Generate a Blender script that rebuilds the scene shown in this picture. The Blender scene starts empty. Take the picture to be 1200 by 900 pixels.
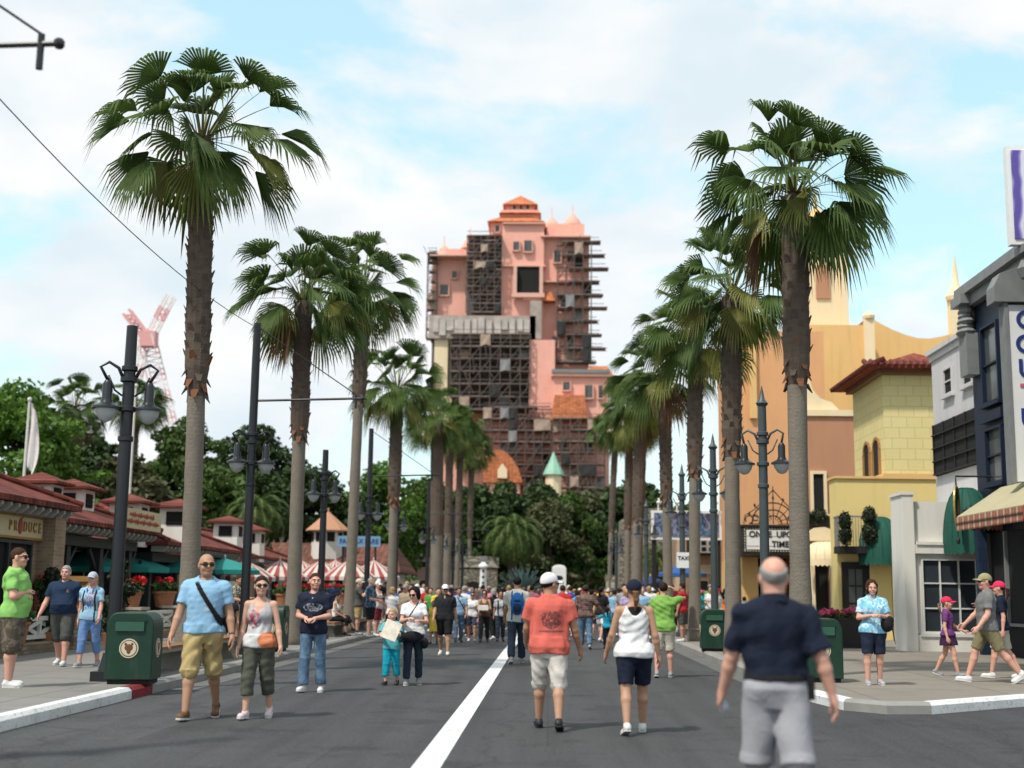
import bpy, bmesh, math, random
import numpy as np
from mathutils import Matrix, Vector, Euler
random.seed(7)
rng = np.random.default_rng(11)
SC = bpy.context.scene
COL = SC.collection
R = math.radians

# ------------------------------------------------------------------ camera
cam_d = bpy.data.cameras.new("camera")
cam = bpy.data.objects.new("camera", cam_d); COL.objects.link(cam)
cam_d.sensor_width = 36.0; cam_d.lens = 45.0
cam_d.clip_start = 0.1; cam_d.clip_end = 3000
cam.matrix_world = Matrix.Translation((0, 0, 1.5)) @ (Matrix.Rotation(R(1.75), 4, 'Z') @ Matrix.Rotation(math.pi/2 + math.atan(244/1500), 4, 'X') @ Matrix.Rotation(R(0.75), 4, 'Z'))
cam_d.dof.use_dof = True
cam_d.dof.focus_distance = 21.0
cam_d.dof.aperture_fstop = 1.05
SC.camera = cam
# ------------------------------------------------------------------ world: cloudy bright sky
SUN_EL, SUN_AZ = 56.0, 222.0
world = bpy.data.worlds.new("World"); SC.world = world; world.use_nodes = True
wn = world.node_tree.nodes; wl = world.node_tree.links; wn.clear()
def _n(t, **k):
    n = wn.new(t)
    for a, b in k.items(): setattr(n, a, b)
    return n
sky = _n('ShaderNodeTexSky', sky_type='NISHITA', sun_disc=False, sun_elevation=R(SUN_EL), sun_rotation=R(SUN_AZ), air_density=1.0, dust_density=0.6, ozone_density=1.6)
tc = _n('ShaderNodeTexCoord')
mp = _n('ShaderNodeMapping'); mp.inputs['Scale'].default_value = (1.0, 1.0, 1.9); mp.inputs['Location'].default_value = (0.2, 4.3, 1.4)
n1 = _n('ShaderNodeTexNoise'); n1.inputs['Scale'].default_value = 4.3; n1.inputs['Detail'].default_value = 9; n1.inputs['Roughness'].default_value = 0.58; n1.inputs['Distortion'].default_value = 0.25
cr = _n('ShaderNodeValToRGB'); cr.color_ramp.elements[0].position = 0.385; cr.color_ramp.elements[0].color = (0.0,)*3+(1,); cr.color_ramp.elements[1].position = 0.50; cr.color_ramp.elements[1].color = (1,1,1,1)
n2 = _n('ShaderNodeTexNoise'); n2.inputs['Scale'].default_value = 7.0; n2.inputs['Detail'].default_value = 5; n2.inputs['Roughness'].default_value = 0.5
cr2 = _n('ShaderNodeValToRGB'); cr2.color_ramp.elements[0].position = 0.33; cr2.color_ramp.elements[0].color = (6.9, 7.9, 8.5, 1); cr2.color_ramp.elements[1].position = 0.62; cr2.color_ramp.elements[1].color = (9.0, 9.1, 9.2, 1)
boost = _n('ShaderNodeMix', data_type='RGBA', blend_type='MULTIPLY'); boost.inputs[0].default_value = 1.0; boost.inputs[7].default_value = (2.6, 2.7, 1.9, 1)
thin = _n('ShaderNodeMix', data_type='RGBA', blend_type='MIX'); thin.inputs[0].default_value = 0.62; thin.inputs[7].default_value = (6.0, 8.9, 10.4, 1)
mix = _n('ShaderNodeMix', data_type='RGBA', blend_type='MIX')
bg = _n('ShaderNodeBackground'); bg.inputs['Strength'].default_value = 0.092
wo = _n('ShaderNodeOutputWorld')
wl.new(tc.outputs['Generated'], mp.inputs['Vector']); wl.new(mp.outputs[0], n1.inputs['Vector']); wl.new(mp.outputs[0], n2.inputs['Vector'])
wl.new(n1.outputs['Fac'], cr.inputs[0]); wl.new(n2.outputs['Fac'], cr2.inputs[0])
wl.new(sky.outputs[0], boost.inputs[6]); wl.new(boost.outputs[2], thin.inputs[6])
wl.new(cr.outputs[0], mix.inputs[0]); wl.new(thin.outputs[2], mix.inputs[6]); wl.new(cr2.outputs[0], mix.inputs[7])
wl.new(mix.outputs[2], bg.inputs['Color']); wl.new(bg.outputs[0], wo.inputs[0])
# ------------------------------------------------------------------ sun behind thin cloud
sd = bpy.data.lights.new("sun", 'SUN'); sd.energy = 3.3; sd.angle = R(3); sd.color = (1.0, 0.94, 0.84)
so = bpy.data.objects.new("sun", sd); COL.objects.link(so)
_d = Vector((math.sin(R(SUN_AZ))*math.cos(R(SUN_EL)), math.cos(R(SUN_AZ))*math.cos(R(SUN_EL)), math.sin(R(SUN_EL))))
so.rotation_euler = _d.to_track_quat('Z', 'Y').to_euler(); so.location = (0, 0, 60)
SC.view_settings.view_transform = 'Standard'; SC.view_settings.look = 'None'
SC.view_settings.exposure = 0.27; SC.view_settings.gamma = 1.0; SC.view_settings.use_curve_mapping = False
SC.render.engine = 'CYCLES'
SC.cycles.max_bounces = 6; SC.cycles.diffuse_bounces = 3; SC.cycles.glossy_bounces = 2; SC.cycles.transmission_bounces = 4; SC.cycles.transparent_max_bounces = 8
SC.cycles.caustics_reflective = False; SC.cycles.caustics_refractive = False
SC.cycles.use_denoising = True
# ------------------------------------------------------------------ pixel <-> ground helpers (1200x900 photo pixels)
_Rm = np.array(cam.matrix_world.to_3x3())
def ray(px, py): return _Rm @ np.array([(px-600)/1500.0, -(py-450)/1500.0, -1.0])
def G(px, py, z=0.0):
    d = ray(px, py); t = (z-1.5)/d[2]; return d[0]*t, d[1]*t
def AY(px, py, Y):
    d = ray(px, py); t = Y/d[1]; return d[0]*t, 1.5+d[2]*t     # x, z at depth Y
# ------------------------------------------------------------------ materials
MATS = {}
class NT:
    def __init__(s, name):
        s.m = bpy.data.materials.new(name); s.m.use_nodes = True
        s.n = s.m.node_tree.nodes; s.l = s.m.node_tree.links; s.n.clear()
        s.out = s.n.new('ShaderNodeOutputMaterial'); s.b = s.n.new('ShaderNodeBsdfPrincipled')
        s.l.new(s.b.outputs[0], s.out.inputs[0])
        s.tc = s.n.new('ShaderNodeTexCoord')
    def node(s, t, **k):
        n = s.n.new(t)
        for a, b in k.items(): setattr(n, a, b)
        return n
    def link(s, a, b): s.l.new(a, b)
    def set(s, sock, v):
        if hasattr(v, 'bl_idname') or isinstance(v, bpy.types.NodeSocket): s.l.new(v, sock)
        else: sock.default_value = v
    def noise(s, scale, detail=4, rough=.55, vec=None, dist=0):
        n = s.node('ShaderNodeTexNoise'); n.inputs['Scale'].default_value = scale; n.inputs['Detail'].default_value = detail
        n.inputs['Roughness'].default_value = rough; n.inputs['Distortion'].default_value = dist
        s.link(vec if vec is not None else s.tc.outputs['Object'], n.inputs['Vector']); return n.outputs['Fac']
    def ramp(s, fac, stops):
        n = s.node('ShaderNodeValToRGB'); e = n.color_ramp.elements
        while len(e) < len(stops): e.new(0.5)
        for el, (p, c) in zip(e, stops): el.position = p; el.color = (c if hasattr(c, '__len__') else (c,)*3) + (() if hasattr(c, '__len__') and len(c) == 4 else (1,))
        s.link(fac, n.inputs[0]); return n.outputs[0]
    def mix(s, fac, a, b, blend='MIX'):
        n = s.node('ShaderNodeMix', data_type='RGBA', blend_type=blend)
        for sk, v in ((n.inputs[0], fac), (n.inputs[6], a), (n.inputs[7], b)):
            if isinstance(v, bpy.types.NodeSocket): s.link(v, sk)
            elif hasattr(v, '__len__'): sk.default_value = tuple(v)[:3] + (1,)
            else: sk.default_value = v
        return n.outputs[2]
    def math(s, op, a, b=0.0, c=None):
        n = s.node('ShaderNodeMath', operation=op)
        for sk, v in zip(n.inputs, (a, b, c)):
            if v is None: continue
            if isinstance(v, bpy.types.NodeSocket): s.link(v, sk)
            else: sk.default_value = v
        return n.outputs[0]
    def sep(s):
        n = s.node('ShaderNodeSeparateXYZ'); s.link(s.tc.outputs['Object'], n.inputs[0]); return n.outputs
    def comb(s, x, y, z):
        n = s.node('ShaderNodeCombineXYZ')
        for sk, v in zip(n.inputs, (x, y, z)):
            if isinstance(v, bpy.types.NodeSocket): s.link(v, sk)
            else: sk.default_value = v
        return n.outputs[0]
    def bump(s, h, strength=.3, dist=.02):
        n = s.node('ShaderNodeBump'); n.inputs['Strength'].default_value = strength; n.inputs['Distance'].default_value = dist
        s.link(h, n.inputs['Height']); s.link(n.outputs[0], s.b.inputs['Normal'])
    def fin(s, col, rough=.75, metal=0, spec=.4):
        sk = s.b.inputs['Base Color']
        if isinstance(col, bpy.types.NodeSocket): s.link(col, sk)
        else: sk.default_value = tuple(col)[:3] + (1,)
        s.b.inputs['Roughness'].default_value = rough; s.b.inputs['Metallic'].default_value = metal
        s.b.inputs['Specular IOR Level'].default_value = spec
        return s.m
def lin(r, g, b):
    f = lambda c: (c/255/12.92) if c/255 <= .04045 else ((c/255+.055)/1.055)**2.4
    return (f(r), f(g), f(b))
def M(name, col, rough=.75, var=.14, scale=3.0, bump=.0, bscale=40, metal=0, spec=.35, grime=0.0):
    if name in MATS: return MATS[name]
    t = NT(name)
    f = t.noise(scale, 6, .6)
    c = t.mix(f, tuple(x*(1-var*1.6) for x in col), tuple(min(1, x*(1+var*1.3)) for x in col))
    if grime:
        g = t.ramp(t.noise(scale*.35, 8, .7), [(.42, 0.0), (.72, 1.0)])
        c = t.mix(t.math('MULTIPLY', g, grime), c, tuple(x*.45 for x in col))
    if bump: t.bump(t.noise(bscale, 4), bump, .02)
    MATS[name] = t.fin(c, rough, metal, spec); return MATS[name]
# ------------------------------------------------------------------ mesh builder
class MB:
    def __init__(s): s.v = []; s.f = []; s.mi = []; s.T = None
    def add(s, vs, fs, m=0):
        o = len(s.v)
        if s.T is not None: vs = [tuple(s.T @ Vector(p)) for p in vs]
        s.v.extend(tuple(p) for p in vs); s.f.extend(tuple(o+i for i in f) for f in fs); s.mi.extend([m]*len(fs)); return s
    def box(s, x0, x1, y0, y1, z0, z1, m=0):
        return s.add([(x0,y0,z0),(x1,y0,z0),(x1,y1,z0),(x0,y1,z0),(x0,y0,z1),(x1,y0,z1),(x1,y1,z1),(x0,y1,z1)],
                     [(0,3,2,1),(4,5,6,7),(0,1,5,4),(1,2,6,5),(2,3,7,6),(3,0,4,7)], m)
    def bar(s, a, b, w, h, m=0, up=(0,0,1)):
        a, b = Vector(a), Vector(b); d = (b-a).normalized(); u = Vector(up)
        if abs(d.dot(u)) > .98: u = Vector((1,0,0))
        x = d.cross(u).normalized()*(w/2); y = x.cross(d).normalized()*(h/2)
        vs = [p+i*x+j*y for p in (a, b) for i, j in ((-1,-1),(1,-1),(1,1),(-1,1))]
        return s.add(vs, [(3,2,1,0),(4,5,6,7),(0,1,5,4),(1,2,6,5),(2,3,7,6),(3,0,4,7)], m)
    def tube(s, pts, rad, n=10, m=0, cap=True, ell=None):
        pts = [Vector(p) for p in pts]
        if not hasattr(rad, '__len__'): rad = [rad]*len(pts)
        vs = []; fs = []; prev = None
        for i, p in enumerate(pts):
            d = (pts[min(i+1, len(pts)-1)] - pts[max(i-1, 0)]).normalized()
            if prev is None:
                u = Vector((0,0,1)) if abs(d.z) < .95 else Vector((1,0,0)); x = d.cross(u).normalized()
            else: x = (prev - d*prev.dot(d)).normalized()
            prev = x; y = d.cross(x)
            for k in range(n):
                a = 2*math.pi*k/n; vs.append(p + (x*math.cos(a) + y*math.sin(a))*rad[i])
        for i in range(len(pts)-1):
            for k in range(n):
                k2 = (k+1) % n; fs.append((i*n+k, i*n+k2, (i+1)*n+k2, (i+1)*n+k))
        if cap: fs.append(tuple(range(n-1, -1, -1))); fs.append(tuple((len(pts)-1)*n+k for k in range(n)))
        return s.add(vs, fs, m)
    def lathe(s, prof, n=16, c=(0,0,0), m=0, cap=True):
        vs = []; fs = []
        for r, z in prof:
            for k in range(n):
                a = 2*math.pi*k/n; vs.append((c[0]+r*math.cos(a), c[1]+r*math.sin(a), c[2]+z))
        for i in range(len(prof)-1):
            for k in range(n):
                k2 = (k+1) % n; fs.append((i*n+k, i*n+k2, (i+1)*n+k2, (i+1)*n+k))
        if cap: fs.append(tuple(range(n-1, -1, -1))); fs.append(tuple((len(prof)-1)*n+k for k in range(n)))
        return s.add(vs, fs, m)
    def prism(s, poly, d0, d1, axis='y', m=0):
        n = len(poly)
        mk = {'y': lambda a, b, d: (a, d, b), 'x': lambda a, b, d: (d, a, b), 'z': lambda a, b, d: (a, b, d)}[axis]
        vs = [mk(a, b, d0) for a, b in poly] + [mk(a, b, d1) for a, b in poly]
        fs = [tuple(range(n-1, -1, -1)), tuple(range(n, 2*n))] + [(i, (i+1) % n, n+(i+1) % n, n+i) for i in range(n)]
        return s.add(vs, fs, m)
    def ell(s, c, r, n=12, k=8, m=0):
        vs = []; fs = []
        for j in range(k+1):
            t = math.pi*j/k
            for i in range(n):
                a = 2*math.pi*i/n; vs.append((c[0]+r[0]*math.sin(t)*math.cos(a), c[1]+r[1]*math.sin(t)*math.sin(a), c[2]-r[2]*math.cos(t)))
        for j in range(k):
            for i in range(n): fs.append((j*n+i, j*n+(i+1) % n, (j+1)*n+(i+1) % n, (j+1)*n+i))
        return s.add(vs, fs, m)
    def build(s, name, mats, parent=None, smooth=False, world=False, fix=True):
        me = bpy.data.meshes.new(name)
        vs = s.v
        if parent is not None and world:
            o = Vector((0,0,0)); p = parent
            while p is not None: o += p.location; p = p.parent
            vs = [(a-o.x, b-o.y, c-o.z) for a, b, c in vs]
        me.from_pydata(vs, [], s.f)
        mats = mats if isinstance(mats, (list, tuple)) else [mats]
        for m in mats: me.materials.append(m)
        if len(mats) > 1: me.polygons.foreach_set('material_index', s.mi)
        if fix:
            bm = bmesh.new(); bm.from_mesh(me); bmesh.ops.recalc_face_normals(bm, faces=bm.faces); bm.to_mesh(me); bm.free()
        if smooth == 'all': me.shade_smooth()
        elif smooth: me.shade_smooth(); me.set_sharp_from_angle(angle=R(38))
        ob = bpy.data.objects.new(name, me); COL.objects.link(ob)
        if parent is not None: ob.parent = parent
        return ob
    def build_each(s, name, mats, parent=None, **k):
        """every separate piece becomes an object of its own"""
        p = list(range(len(s.v)))
        def fd(i):
            while p[i] != i: p[i] = p[p[i]]; i = p[i]
            return i
        for f in s.f:
            for i in f[1:]: p[fd(i)] = fd(f[0])
        gr = {}
        for f, m in zip(s.f, s.mi): gr.setdefault(fd(f[0]), []).append((f, m))
        out = []
        for fs in gr.values():
            b = MB(); ix = {}
            for f, m in fs:
                for i in f:
                    if i not in ix: ix[i] = len(b.v); b.v.append(s.v[i])
                b.f.append(tuple(ix[i] for i in f)); b.mi.append(m)
            if isinstance(mats, (list, tuple)): out.append(b.build(name, mats[b.mi[0]], parent, **k))
            else: out.append(b.build(name, mats, parent, **k))
        return out
def tag(o, label=None, cat=None, group=None, kind=None):
    if label: o['label'] = label
    if cat: o['category'] = cat
    if group: o['group'] = group
    if kind: o['kind'] = kind
    return o
def thing(name, label, cat, loc=(0,0,0), rz=0.0, group=None):
    o = bpy.data.objects.new(name, None); COL.objects.link(o); o.empty_display_size = .2
    o.location = loc; o.rotation_euler = (0, 0, rz); return tag(o, label, cat, group)
def kids(o): return [c for c in bpy.data.objects if c.parent == o] if not hasattr(o, 'children') else list(o.children)
def dup(root, loc=None, rz=None, label=None, group=None, parent=None):
    c = root.copy(); COL.objects.link(c)
    if parent is not None: c.parent = parent
    if loc is not None: c.location = loc
    if rz is not None: c.rotation_euler = (0, 0, rz)
    if label: c['label'] = label
    if group: c['group'] = group
    for ch in list(root.children): dup(ch, parent=c)
    return c
def npmesh(name, V, F, mats, parent=None, mi=None, smooth=True):
    me = bpy.data.meshes.new(name); V = np.asarray(V, np.float32); F = np.asarray(F, np.int32); k = F.shape[1]
    me.vertices.add(len(V)); me.vertices.foreach_set('co', V.ravel())
    me.loops.add(F.size); me.loops.foreach_set('vertex_index', F.ravel())
    me.polygons.add(len(F)); me.polygons.foreach_set('loop_start', np.arange(0, F.size, k, dtype=np.int32))
    for m in (mats if isinstance(mats, (list, tuple)) else [mats]): me.materials.append(m)
    if mi is not None: me.polygons.foreach_set('material_index', np.asarray(mi, np.int32))
    me.update(calc_edges=True)
    if smooth: me.shade_smooth()
    ob = bpy.data.objects.new(name, me); COL.objects.link(ob)
    if parent is not None: ob.parent = parent
    return ob
_txtcache = {}
def text(name, s, size, mat, parent, loc, rot, depth=.01, bold=0.0, sx=1.0, world=True, align='CENTER', parent_rot=False):
    cu = bpy.data.curves.new(name, 'FONT'); cu.body = s; cu.size = size; cu.extrude = depth; cu.offset = bold
    cu.align_x = align; cu.align_y = 'CENTER'
    ob = bpy.data.objects.new(name, cu); COL.objects.link(ob)
    dg = bpy.context.evaluated_depsgraph_get(); me = bpy.data.meshes.new_from_object(ob.evaluated_get(dg))
    bpy.data.objects.remove(ob); me.name = name
    o = Vector((0,0,0))
    if world:
        p = parent
        while p is not None: o += p.location; p = p.parent
    me.transform(Matrix.Translation(Vector(loc)-o) @ Euler(rot).to_matrix().to_4x4() @ Matrix.Diagonal((sx,1,1,1)))
    me.materials.clear(); me.materials.append(mat)
    ob = bpy.data.objects.new(name, me); COL.objects.link(ob); ob.parent = parent; return ob
# ------------------------------------------------------------------ surface materials
def asphalt():
    t = NT('asphalt')
    big = t.noise(.35, 6, .65); mid = t.noise(2.2, 6, .7); fine = t.noise(90, 3, .6)
    c = t.mix(big, (.034,.036,.040), (.054,.056,.060))
    c = t.mix(t.math('MULTIPLY', mid, .35), c, (.085,.086,.088))
    c = t.mix(t.ramp(fine, [(.5, 0.0), (.72, .5)]), c, (.14,.14,.14))
    # oil drips and patched seams
    st = t.ramp(t.noise(.8, 7, .75), [(.53, 0.0), (.62, .85)]); c = t.mix(st, c, (.030,.031,.033))
    vo = t.node('ShaderNodeTexVoronoi', feature='DISTANCE_TO_EDGE'); vo.inputs['Scale'].default_value = .16
    w = t.node('ShaderNodeVectorMath', operation='ADD'); nn = t.node('ShaderNodeTexNoise'); nn.inputs['Scale'].default_value = 1.2; nn.inputs['Detail'].default_value = 5
    t.link(t.tc.outputs['Object'], nn.inputs['Vector']); t.link(t.tc.outputs['Object'], w.inputs[0]); t.link(nn.outputs['Color'], w.inputs[1]); t.link(w.outputs[0], vo.inputs['Vector'])
    ck = t.ramp(vo.outputs['Distance'], [(0.0, .6), (.007, 0.0)]); c = t.mix(ck, c, (.02,.02,.021))
    mp = t.node('ShaderNodeMapping'); mp.inputs['Scale'].default_value = (2.6, .10, 1); t.link(t.tc.outputs['Object'], mp.inputs[0])
    tr = t.ramp(t.noise(1.0, 5, .6, vec=mp.outputs[0]), [(.42, 0.0), (.66, .55)]); c = t.mix(tr, c, (.026,.027,.029))
    agg = t.noise(26, 2, .6); c = t.mix(t.ramp(agg, [(.52, 0.0), (.66, .5)]), c, (.105,.105,.103)); c = t.mix(t.ramp(agg, [(.30, .5), (.42, 0.0)]), c, (.02,.02,.022))
    pt = t.node('ShaderNodeTexBrick'); pt.inputs['Scale'].default_value = 1.0; pt.inputs['Brick Width'].default_value = 4.1; pt.inputs['Row Height'].default_value = 13.0; pt.inputs['Mortar Size'].default_value = .012; pt.inputs['Color1'].default_value = (.82,.82,.82,1); pt.inputs['Color2'].default_value = (1.1,1.1,1.1,1); pt.inputs['Mortar'].default_value = (.6,.6,.6,1)
    t.link(t.tc.outputs['Object'], pt.inputs['Vector']); c = t.mix(.8, c, pt.outputs['Color'], 'MULTIPLY')
    t.bump(agg, .5, .012)
    return t.fin(c, .82, 0, .35)
def paving(name, a, b, bw=1.6, bh=1.6, mort=.02, base2=None):
    t = NT(name)
    br = t.node('ShaderNodeTexBrick'); br.offset = 0.0; br.inputs['Scale'].default_value = 1.0
    br.inputs['Brick Width'].default_value = bw; br.inputs['Row Height'].default_value = bh; br.inputs['Mortar Size'].default_value = mort
    br.inputs['Color1'].default_value = a+(1,); br.inputs['Color2'].default_value = b+(1,); br.inputs['Mortar'].default_value = tuple(x*.45 for x in a)+(1,)
    t.link(t.tc.outputs['Object'], br.inputs['Vector'])
    c = t.mix(t.noise(.7, 8, .7), br.outputs['Color'], tuple(x*.6 for x in a)); 
    c = t.mix(t.ramp(t.noise(1.7, 7, .75), [(.55, 0.0), (.75, .6)]), c, tuple(x*.42 for x in a))
    c = t.mix(t.ramp(t.noise(60, 3), [(.45, 0.0), (.8, .35)]), c, tuple(x*1.25 for x in b))
    t.bump(t.noise(70, 3), .15, .01)
    return t.fin(c, .85, 0, .3)
def brick(name, a, b, mortar, bw=.24, bh=.08, ms=.012):
    t = NT(name); s = t.sep()
    br = t.node('ShaderNodeTexBrick'); br.inputs['Scale'].default_value = 1.0
    br.inputs['Brick Width'].default_value = bw; br.inputs['Row Height'].default_value = bh; br.inputs['Mortar Size'].default_value = ms
    br.inputs['Color1'].default_value = a+(1,); br.inputs['Color2'].default_value = b+(1,); br.inputs['Mortar'].default_value = mortar+(1,)
    t.link(t.comb(t.math('ADD', s[0], s[1]), s[2], 0.0), br.inputs['Vector'])
    c = t.mix(t.ramp(t.noise(1.5, 7, .7), [(.4, 0.0), (.75, .6)]), br.outputs['Color'], tuple(x*.45 for x in a))
    t.bump(br.outputs['Fac'], -.5, .012)
    return t.fin(c, .85, 0, .25)
def tiles(name, a, b, pitch=.22, axis=1, courses=True):
    t = NT(name); s = t.sep()
    u = s[axis]
    f = t.math('FRACT', t.math('DIVIDE', u, pitch)); prof = t.math('SINE', t.math('MULTIPLY', f, math.pi))
    v = t.math('FRACT', t.math('DIVIDE', s[2], .14))
    vo = t.node('ShaderNodeTexWhiteNoise', noise_dimensions='2D'); t.link(t.comb(t.math('FLOOR', t.math('DIVIDE', u, pitch)), t.math('FLOOR', t.math('DIVIDE', s[2], .14)), 0.0), vo.inputs['Vector']); c = t.mix(vo.outputs['Value'], tuple(x*.7 for x in a), tuple(x*1.15 for x in b)); c = t.mix(t.math('MULTIPLY', t.noise(7, 5, .6), .5), c, a); c = t.mix(t.ramp(t.noise(.9, 7, .7), [(.45, 0.0), (.75, .55)]), c, tuple(x*.4 for x in a))
    t.bump(t.math('ADD', prof, t.math('MULTIPLY', v, .4)), .9, .05)
    return t.fin(c, .8, 0, .25)
def stone(name, a, b, scale=2.2):
    t = NT(name); s = t.sep()
    vec = t.comb(t.math('ADD', s[0], s[1]), t.math('MULTIPLY', s[2], 1.6), 0.0)
    vo = t.node('ShaderNodeTexVoronoi'); vo.inputs['Scale'].default_value = scale; t.link(vec, vo.inputs['Vector'])
    ve = t.node('ShaderNodeTexVoronoi', feature='DISTANCE_TO_EDGE'); ve.inputs['Scale'].default_value = scale; t.link(vec, ve.inputs['Vector'])
    c = t.mix(vo.outputs['Color'], a, b); sp = t.node('ShaderNodeSeparateXYZ'); t.link(vo.outputs['Color'], sp.inputs[0])
    c = t.mix(sp.outputs[0], a, b); e = t.ramp(ve.outputs['Distance'], [(.02, 1.0), (.09, 0.0)])
    c = t.mix(e, c, tuple(x*.3 for x in a)); c = t.mix(t.math('MULTIPLY', t.noise(9, 5), .5), c, tuple(x*.6 for x in b))
    t.bump(t.ramp(ve.outputs['Distance'], [(0.0, 0.0), (.15, 1.0)]), .8, .05)
    return t.fin(c, .9, 0, .2)
def stucco(name, col, var=.08, grime=.35):
    t = NT(name); s = t.sep()
    c = t.mix(t.noise(1.1, 6, .65), tuple(x*(1-var) for x in col), tuple(min(.95, x*(1+var)) for x in col))
    streak = t.node('ShaderNodeTexNoise'); streak.inputs['Scale'].default_value = 1.0; streak.inputs['Detail'].default_value = 6
    t.link(t.comb(t.math('MULTIPLY', t.math('ADD', s[0], s[1]), 4.0), t.math('MULTIPLY', s[2], .5), 0.0), streak.inputs['Vector'])
    c = t.mix(t.math('MULTIPLY', t.ramp(streak.outputs['Fac'], [(.5, 0.0), (.75, 1.0)]), grime), c, tuple(x*.55 for x in col))
    t.bump(t.noise(35, 5, .7), .25, .012)
    return t.fin(c, .88, 0, .25)
def blocks(name, a, b, bw=.5, bh=.35):
    t = NT(name); s = t.sep()
    br = t.node('ShaderNodeTexBrick'); br.inputs['Scale'].default_value = 1.0
    br.inputs['Brick Width'].default_value = bw; br.inputs['Row Height'].default_value = bh; br.inputs['Mortar Size'].default_value = .014
    br.inputs['Color1'].default_value = a+(1,); br.inputs['Color2'].default_value = b+(1,); br.inputs['Mortar'].default_value = tuple(x*.78 for x in a)+(1,)
    t.link(t.comb(t.math('ADD', s[0], s[1]), s[2], 0.0), br.inputs['Vector'])
    c = t.mix(t.math('MULTIPLY', t.noise(1.0, 7, .7), .35), br.outputs['Color'], tuple(x*.7 for x in a))
    t.bump(br.outputs['Fac'], -.3, .01)
    return t.fin(c, .85, 0, .25)
def leafmat(name, a, b, c3=None, trans=.25, scale=.5):
    t = NT(name)
    c = t.mix(t.ramp(t.noise(scale, 3, .6), [(.36, 0.0), (.64, 1.0)]), a, b)
    c = t.mix(t.math('MULTIPLY', t.noise(6, 3), .5), c, c3 if c3 else tuple(x*.55 for x in a))
    t.fin(c, .6, 0, .3)
    tr = t.node('ShaderNodeBsdfTranslucent'); t.link(c, tr.inputs[0]); ms = t.node('ShaderNodeMixShader'); ms.inputs[0].default_value = trans
    t.link(t.b.outputs[0], ms.inputs[1]); t.link(tr.outputs[0], ms.inputs[2]); t.link(ms.outputs[0], t.out.inputs[0])
    return t.m
def barkmat(name, a, b, rings=14.0):
    t = NT(name); s = t.sep()
    r = t.math('FRACT', t.math('ADD', t.math('MULTIPLY', s[2], rings), t.math('MULTIPLY', t.noise(3, 4), 1.6)))
    c = t.mix(t.noise(9, 8, .8), a, b); c = t.mix(t.math('MULTIPLY', r, .16), c, tuple(x*.5 for x in a))
    c = t.mix(t.ramp(t.noise(1.2, 6, .7), [(.48, 0.0), (.7, .7)]), c, tuple(x*.55 for x in b))
    t.bump(t.math('ADD', t.math('MULTIPLY', r, .4), t.noise(30, 4)), .6, .025)
    return t.fin(c, .95, 0, .15)
def glassmat(name, col=(.02,.025,.03), rough=.08):
    t = NT(name); c = t.mix(t.noise(2, 3), col, tuple(x*2.2 for x in col)); return t.fin(c, rough, 0, .5)
m_asph = asphalt()
m_side = paving('sidewalk concrete', (.23,.22,.205), (.26,.25,.235))
m_plaza = paving('beige paving', (.25,.225,.19), (.29,.265,.225), 2.2, 2.2)
m_kerb = M('kerb concrete', (.27,.265,.25), .85, .15, 4, .2, 60, grime=.4)
def worn_paint():
    t = NT('white road paint'); c = t.mix(t.noise(6, 6, .7), (.58,.59,.59), (.78,.79,.79))
    c = t.mix(t.ramp(t.noise(18, 5, .75), [(.56, 0.0), (.66, .75)]), c, (.12,.12,.12)); c = t.mix(t.ramp(t.noise(1.3, 6, .7), [(.5, 0.0), (.75, .45)]), c, (.22,.22,.22))
    t.bump(t.noise(26, 2), .3, .01); return t.fin(c, .75, 0, .3)
m_white_paint = worn_paint()
m_red_paint = M('red kerb paint', (.22,.02,.03), .7, .15, 6, .1, 60, grime=.3)
m_ground = M('far ground', (.10,.09,.06), .95, .25, .6, .2, 10)
m_grass = leafmat('hill scrub', (.055,.06,.03), (.10,.085,.05), trans=.0, scale=.3)
m_pole = M('black pole paint', (.010,.012,.016), .42, .2, 5, .05, 60, spec=.5)
m_grnpole = M('grey green pole paint', (.045,.062,.068), .45, .2, 5, .05, 60, spec=.5)
m_lampglass = M('milky lamp glass', (.42,.44,.45), .3, .05, 5, spec=.5)
m_bronze = M('dark shade metal', (.035,.04,.045), .35, .1, 5, metal=.5)
m_bin = M('dark green enamel', (.006,.036,.021), .42, .3, 5, .05, 40, spec=.4, grime=.5)
def enamel():
    t = NT('dark green enamel'); s_ = t.sep(); mp = t.node('ShaderNodeMapping'); mp.inputs['Scale'].default_value = (9, 9, 1.5); t.link(t.tc.outputs['Object'], mp.inputs[0])
    c = t.mix(t.noise(3, 6, .7), (.004,.026,.015), (.010,.046,.028)); c = t.mix(t.ramp(t.noise(1, 6, .7, vec=mp.outputs[0]), [(.55, 0.0), (.72, .55)]), c, (.035,.065,.048))
    c = t.mix(t.ramp(t.math('ADD', t.math('MULTIPLY', s_[2], -2.2), t.noise(6, 5, .7)), [(.2, 0.0), (.6, .6)]), c, (.045,.043,.034)); t.bump(t.noise(14, 3), .12, .01)
    return t.fin(c, .45, 0, .35)
m_bin = enamel()
m_bindark = M('bin opening black', (.008,.01,.01), .7)
m_cream = M('cream emblem', (.58,.53,.40), .6, .08)
m_brown = M('emblem brown', (.14,.06,.03), .6, .1)
m_brick = brick('tan brick', (.27,.17,.10), (.36,.25,.155), (.30,.27,.22))
m_stoneb = brick('tan ledge stone', (.20,.15,.10), (.40,.33,.235), (.15,.13,.105), .34, .085, .01)
m_stone = stone('grey field stone', (.17,.155,.125), (.38,.34,.27), 2.8)
m_stonec = stone('pale cap stone', (.36,.33,.26), (.48,.45,.37), .8)
m_tile = tiles('red roof tile', (.12,.028,.02), (.22,.058,.04), .24, 1)
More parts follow.
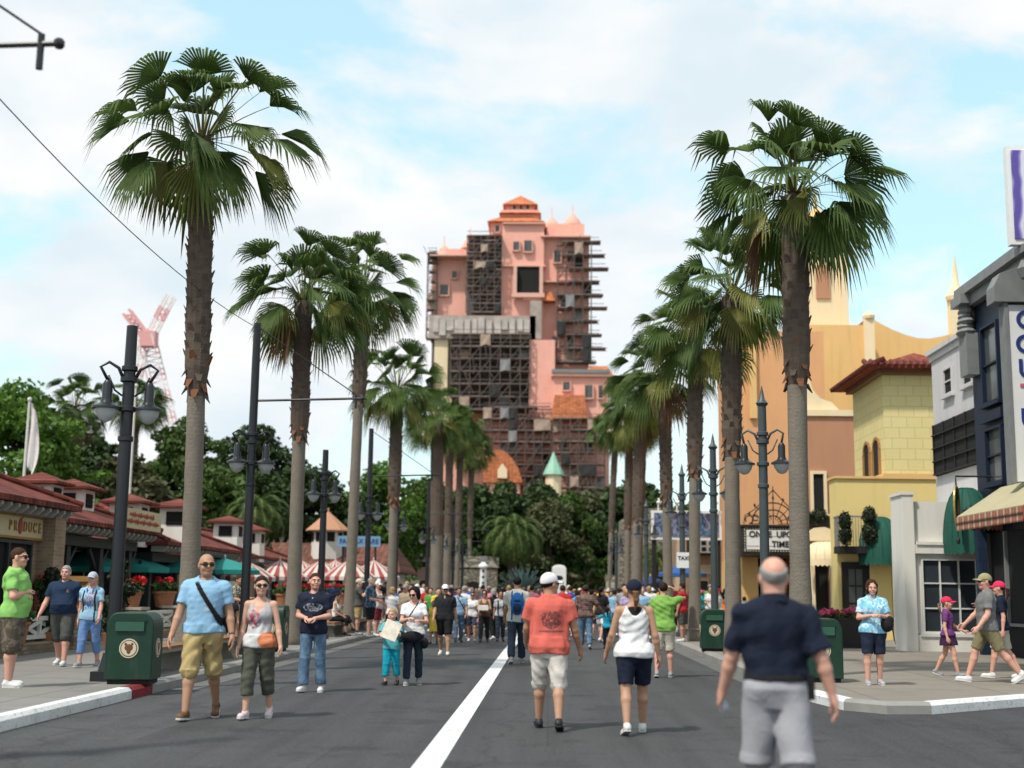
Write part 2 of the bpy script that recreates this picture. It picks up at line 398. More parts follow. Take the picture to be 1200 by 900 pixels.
m_tilex = tiles('red roof tile across', (.20,.040,.022), (.30,.075,.045), .24, 0)
m_tilebrown = tiles('brown shingle roof', (.13,.045,.03), (.20,.085,.06), .3, 0)
m_timber = M('dark green timber', (.018,.028,.026), .6, .2, 4, .1, 30)
m_rafter = M('pale rafter tails', (.36,.36,.33), .7, .1)
m_whitew = M('white painted timber', (.62,.62,.58), .6, .1, 4, .05, 40, grime=.3)
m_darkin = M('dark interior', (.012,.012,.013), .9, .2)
m_wood = M('honey wood', (.36,.20,.07), .65, .25, 5, .1, 30)
m_benchwood = M('bench wood', (.24,.12,.055), .6, .25, 5, .1, 30)
m_conc = M('bench concrete', (.25,.235,.20), .85, .15, 4, .2, 50, grime=.5)
m_terra = M('terracotta', (.36,.15,.075), .8, .15, 5, .1, 40, grime=.3)
m_teal = M('teal canvas', (.02,.22,.20), .8, .12, 4, .1, 30)
m_navyc = M('navy canvas', (.02,.045,.12), .8, .12, 4, .1, 30)
m_redc = M('red canvas', (.30,.06,.06), .8, .12, 4)
m_whitec = M('white canvas', (.54,.50,.45), .8, .1, 4)
m_greenc = M('bottle green canvas', (.008,.075,.052), .75, .18, 4, .1, 30)
m_peach = stucco('orange stucco', (.66,.35,.17), .08, .2)
m_terrac = stucco('terracotta stucco', (.44,.23,.14), .08, .15)
m_creamst = stucco('cream stucco', (.76,.63,.42), .06, .15)
m_ochre = stucco('ochre stucco', (.70,.45,.19), .07, .25)
m_yellow = blocks('yellow block wall', (.70,.60,.28), (.74,.64,.32))
m_yellow2 = stucco('yellow stucco', (.72,.57,.24), .07, .10)
m_greyst = stucco('grey stucco', (.56,.55,.55), .05, .3)
m_whitest = stucco('white stucco', (.70,.68,.63), .05, .2)
m_pinkst = stucco('rose stucco', (.78,.40,.32), .08, .25)
m_bluetile = blocks('navy glazed tile', (.009,.02,.045), (.013,.028,.06), .3, .3)
m_bluedk = M('navy facade paint', (.008,.016,.038), .5, .2, 3, .05, 20)
m_iron = M('wrought iron', (.015,.014,.014), .55, .2)
m_glass = glassmat('shop glass')
m_glass2 = glassmat('pale window glass', (.05,.055,.055), .12)
m_frame = M('white window frame', (.66,.66,.63), .5, .06)
m_ltgrey = M('weathered grey metal', (.20,.21,.21), .55, .2, 4)
m_letter_red = M('red lettering', (.33,.06,.03), .6, .1)
m_letter_brn = M('brown gold lettering', (.30,.16,.04), .6, .1)
m_signcream = M('cream sign board', (.56,.47,.29), .6, .08, 3, grime=.2)
m_black = M('black lettering', (.012,.012,.013), .6)
m_signwhite = M('white sign face', (.74,.75,.74), .5, .05)
m_signblue = M('sky blue sign board', (.17,.32,.48), .6, .08)
m_navyl = M('navy lettering', (.02,.04,.18), .5)
m_pinkl = M('pink lettering', (.55,.12,.25), .5)
m_palmleaf = leafmat('fan palm leaf', (.040,.085,.014), (.11,.17,.036), (.03,.06,.012), .28, 1.6)
m_palmleaf2 = leafmat('yellowed palm leaf', (.15,.19,.035), (.24,.23,.06), (.10,.10,.03), .25, .8)
m_palmdead = M('dead palm frond', (.12,.062,.03), .95, .35, 4)
m_petiole = M('palm leaf stalk', (.15,.15,.05), .6, .2)
m_trunk = barkmat('palm trunk grey', (.175,.15,.12), (.27,.24,.20))
m_boot = barkmat('palm boot brown', (.075,.055,.043), (.165,.13,.105), 7)
m_bootred = M('fresh boot rust', (.17,.070,.034), .9, .3, 6)
m_leafd = leafmat('dark oak leaf', (.026,.055,.014), (.055,.095,.024), None, .15, .35)
m_leafm = leafmat('mid green leaf', (.042,.088,.016), (.085,.14,.028), None, .2, .35)
m_leafb = leafmat('bright green leaf', (.065,.15,.018), (.13,.24,.035), None, .25, .35)
m_leafo = leafmat('olive scrub leaf', (.065,.078,.03), (.11,.115,.05), None, .15, .4)
m_agave = M('blue agave', (.12,.20,.19), .6, .15)
m_bark = barkmat('tree bark', (.08,.06,.045), (.14,.11,.085), 4)
m_red_fl = M('red geranium', (.50,.012,.02), .6, .3, 30)
m_pink_fl = M('pink bloom', (.50,.05,.14), .6, .3, 30)
m_shrub = leafmat('shrub leaf', (.030,.070,.015), (.07,.13,.03), None, .2, 3)
m_topi = leafmat('clipped topiary leaf', (.012,.022,.010), (.03,.045,.018), None, .1, 3)
# ================================================================== SETTING
def sheet(name, poly, z, mat, kind='structure'):
    b = MB(); b.add([(x, y, z) for x, y in poly], [tuple(range(len(poly)))]); o = b.build(name, mat); return tag(o, kind=kind)
sheet('ground', [(-700,-60),(700,-60),(700,900),(-700,900)], -.06, m_ground)
road = sheet('road', [(-5.67,-6),(60,-6),(60,36),(9,20.6),(6.7,18.75),(5.0,17.3),(4.4,17.2),(3.95,17.7),(3.75,19.2),(3.75,112),(-5.67,112)], 0.0, m_asph)
b = MB(); b.prism([(-5.85,-6),(-5.85,112),(-60,112),(-60,-6)], -.05, .15, 'z'); tag(b.build('sidewalk', m_side), kind='structure')
rk = [(3.75,112),(3.75,19.2),(3.95,17.7),(4.4,17.2),(5.0,17.3),(6.7,18.75),(9,20.6),(60,36)]
ins = [(3.93,112),(3.93,19.25),(4.1,17.8),(4.45,17.4),(4.95,17.5),(6.6,18.9),(8.9,20.75),(59.9,36.2)]
b = MB(); b.prism(ins+[(60,112)], -.05, .15, 'z'); tag(b.build('sidewalk', m_plaza), kind='structure')
b = MB()
def kerbseg(x0,y0,x1,y1,X0,Y0,X1,Y1,m,zi=.153):   # sloping-face kerb stone strip between outer (road) and inner lines
    b.add([(x0,y0,-.02),(x1,y1,-.02),(x1,y1,.11),(x0,y0,.11),(x0+(X0-x0)*.25,y0+(Y0-y0)*.25,zi),(x1+(X1-x1)*.25,y1+(Y1-y1)*.25,zi),(X1,Y1,zi),(X0,Y0,zi)],
          [(0,1,2,3),(3,2,5,4),(4,5,6,7)], m)
ys = [-6, 6, 12, 17.75, 18.65] + [18.65+3.05*i for i in range(1, 31)]
for i in range(len(ys)-1):
    m = 1 if i < 3 else (2 if i == 3 else 0)
    kerbseg(-5.67, ys[i]+.012, -5.67, ys[i+1]-.012, -5.855, ys[i]+.012, -5.855, ys[i+1]-.012, m)
for i in range(len(rk)-1):
    a, c, A, D = rk[i], rk[i+1], ins[i], ins[i+1]
    if i == 0:
        n = 30
        for k in range(n):
            f0, f1 = k/n, (k+1)/n; L = lambda p, q, f: (p[0]+(q[0]-p[0])*f, p[1]+(q[1]-p[1])*f)
            p, q, P_, Q = L(a,c,f0), L(a,c,f1), L(A,D,f0), L(A,D,f1); kerbseg(p[0],p[1]-.006,q[0],q[1]+.006,P_[0],P_[1]-.006,Q[0],Q[1]+.006, 0)
    else: kerbseg(a[0],a[1],c[0],c[1],A[0],A[1],D[0],D[1], 1 if i in (1,4,5) else 0)
tag(b.build('kerb', [m_kerb, m_white_paint, m_red_paint], fix=False), kind='structure')
b = MB()
for y0, y1 in [(1.5, 24), (24.02, 70)]: b.add([(-1.17,y0,.004),(-.92,y0,.004),(-.92,y1,.004),(-1.17,y1,.004)], [(0,1,2,3)])
tag(b.build('road_marking', m_white_paint), kind='structure')
# gutter pan strips and iron covers set in the road
for nm, X0, X1 in (('gutter', -5.67, -5.25), ('gutter', 3.35, 3.75)):
    sheet(nm, [(X0, 19.3), (X1, 19.3), (X1, 112), (X0, 112)], .004, M('gutter concrete', (.13,.13,.125), .85, .2, 2, .2, 50, grime=.5))
b = MB(); nx, ny = 60, 30; vs = []; fs = []
for j in range(ny+1):
    for i in range(nx+1):
        x = -240+480*i/nx; y = 108+250*j/ny; t = max(0, min(1, (y-108)/80)); z = -.2 + 9.5*t*t*(3-2*t) + .5*math.sin(x*.13+y*.07)*t + .35*math.sin(x*.31-y*.2)*t; vs.append((x,y,z))
for j in range(ny):
    for i in range(nx): fs.append((j*(nx+1)+i, j*(nx+1)+i+1, (j+1)*(nx+1)+i+1, (j+1)*(nx+1)+i))
b.add(vs, fs); tag(b.build('hill', m_grass, smooth='all'), kind='structure')
def hillz(x, y):
    t = max(0, min(1, (y-108)/80)); return -.2 + 9.5*t*t*(3-2*t)

# ================================================================== BUILDING HELPERS
def window(par, x0, x1, y, z0, z1, frame=m_frame, pane=m_glass, nx=1, nz=1, face='-y', t=.06, depth=.10, name='window', sill=True):
    """a framed window standing 3 mm proud of a wall; face '-y' uses x0..x1 at depth y, face '-x' / '+x' uses y0..y1 (passed as x0,x1) at X=y"""
    b = MB(); g = MB()
    def bx(B, a0, a1, d0, d1, zz0, zz1):
        if face == '-y': B.box(a0, a1, y-d1, y-d0, zz0, zz1)
        elif face == '-x': B.box(y-d1, y-d0, a0, a1, zz0, zz1)
        else: B.box(y+d0, y+d1, a0, a1, zz0, zz1)
    bx(b, x0, x0+t, .003, depth, z0, z1); bx(b, x1-t, x1, .003, depth, z0, z1)
    bx(b, x0+t, x1-t, .003, depth, z1-t, z1); bx(b, x0+t, x1-t, .003, depth, z0, z0+t)
    for i in range(1, nx): xm = x0+(x1-x0)*i/nx; bx(b, xm-t*.35, xm+t*.35, .012, depth*.8, z0+t, z1-t)
    for i in range(1, nz): zm = z0+(z1-z0)*i/nz; bx(b, x0+t, x1-t, .014, depth*.7, zm-t*.35, zm+t*.35)
    if sill: bx(b, x0-.08, x1+.08, .003, depth+.06, z0-.08, z0-.002)
    w = b.build(name, frame, par, world=True)
    bx(g, x0+t, x1-t, .004, .010, z0+t, z1-t); g.build('pane', pane, w, world=True); return w
def hiproof(par, X0, X1, Y0, Y1, ze, zr, mat, inset=None, th=.12, name='roof'):
    """hip roof, ridge along Y"""
    w = (X1-X0)/2; i = w*.8 if inset is None else inset; xm = (X0+X1)/2; b = MB()
    for dz in (0.0,):
        b.add([(X0,Y0,ze),(X1,Y0,ze),(X1,Y1,ze),(X0,Y1,ze),(xm,Y0+i,zr),(xm,Y1-i,zr),(X0,Y0,ze-th),(X1,Y0,ze-th),(X1,Y1,ze-th),(X0,Y1,ze-th)],
              [(0,1,4),(1,2,5,4),(2,3,5),(3,0,4,5),(6,9,8,7),(0,6,7,1),(1,7,8,2),(2,8,9,3),(3,9,6,0)])
    r = b.build(name, mat, par, world=True)
    rb = MB(); rb.tube([(xm,Y0+i,zr+.03),(xm,Y1-i,zr+.03)], .09, 8); 
    for a, e in (((X0,Y0),(xm,Y0+i)),((X1,Y0),(xm,Y0+i)),((X1,Y1),(xm,Y1-i)),((X0,Y1),(xm,Y1-i))): rb.tube([(a[0],a[1],ze+.04),(e[0],e[1],zr+.04)], .08, 8)
    rb.build('ridge_tile', mat, r, world=True); return r
def rafters(par, X, Y0, Y1, z, step=.42, L=.55, mat=None):
    b = MB(); y = Y0+.15
    while y < Y1-.1:
        b.prism([(X-L, z-.02), (X-.03, z-.02), (X-.03, z-.09), (X-.16, z-.2), (X-L, z-.2)], y, y+.11, 'y'); y += step
    return b.build_each('rafter_tail', mat or m_rafter, par, world=True)
def cupola(par, x, y, z0, w=.85, h=.75, roofm=None):
    b = MB(); b.box(x-w/2, x+w/2, y-w/2, y+w/2, z0-.6, z0+h); c = b.build('cupola', m_whitest, par, world=True)
    rb = MB(); e = w*.78; zt = z0+h
    rb.add([(x-e,y-e,zt+.002),(x+e,y-e,zt+.002),(x+e,y+e,zt+.002),(x-e,y+e,zt+.002),(x,y,zt+.34),(x-e,y-e,zt+.07),(x+e,y-e,zt+.07),(x+e,y+e,zt+.07),(x-e,y+e,zt+.07)],
           [(3,2,1,0),(0,1,6,5),(1,2,7,6),(2,3,8,7),(3,0,5,8),(5,6,4),(6,7,4),(7,8,4),(8,5,4)])
    rb.build('cupola_roof', roofm or m_tile, c, world=True)
    for f in ('-y', '+x'):
        g = MB()
        if f == '-y': g.box(x-w*.27, x+w*.27, y-w/2-.03, y-w/2-.003, z0+h*.3, z0+h*.85)
        else: g.box(x+w/2+.003, x+w/2+.03, y-w*.27, y+w*.27, z0+h*.3, z0+h*.85)
        for i in range(3):
            zz = z0+h*(.38+.16*i)
            if f == '-y': g.box(x-w*.27, x+w*.27, y-w/2-.05, y-w/2-.031, zz, zz+.03)
            else: g.box(x+w/2+.031, x+w/2+.05, y-w*.27, y+w*.27, zz, zz+.03)
        g.build('window', m_darkin, c, world=True)
    return c

# ================================================================== LEFT: PRODUCE MARKET AND PAVILIONS
pm = thing('market_building', 'tan brick market with red tile roof and a PRODUCE sign at the left edge', 'building', (-13, 24, 0))
b = MB(); b.box(-18, -11.56, 18, 29.2, .1, 3.2); b.build('wall', m_brick, pm, world=True)
b = MB(); b.box(-11.557, -11.18, 28.82, 29.47, .1, 3.08); b.build('pillar', m_brick, pm, world=True)
hiproof(pm, -18.4, -10.95, 17.3, 29.8, 3.34, 4.75, m_tile, 3.2)
rafters(pm, -11.0, 17.4, 29.7, 3.22)
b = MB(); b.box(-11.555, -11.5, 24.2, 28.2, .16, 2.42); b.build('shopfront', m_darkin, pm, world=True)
d = MB()
for yy in (24.2, 25.6, 27.0, 28.2): d.box(-11.49, -11.42, yy-.04, yy+.04, .16, 2.398)
d.box(-11.49, -11.42, 24.16, 28.24, 2.4, 2.46); d.build('shopfront_frame', m_timber, pm, world=True)
s = MB(); s.box(-11.55, -11.45, 25.9, 28.78, 2.52, 3.02, 0)
for z in (2.52, 2.995): s.box(-11.553, -11.43, 25.87, 28.8, z-.02, z+.03, 1)
sg = s.build('sign_board', [m_signcream, m_letter_brn], pm, world=True)
for i, ch in enumerate('PRODUCE'):
    yy = 27.0+i*.262
    if ch == 'O':
        f = MB(); f.ell((-11.44, yy, 2.77), (.03, .115, .17), 12, 8, 0); f.add([(-11.43,yy-.05,2.93),(-11.41,yy+.02,2.93),(-11.41,yy+.07,2.99)], [(0,1,2)], 1); f.build('tomato_letter', [m_letter_red, m_shrub], sg, smooth='all', world=True)
    else: text('lettering', ch, .30, m_letter_brn, sg, (-11.44, yy, 2.765), (R(90), 0, R(90)), .012, .006, .9)
s = MB(); s.box(-11.49, -11.45, 27.55, 27.9, 1.75, 2.15); s.build('notice', m_signwhite, pm, world=True)


def pavilion(label, X0, X1, Y0, Y1, ze, zr, npost, cups=(), gable=None):
    t = thing('open_pavilion', label, 'pavilion', ((X0+X1)/2, (Y0+Y1)/2, 0), group='red roofed market pavilions')
    hiproof(t, X0, X1, Y0, Y1, ze, zr, m_tile, (X1-X0)*.42); rafters(t, X1-.05, Y0+.05, Y1-.05, ze-.12)
    b = MB(); b.box(X0+.5, X1-.62, Y0+.45, Y1-.45, ze-.62, ze-.35); b.build('beam', m_timber, t, world=True)
    for i in range(npost):
        y = Y0+.7+(Y1-Y0-1.4)*i/(npost-1)
        for x in (X1-.85, X0+.8):
            p = MB(); p.box(x-.13, x+.13, y-.13, y+.13, .1, ze-.62); p.box(x-.19, x+.19, y-.19, y+.19, .1, .5)
            if x > (X0+X1)/2:
                p.bar((x, y+.1, ze-1.25), (x, y+.75, ze-.64), .1, .1); p.bar((x, y-.1, ze-1.25), (x, y-.75, ze-.64), .1, .1)
            p.build('post', m_timber, t, world=True)
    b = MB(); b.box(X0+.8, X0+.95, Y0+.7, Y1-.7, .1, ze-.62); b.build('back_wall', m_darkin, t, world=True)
    for c in cups: cupola(t, *c)
    return t
pv = pavilion('long red roofed pavilion of dark green timber with a yellow sign on its roof edge', -18.5, -12.0, 30.6, 39.6, 3.2, 4.3, 4, [(-13.25,33.0,3.6,.85,.5), (-13.9,37.0,3.55,.95,.72), (-13.2,40.0,3.35,.95,.72)])
s = MB(); s.box(-11.95, -11.87, 35.2, 39.0, 3.16, 3.72); sg = s.build('sign_board', m_signcream, pv, world=True)
s = MB()
for row, (z, n) in enumerate(((3.55, 12), (3.36, 16))):
    y = 35.75+.25*(row == 0); 
    for i in range(n):
        hgt = .05+.05*((i*7+row*3) % 3); s.bar((-11.86, y, z-hgt*.5), (-11.86, y+.08, z+hgt*.5), .02, .05); s.bar((-11.858, y+.08, z+hgt*.4), (-11.858, y+.15, z-hgt*.3), .02, .035); y += .19
s.build('lettering', m_letter_red, sg, world=True)
pavilion('red hipped pavilion with a white cupola standing behind the first palm', -18.5, -12.0, 40.3, 50.4, 2.95, 4.2, 4, [(-12.35,42.5,3.3,1.0,.8)])
pavilion('low dark pavilion with twin white cupolas behind the tall black lamp post', -19, -12.4, 51.5, 63, 2.9, 4.1, 4, [(-13.3,53.0,3.4,1.0,.75), (-12.9,55.5,3.25,.95,.7)])
# far restaurant with brown shingle roof and blue sign
fb = thing('restaurant_building', 'far white restaurant with brown shingle roof, octagonal cupola and a blue roof sign', 'building', (-13, 80, 0))
b = MB(); b.box(-18, -9.4, 75.6, 84, 0, 2.6); b.build('wall', m_whitest, fb, world=True)
b = MB(); X0,X1,Y0,Y1 = -19.5,-8.6,74.4,85
b.add([(X0,Y0,2.55),(X1,Y0,2.55),(X1,Y1,2.55),(X0,Y1,2.55),(X0+1.2,79.5,4.35),(X1-.9,79.5,4.35)], [(0,1,5,4),(1,2,5),(2,3,4,5),(3,0,4),(3,2,1,0)]); b.build('roof', m_tilebrown, fb, world=True)
for i in range(4):
    window(fb, -17+i*1.9, -15.8+i*1.9, 75.6, .9, 2.1, m_frame, m_glass, 2, 2)
cx, cy = -13.35, 77.2
b = MB(); b.lathe([(.95,3.3),(.95,5.0)], 8, (cx,cy,0)); c = b.build('cupola', m_whitest, fb, world=True)
b = MB(); b.lathe([(1.35,5.0),(1.3,5.08),(.06,6.15),(.05,6.4)], 8, (cx,cy,0)); b.build('cupola_roof', m_terrac, c, world=True)
for k in range(8):
    a = math.pi/8+k*math.pi/4; b = MB(); b.T = Matrix.Translation((cx,cy,0)) @ Matrix.Rotation(a, 4, 'Z'); b.box(.885,.91,-.24,.24,4.35,4.9); b.build('window', m_darkin, c, world=True)
s = MB(); s.box(-12.35, -9.85, 74.9, 75.02, 4.0, 4.62); sg = s.build('sign_board', m_signblue, fb, world=True)
s = MB(); s.box(-12.1,-12.0,75.03,75.2,2.9,4.0); s.box(-10.2,-10.1,75.03,75.2,2.9,4.0); s.build_each('sign_bracket', m_iron, sg, world=True)
text('lettering', 'FAIRFAX FARE', .40, m_navyl, sg, (-11.1, 74.89, 4.31), (R(90),0,0), .01, .006, .9)

# low brick walls with white railings in front of the pavilions
def lowwall(label, X, Y0, Y1, h=.78):
    t = thing('brick_pier_fence', label, 'fence', (X, (Y0+Y1)/2, .15), group='low brick and white rail fences')
    for y in (Y0, Y1):
        b = MB(); b.box(X-.32, X+.32, y-.32, y+.32, .1, .15+h); p = b.build('pier', m_stoneb, t, world=True)
        c = MB(); c.box(X-.38, X+.38, y-.38, y+.38, .152+h, .22+h); c.build('pier_cap', m_stonec, p, world=True)
    b = MB(); b.box(X-.25, X+.25, Y0+.323, Y1-.323, .1, .36); b.build('base_course', m_stoneb, t, world=True)
    ya, yb = Y0+.323, Y1-.323; r = MB(); z0, z1 = .42, .15+h-.05
    r.box(X-.04, X+.04, ya, yb, z1-.09, z1); r.box(X-.04, X+.04, ya, yb, z0, z0+.09)
    n = max(1, round((yb-ya)/1.1))
    for i in range(n):
        a, c = ya+(yb-ya)*i/n, ya+(yb-ya)*(i+1)/n
        r.bar((X+.012, a, z0+.092), (X+.012, c, z1-.092), .05, .08); r.bar((X-.03, a, z1-.092), (X-.03, c, z0+.092), .03, .08)
        if i: r.box(X-.035, X+.035, a-.04, a+.04, z0+.092, z1-.092)
    r.build('railing', m_whitew, t, world=True)
lowwall('low brick and white cross rail fence under the PRODUCE sign', -10.6, 24.2, 28.3)
lowwall('white cross rail fence between brick piers behind the green litter bin', -10.7, 33.0, 37.0)
lowwall('short white cross rail fence beside the striped umbrellas', -10.7, 44.0, 48.0)
# wooden gate by the pillar
gt = thing('wooden_gate', 'honey coloured wooden gate with diagonal brace beside the brick pillar', 'gate', (-10.9, 30.6, .15))
b = MB(); b.box(-12.4, -10.9, 31.0, 31.06, .2, 1.75); b.build('board_panel', m_wood, gt, world=True)
b = MB(); 
for z in (.25, 1.62): b.box(-12.4, -10.9, 30.95, 30.997, z, z+.13)
for x in (-12.4, -11.02): b.box(x, x+.12, 30.955, 30.995, .385, 1.615)
b.bar((-12.28,30.97,.39), (-11.02,30.97,1.6), .04, .12); b.build('brace', m_wood, gt, world=True)

# ================================================================== RIGHT: SHOPS
ws = thing('corner_shop', 'small white stucco shop with a nine pane display window', 'building', (10, 35, 0))
b = MB(); b.box(9.405, 11.32, 33.6, 35.0, .1, 3.96); b.box(9.9, 11.3, 35.002, 37.6, .1, 3.9); b.build('wall', m_whitest, ws, world=True)
b = MB(); b.box(9.12, 9.40, 33.45, 34.6, .1, 4.12); b.box(9.08, 9.43, 33.42, 34.63, 4.122, 4.2); b.build('pier', m_whitest, ws, world=True)
b = MB(); b.box(9.41, 11.22, 33.5, 33.597, .1, .56); b.build('plinth', m_whitest, ws, world=True)
b = MB(); b.box(9.41, 11.1, 33.44, 33.597, 2.62, 2.84); b.box(9.435, 11.14, 33.40, 33.597, 2.842, 2.92); b.build('cornice', m_whitest, ws, world=True)
b = MB(); b.box(11.0, 11.3, 33.48, 33.597, .562, 2.617); b.build('pier', m_whitest, ws, world=True)
window(ws, 9.56, 11.0, 33.597, .6, 2.5, m_frame, m_glass, 3, 3, t=.05, depth=.08)
# goods behind the glass
yb = thing('yellow_shop_building', 'two storey yellow block building with red tile eaves and a balcony', 'building', (11, 45, 0))
b = MB(); b.box(9.32, 10.6, 42.0, 43.0, .1, 5.3); b.box(10.602, 13.4, 42.0, 46.4, .1, 5.3); b.build_each('wall', m_yellow2, yb, world=True)
b = MB(); b.box(10.95, 13.4, 42.05, 46.2, 5.482, 8.75); b.build('upper_wall', m_yellow, yb, world=True)
b = MB(); b.box(10.85, 13.45, 41.93, 46.3, 5.302, 5.48); b.box(9.26, 10.848, 41.93, 43.06, 5.302, 5.38); b.build('string_course', m_ochre, yb, world=True)
b = MB(); b.box(10.75, 13.5, 41.85, 46.4, 8.752, 8.9); b.build('cornice', M('brown cornice', (.22,.13,.07), .8), yb, world=True)
b = MB(); b.add([(10.3,41.4,8.9),(13.8,41.4,8.9),(13.8,46.8,8.9),(10.3,46.8,8.9),(12.4,43.4,9.75),(12.4,44.8,9.75)], [(0,1,4),(1,2,5,4),(2,3,5),(3,0,4,5),(3,2,1,0)]); b.build('roof', m_tilex, yb, world=True)
rb = MB()
for i in range(16): x = 10.35+.22*i; rb.tube([(x,41.36,8.94),(x,42.0,9.2)], .085, 8)
for i in range(23): y = 41.5+.235*i; rb.tube([(10.26,y,8.94),(10.9,y,9.2)], .085, 8)
rb.build('eave_tile', m_tile, yb, world=True)
for y in (43.0, 44.3):   # two arched openings on the street side
    pr = [(-.4,0),(.4,0),(.4,.85)]+[(.4*math.cos(a), .85+.4*math.sin(a)) for a in [math.pi*k/8 for k in range(1,8)]]+[(-.4,.85)]
    w = MB(); w.prism([(y+p, 5.5+q) for p, q in pr], 10.93, 10.947, 'x', 0); wo = w.build('arched_window', m_darkin, yb, world=True)
    fr = MB(); 
    for k in range(len(pr)):
        a, c = pr[k], pr[(k+1) % len(pr)]
        if k: fr.bar((10.92, y+a[0]*1.08, 5.5+a[1]), (10.92, y+c[0]*1.08, 5.5+c[1]), .07, .1)
    fr.build('frame', M('arch surround', (.34,.18,.07), .8), wo, world=True)
dr = MB(); dr.box(9.42, 10.30, 41.9, 41.997, .15, 2.6); do = dr.build('door', m_black, yb, world=True)
g = MB()
for i in range(2):
    for k in range(3): g.box(9.62+i*.24, 9.82+i*.24, 41.885, 41.899, .75+k*.56, 1.25+k*.56)
g.build('pane', m_glass2, do, world=True)
g = MB(); g.bar((9.55,41.84,1.05),(10.2,41.84,1.05), .03,.03); g.build('handle', m_ltgrey, do, world=True)
dr = MB(); dr.box(11.1, 11.55, 41.93, 41.997, .15, 2.6); dr.build('side_window', m_glass2, yb, world=True)
b = MB(); b.box(10.3, 10.98, 41.88, 41.995, .1, 3.05); b.build('pilaster', m_yellow2, yb, world=True)
bl = MB(); bl.box(9.2, 10.28, 41.2, 41.997, 2.86, 3.08); bo = bl.build('balcony', m_iron, yb, world=True)
r = MB(); r.box(9.2,10.28,41.2,41.24,4.0,4.05)
for i in range(13): r.box(9.21+i*.087, 9.225+i*.087, 41.21, 41.23, 3.082, 3.998)
for i in range(8): r.box(9.205, 9.22, 41.25+i*.09, 41.265+i*.09, 3.082, 3.998)
r.box(9.2,9.24,41.24,41.99,4.0,4.05); r.build('railing', m_ltgrey, bo, world=True)
# terracotta wing and theatre
tw = thing('terracotta_building', 'plain terracotta stucco building with one planted window above a cream canopy', 'building', (11, 54, 0))
b = MB(); b.box(10.1, 14, 51, 52.6, 0, 8.6); b.build('wall', m_terrac, tw, world=True)
b = MB(); b.box(10.0, 14.1, 50.9, 52.7, 8.602, 8.85); b.build('cornice', m_creamst, tw, world=True)
b = MB(); b.prism([(10.1,10.6),(10.3,10.5),(10.55,9.7),(10.85,9.35),(11.3,9.2),(11.6,8.855),(10.1,8.855)], 51.2, 51.9, 'y'); b.build('scroll_parapet', m_creamst, tw, world=True)
window(tw, 10.3, 10.95, 51.0, 4.7, 6.4, m_creamst, m_darkin, 1, 1, t=.12)
b = MB(); b.box(10.15,11.1,50.5,50.995,4.2,4.55); bb = b.build('window_box', m_iron, tw, world=True)
for i in range(2):
    b = MB(); b.box(10.05+i*.9, 10.35+i*.9, 50.7, 50.997, .1, 3.2); b.build('pilaster', m_creamst, tw, world=True)
b = MB(); b.box(10.4, 10.9, 50.94, 50.996, .1, 2.9); b.build('doorway', m_darkin, tw, world=True)
b = MB(); b.prism([(9.9,3.62),(11.4,3.62),(11.4,3.85),(11.1,4.0),(10.7,4.16),(10.3,4.12),(9.9,3.8)], 50.3, 50.995, 'y'); b.build('scroll_moulding', m_creamst, tw, world=True)
th = thing('theatre_building', 'tall orange stucco theatre with a swooping gable and cream bell tower', 'building', (14, 64, 0))
b = MB(); b.box(8.7, 12.6, 58.5, 66, 3.2, 13.6); b.build('wall', m_peach, th, world=True)
b = MB(); b.box(8.7, 9.4, 58.5, 66, 0, 3.198); b.box(9.9, 10.3, 58.5, 60, 0, 3.198); b.box(10.9,12.6,58.5,66,0,3.198); b.build('pier', m_ochre, th, world=True)
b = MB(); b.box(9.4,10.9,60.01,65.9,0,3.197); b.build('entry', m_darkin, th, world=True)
for x in (9.3,):
    b = MB(); b.box(x-.16, x+.16, 58.3, 58.497, 9.5, 13.7); b.lathe([(.2,13.7),(.22,13.8),(.1,14.0)], 10, (x,58.5,0)); b.build('pilaster', m_ochre, th, world=True)
b = MB(); b.box(12.4, 16.6, 65, 72, 0, 15.3); b.build('tower_base', m_ochre, th, world=True)
b = MB(); b.box(13.0, 15.5, 66, 68.4, 15.302, 20.0); b.box(12.85, 15.65, 65.85, 68.55, 20.002, 20.3); bt = b.build('bell_tower', m_creamst, th, world=True)
b = MB(); b.lathe([(1.25,20.3),(1.3,20.6),(1.0,21.3),(.45,21.9),(.1,22.2),(.05,23)], 12, (14.25,67.2,0)); b.build('dome', m_ochre, bt, smooth=True, world=True)
pr = [(-.36,0),(.36,0),(.36,1.5)]+[(.36*math.cos(math.pi*k/8), 1.5+.36*math.sin(math.pi*k/8)) for k in range(1,8)]+[(-.36,1.5)]
b = MB(); b.prism([(14.25+p, 16.9+q) for p, q in pr], 65.9, 65.997, 'y'); b.build('arched_opening', m_terrac, bt, world=True)
for x in (13.15, 15.35):
    b = MB(); b.box(x-.18, x+.18, 65.8, 65.996, 15.302, 19.9); b.build('pilaster', m_creamst, bt, world=True)
for x, z1 in ((12.6,15.0),(16.3,15.6)):
    b = MB(); b.box(x-.25, x+.25, 64.7, 64.997, 7, z1); b.lathe([(.3,z1),(.33,z1+.15),(.1,z1+.4)], 8, (x,64.85,0)); b.build('pilaster', m_creamst, th, world=True)
cv = [(16.62,0),(24.5,0),(24.5,16.9)]
for k in range(13):
    u = k/12; x = 24.3-7.6*u; cv.append((x, 14.9+1.9*(abs(u-.62)/.62)**1.6 if u < .62 else 14.9+1.2*((u-.62)/.38)**1.6))
b = MB(); b.prism(cv, 66.5, 71, 'y'); b.build('gable_wall', m_ochre, th, world=True)
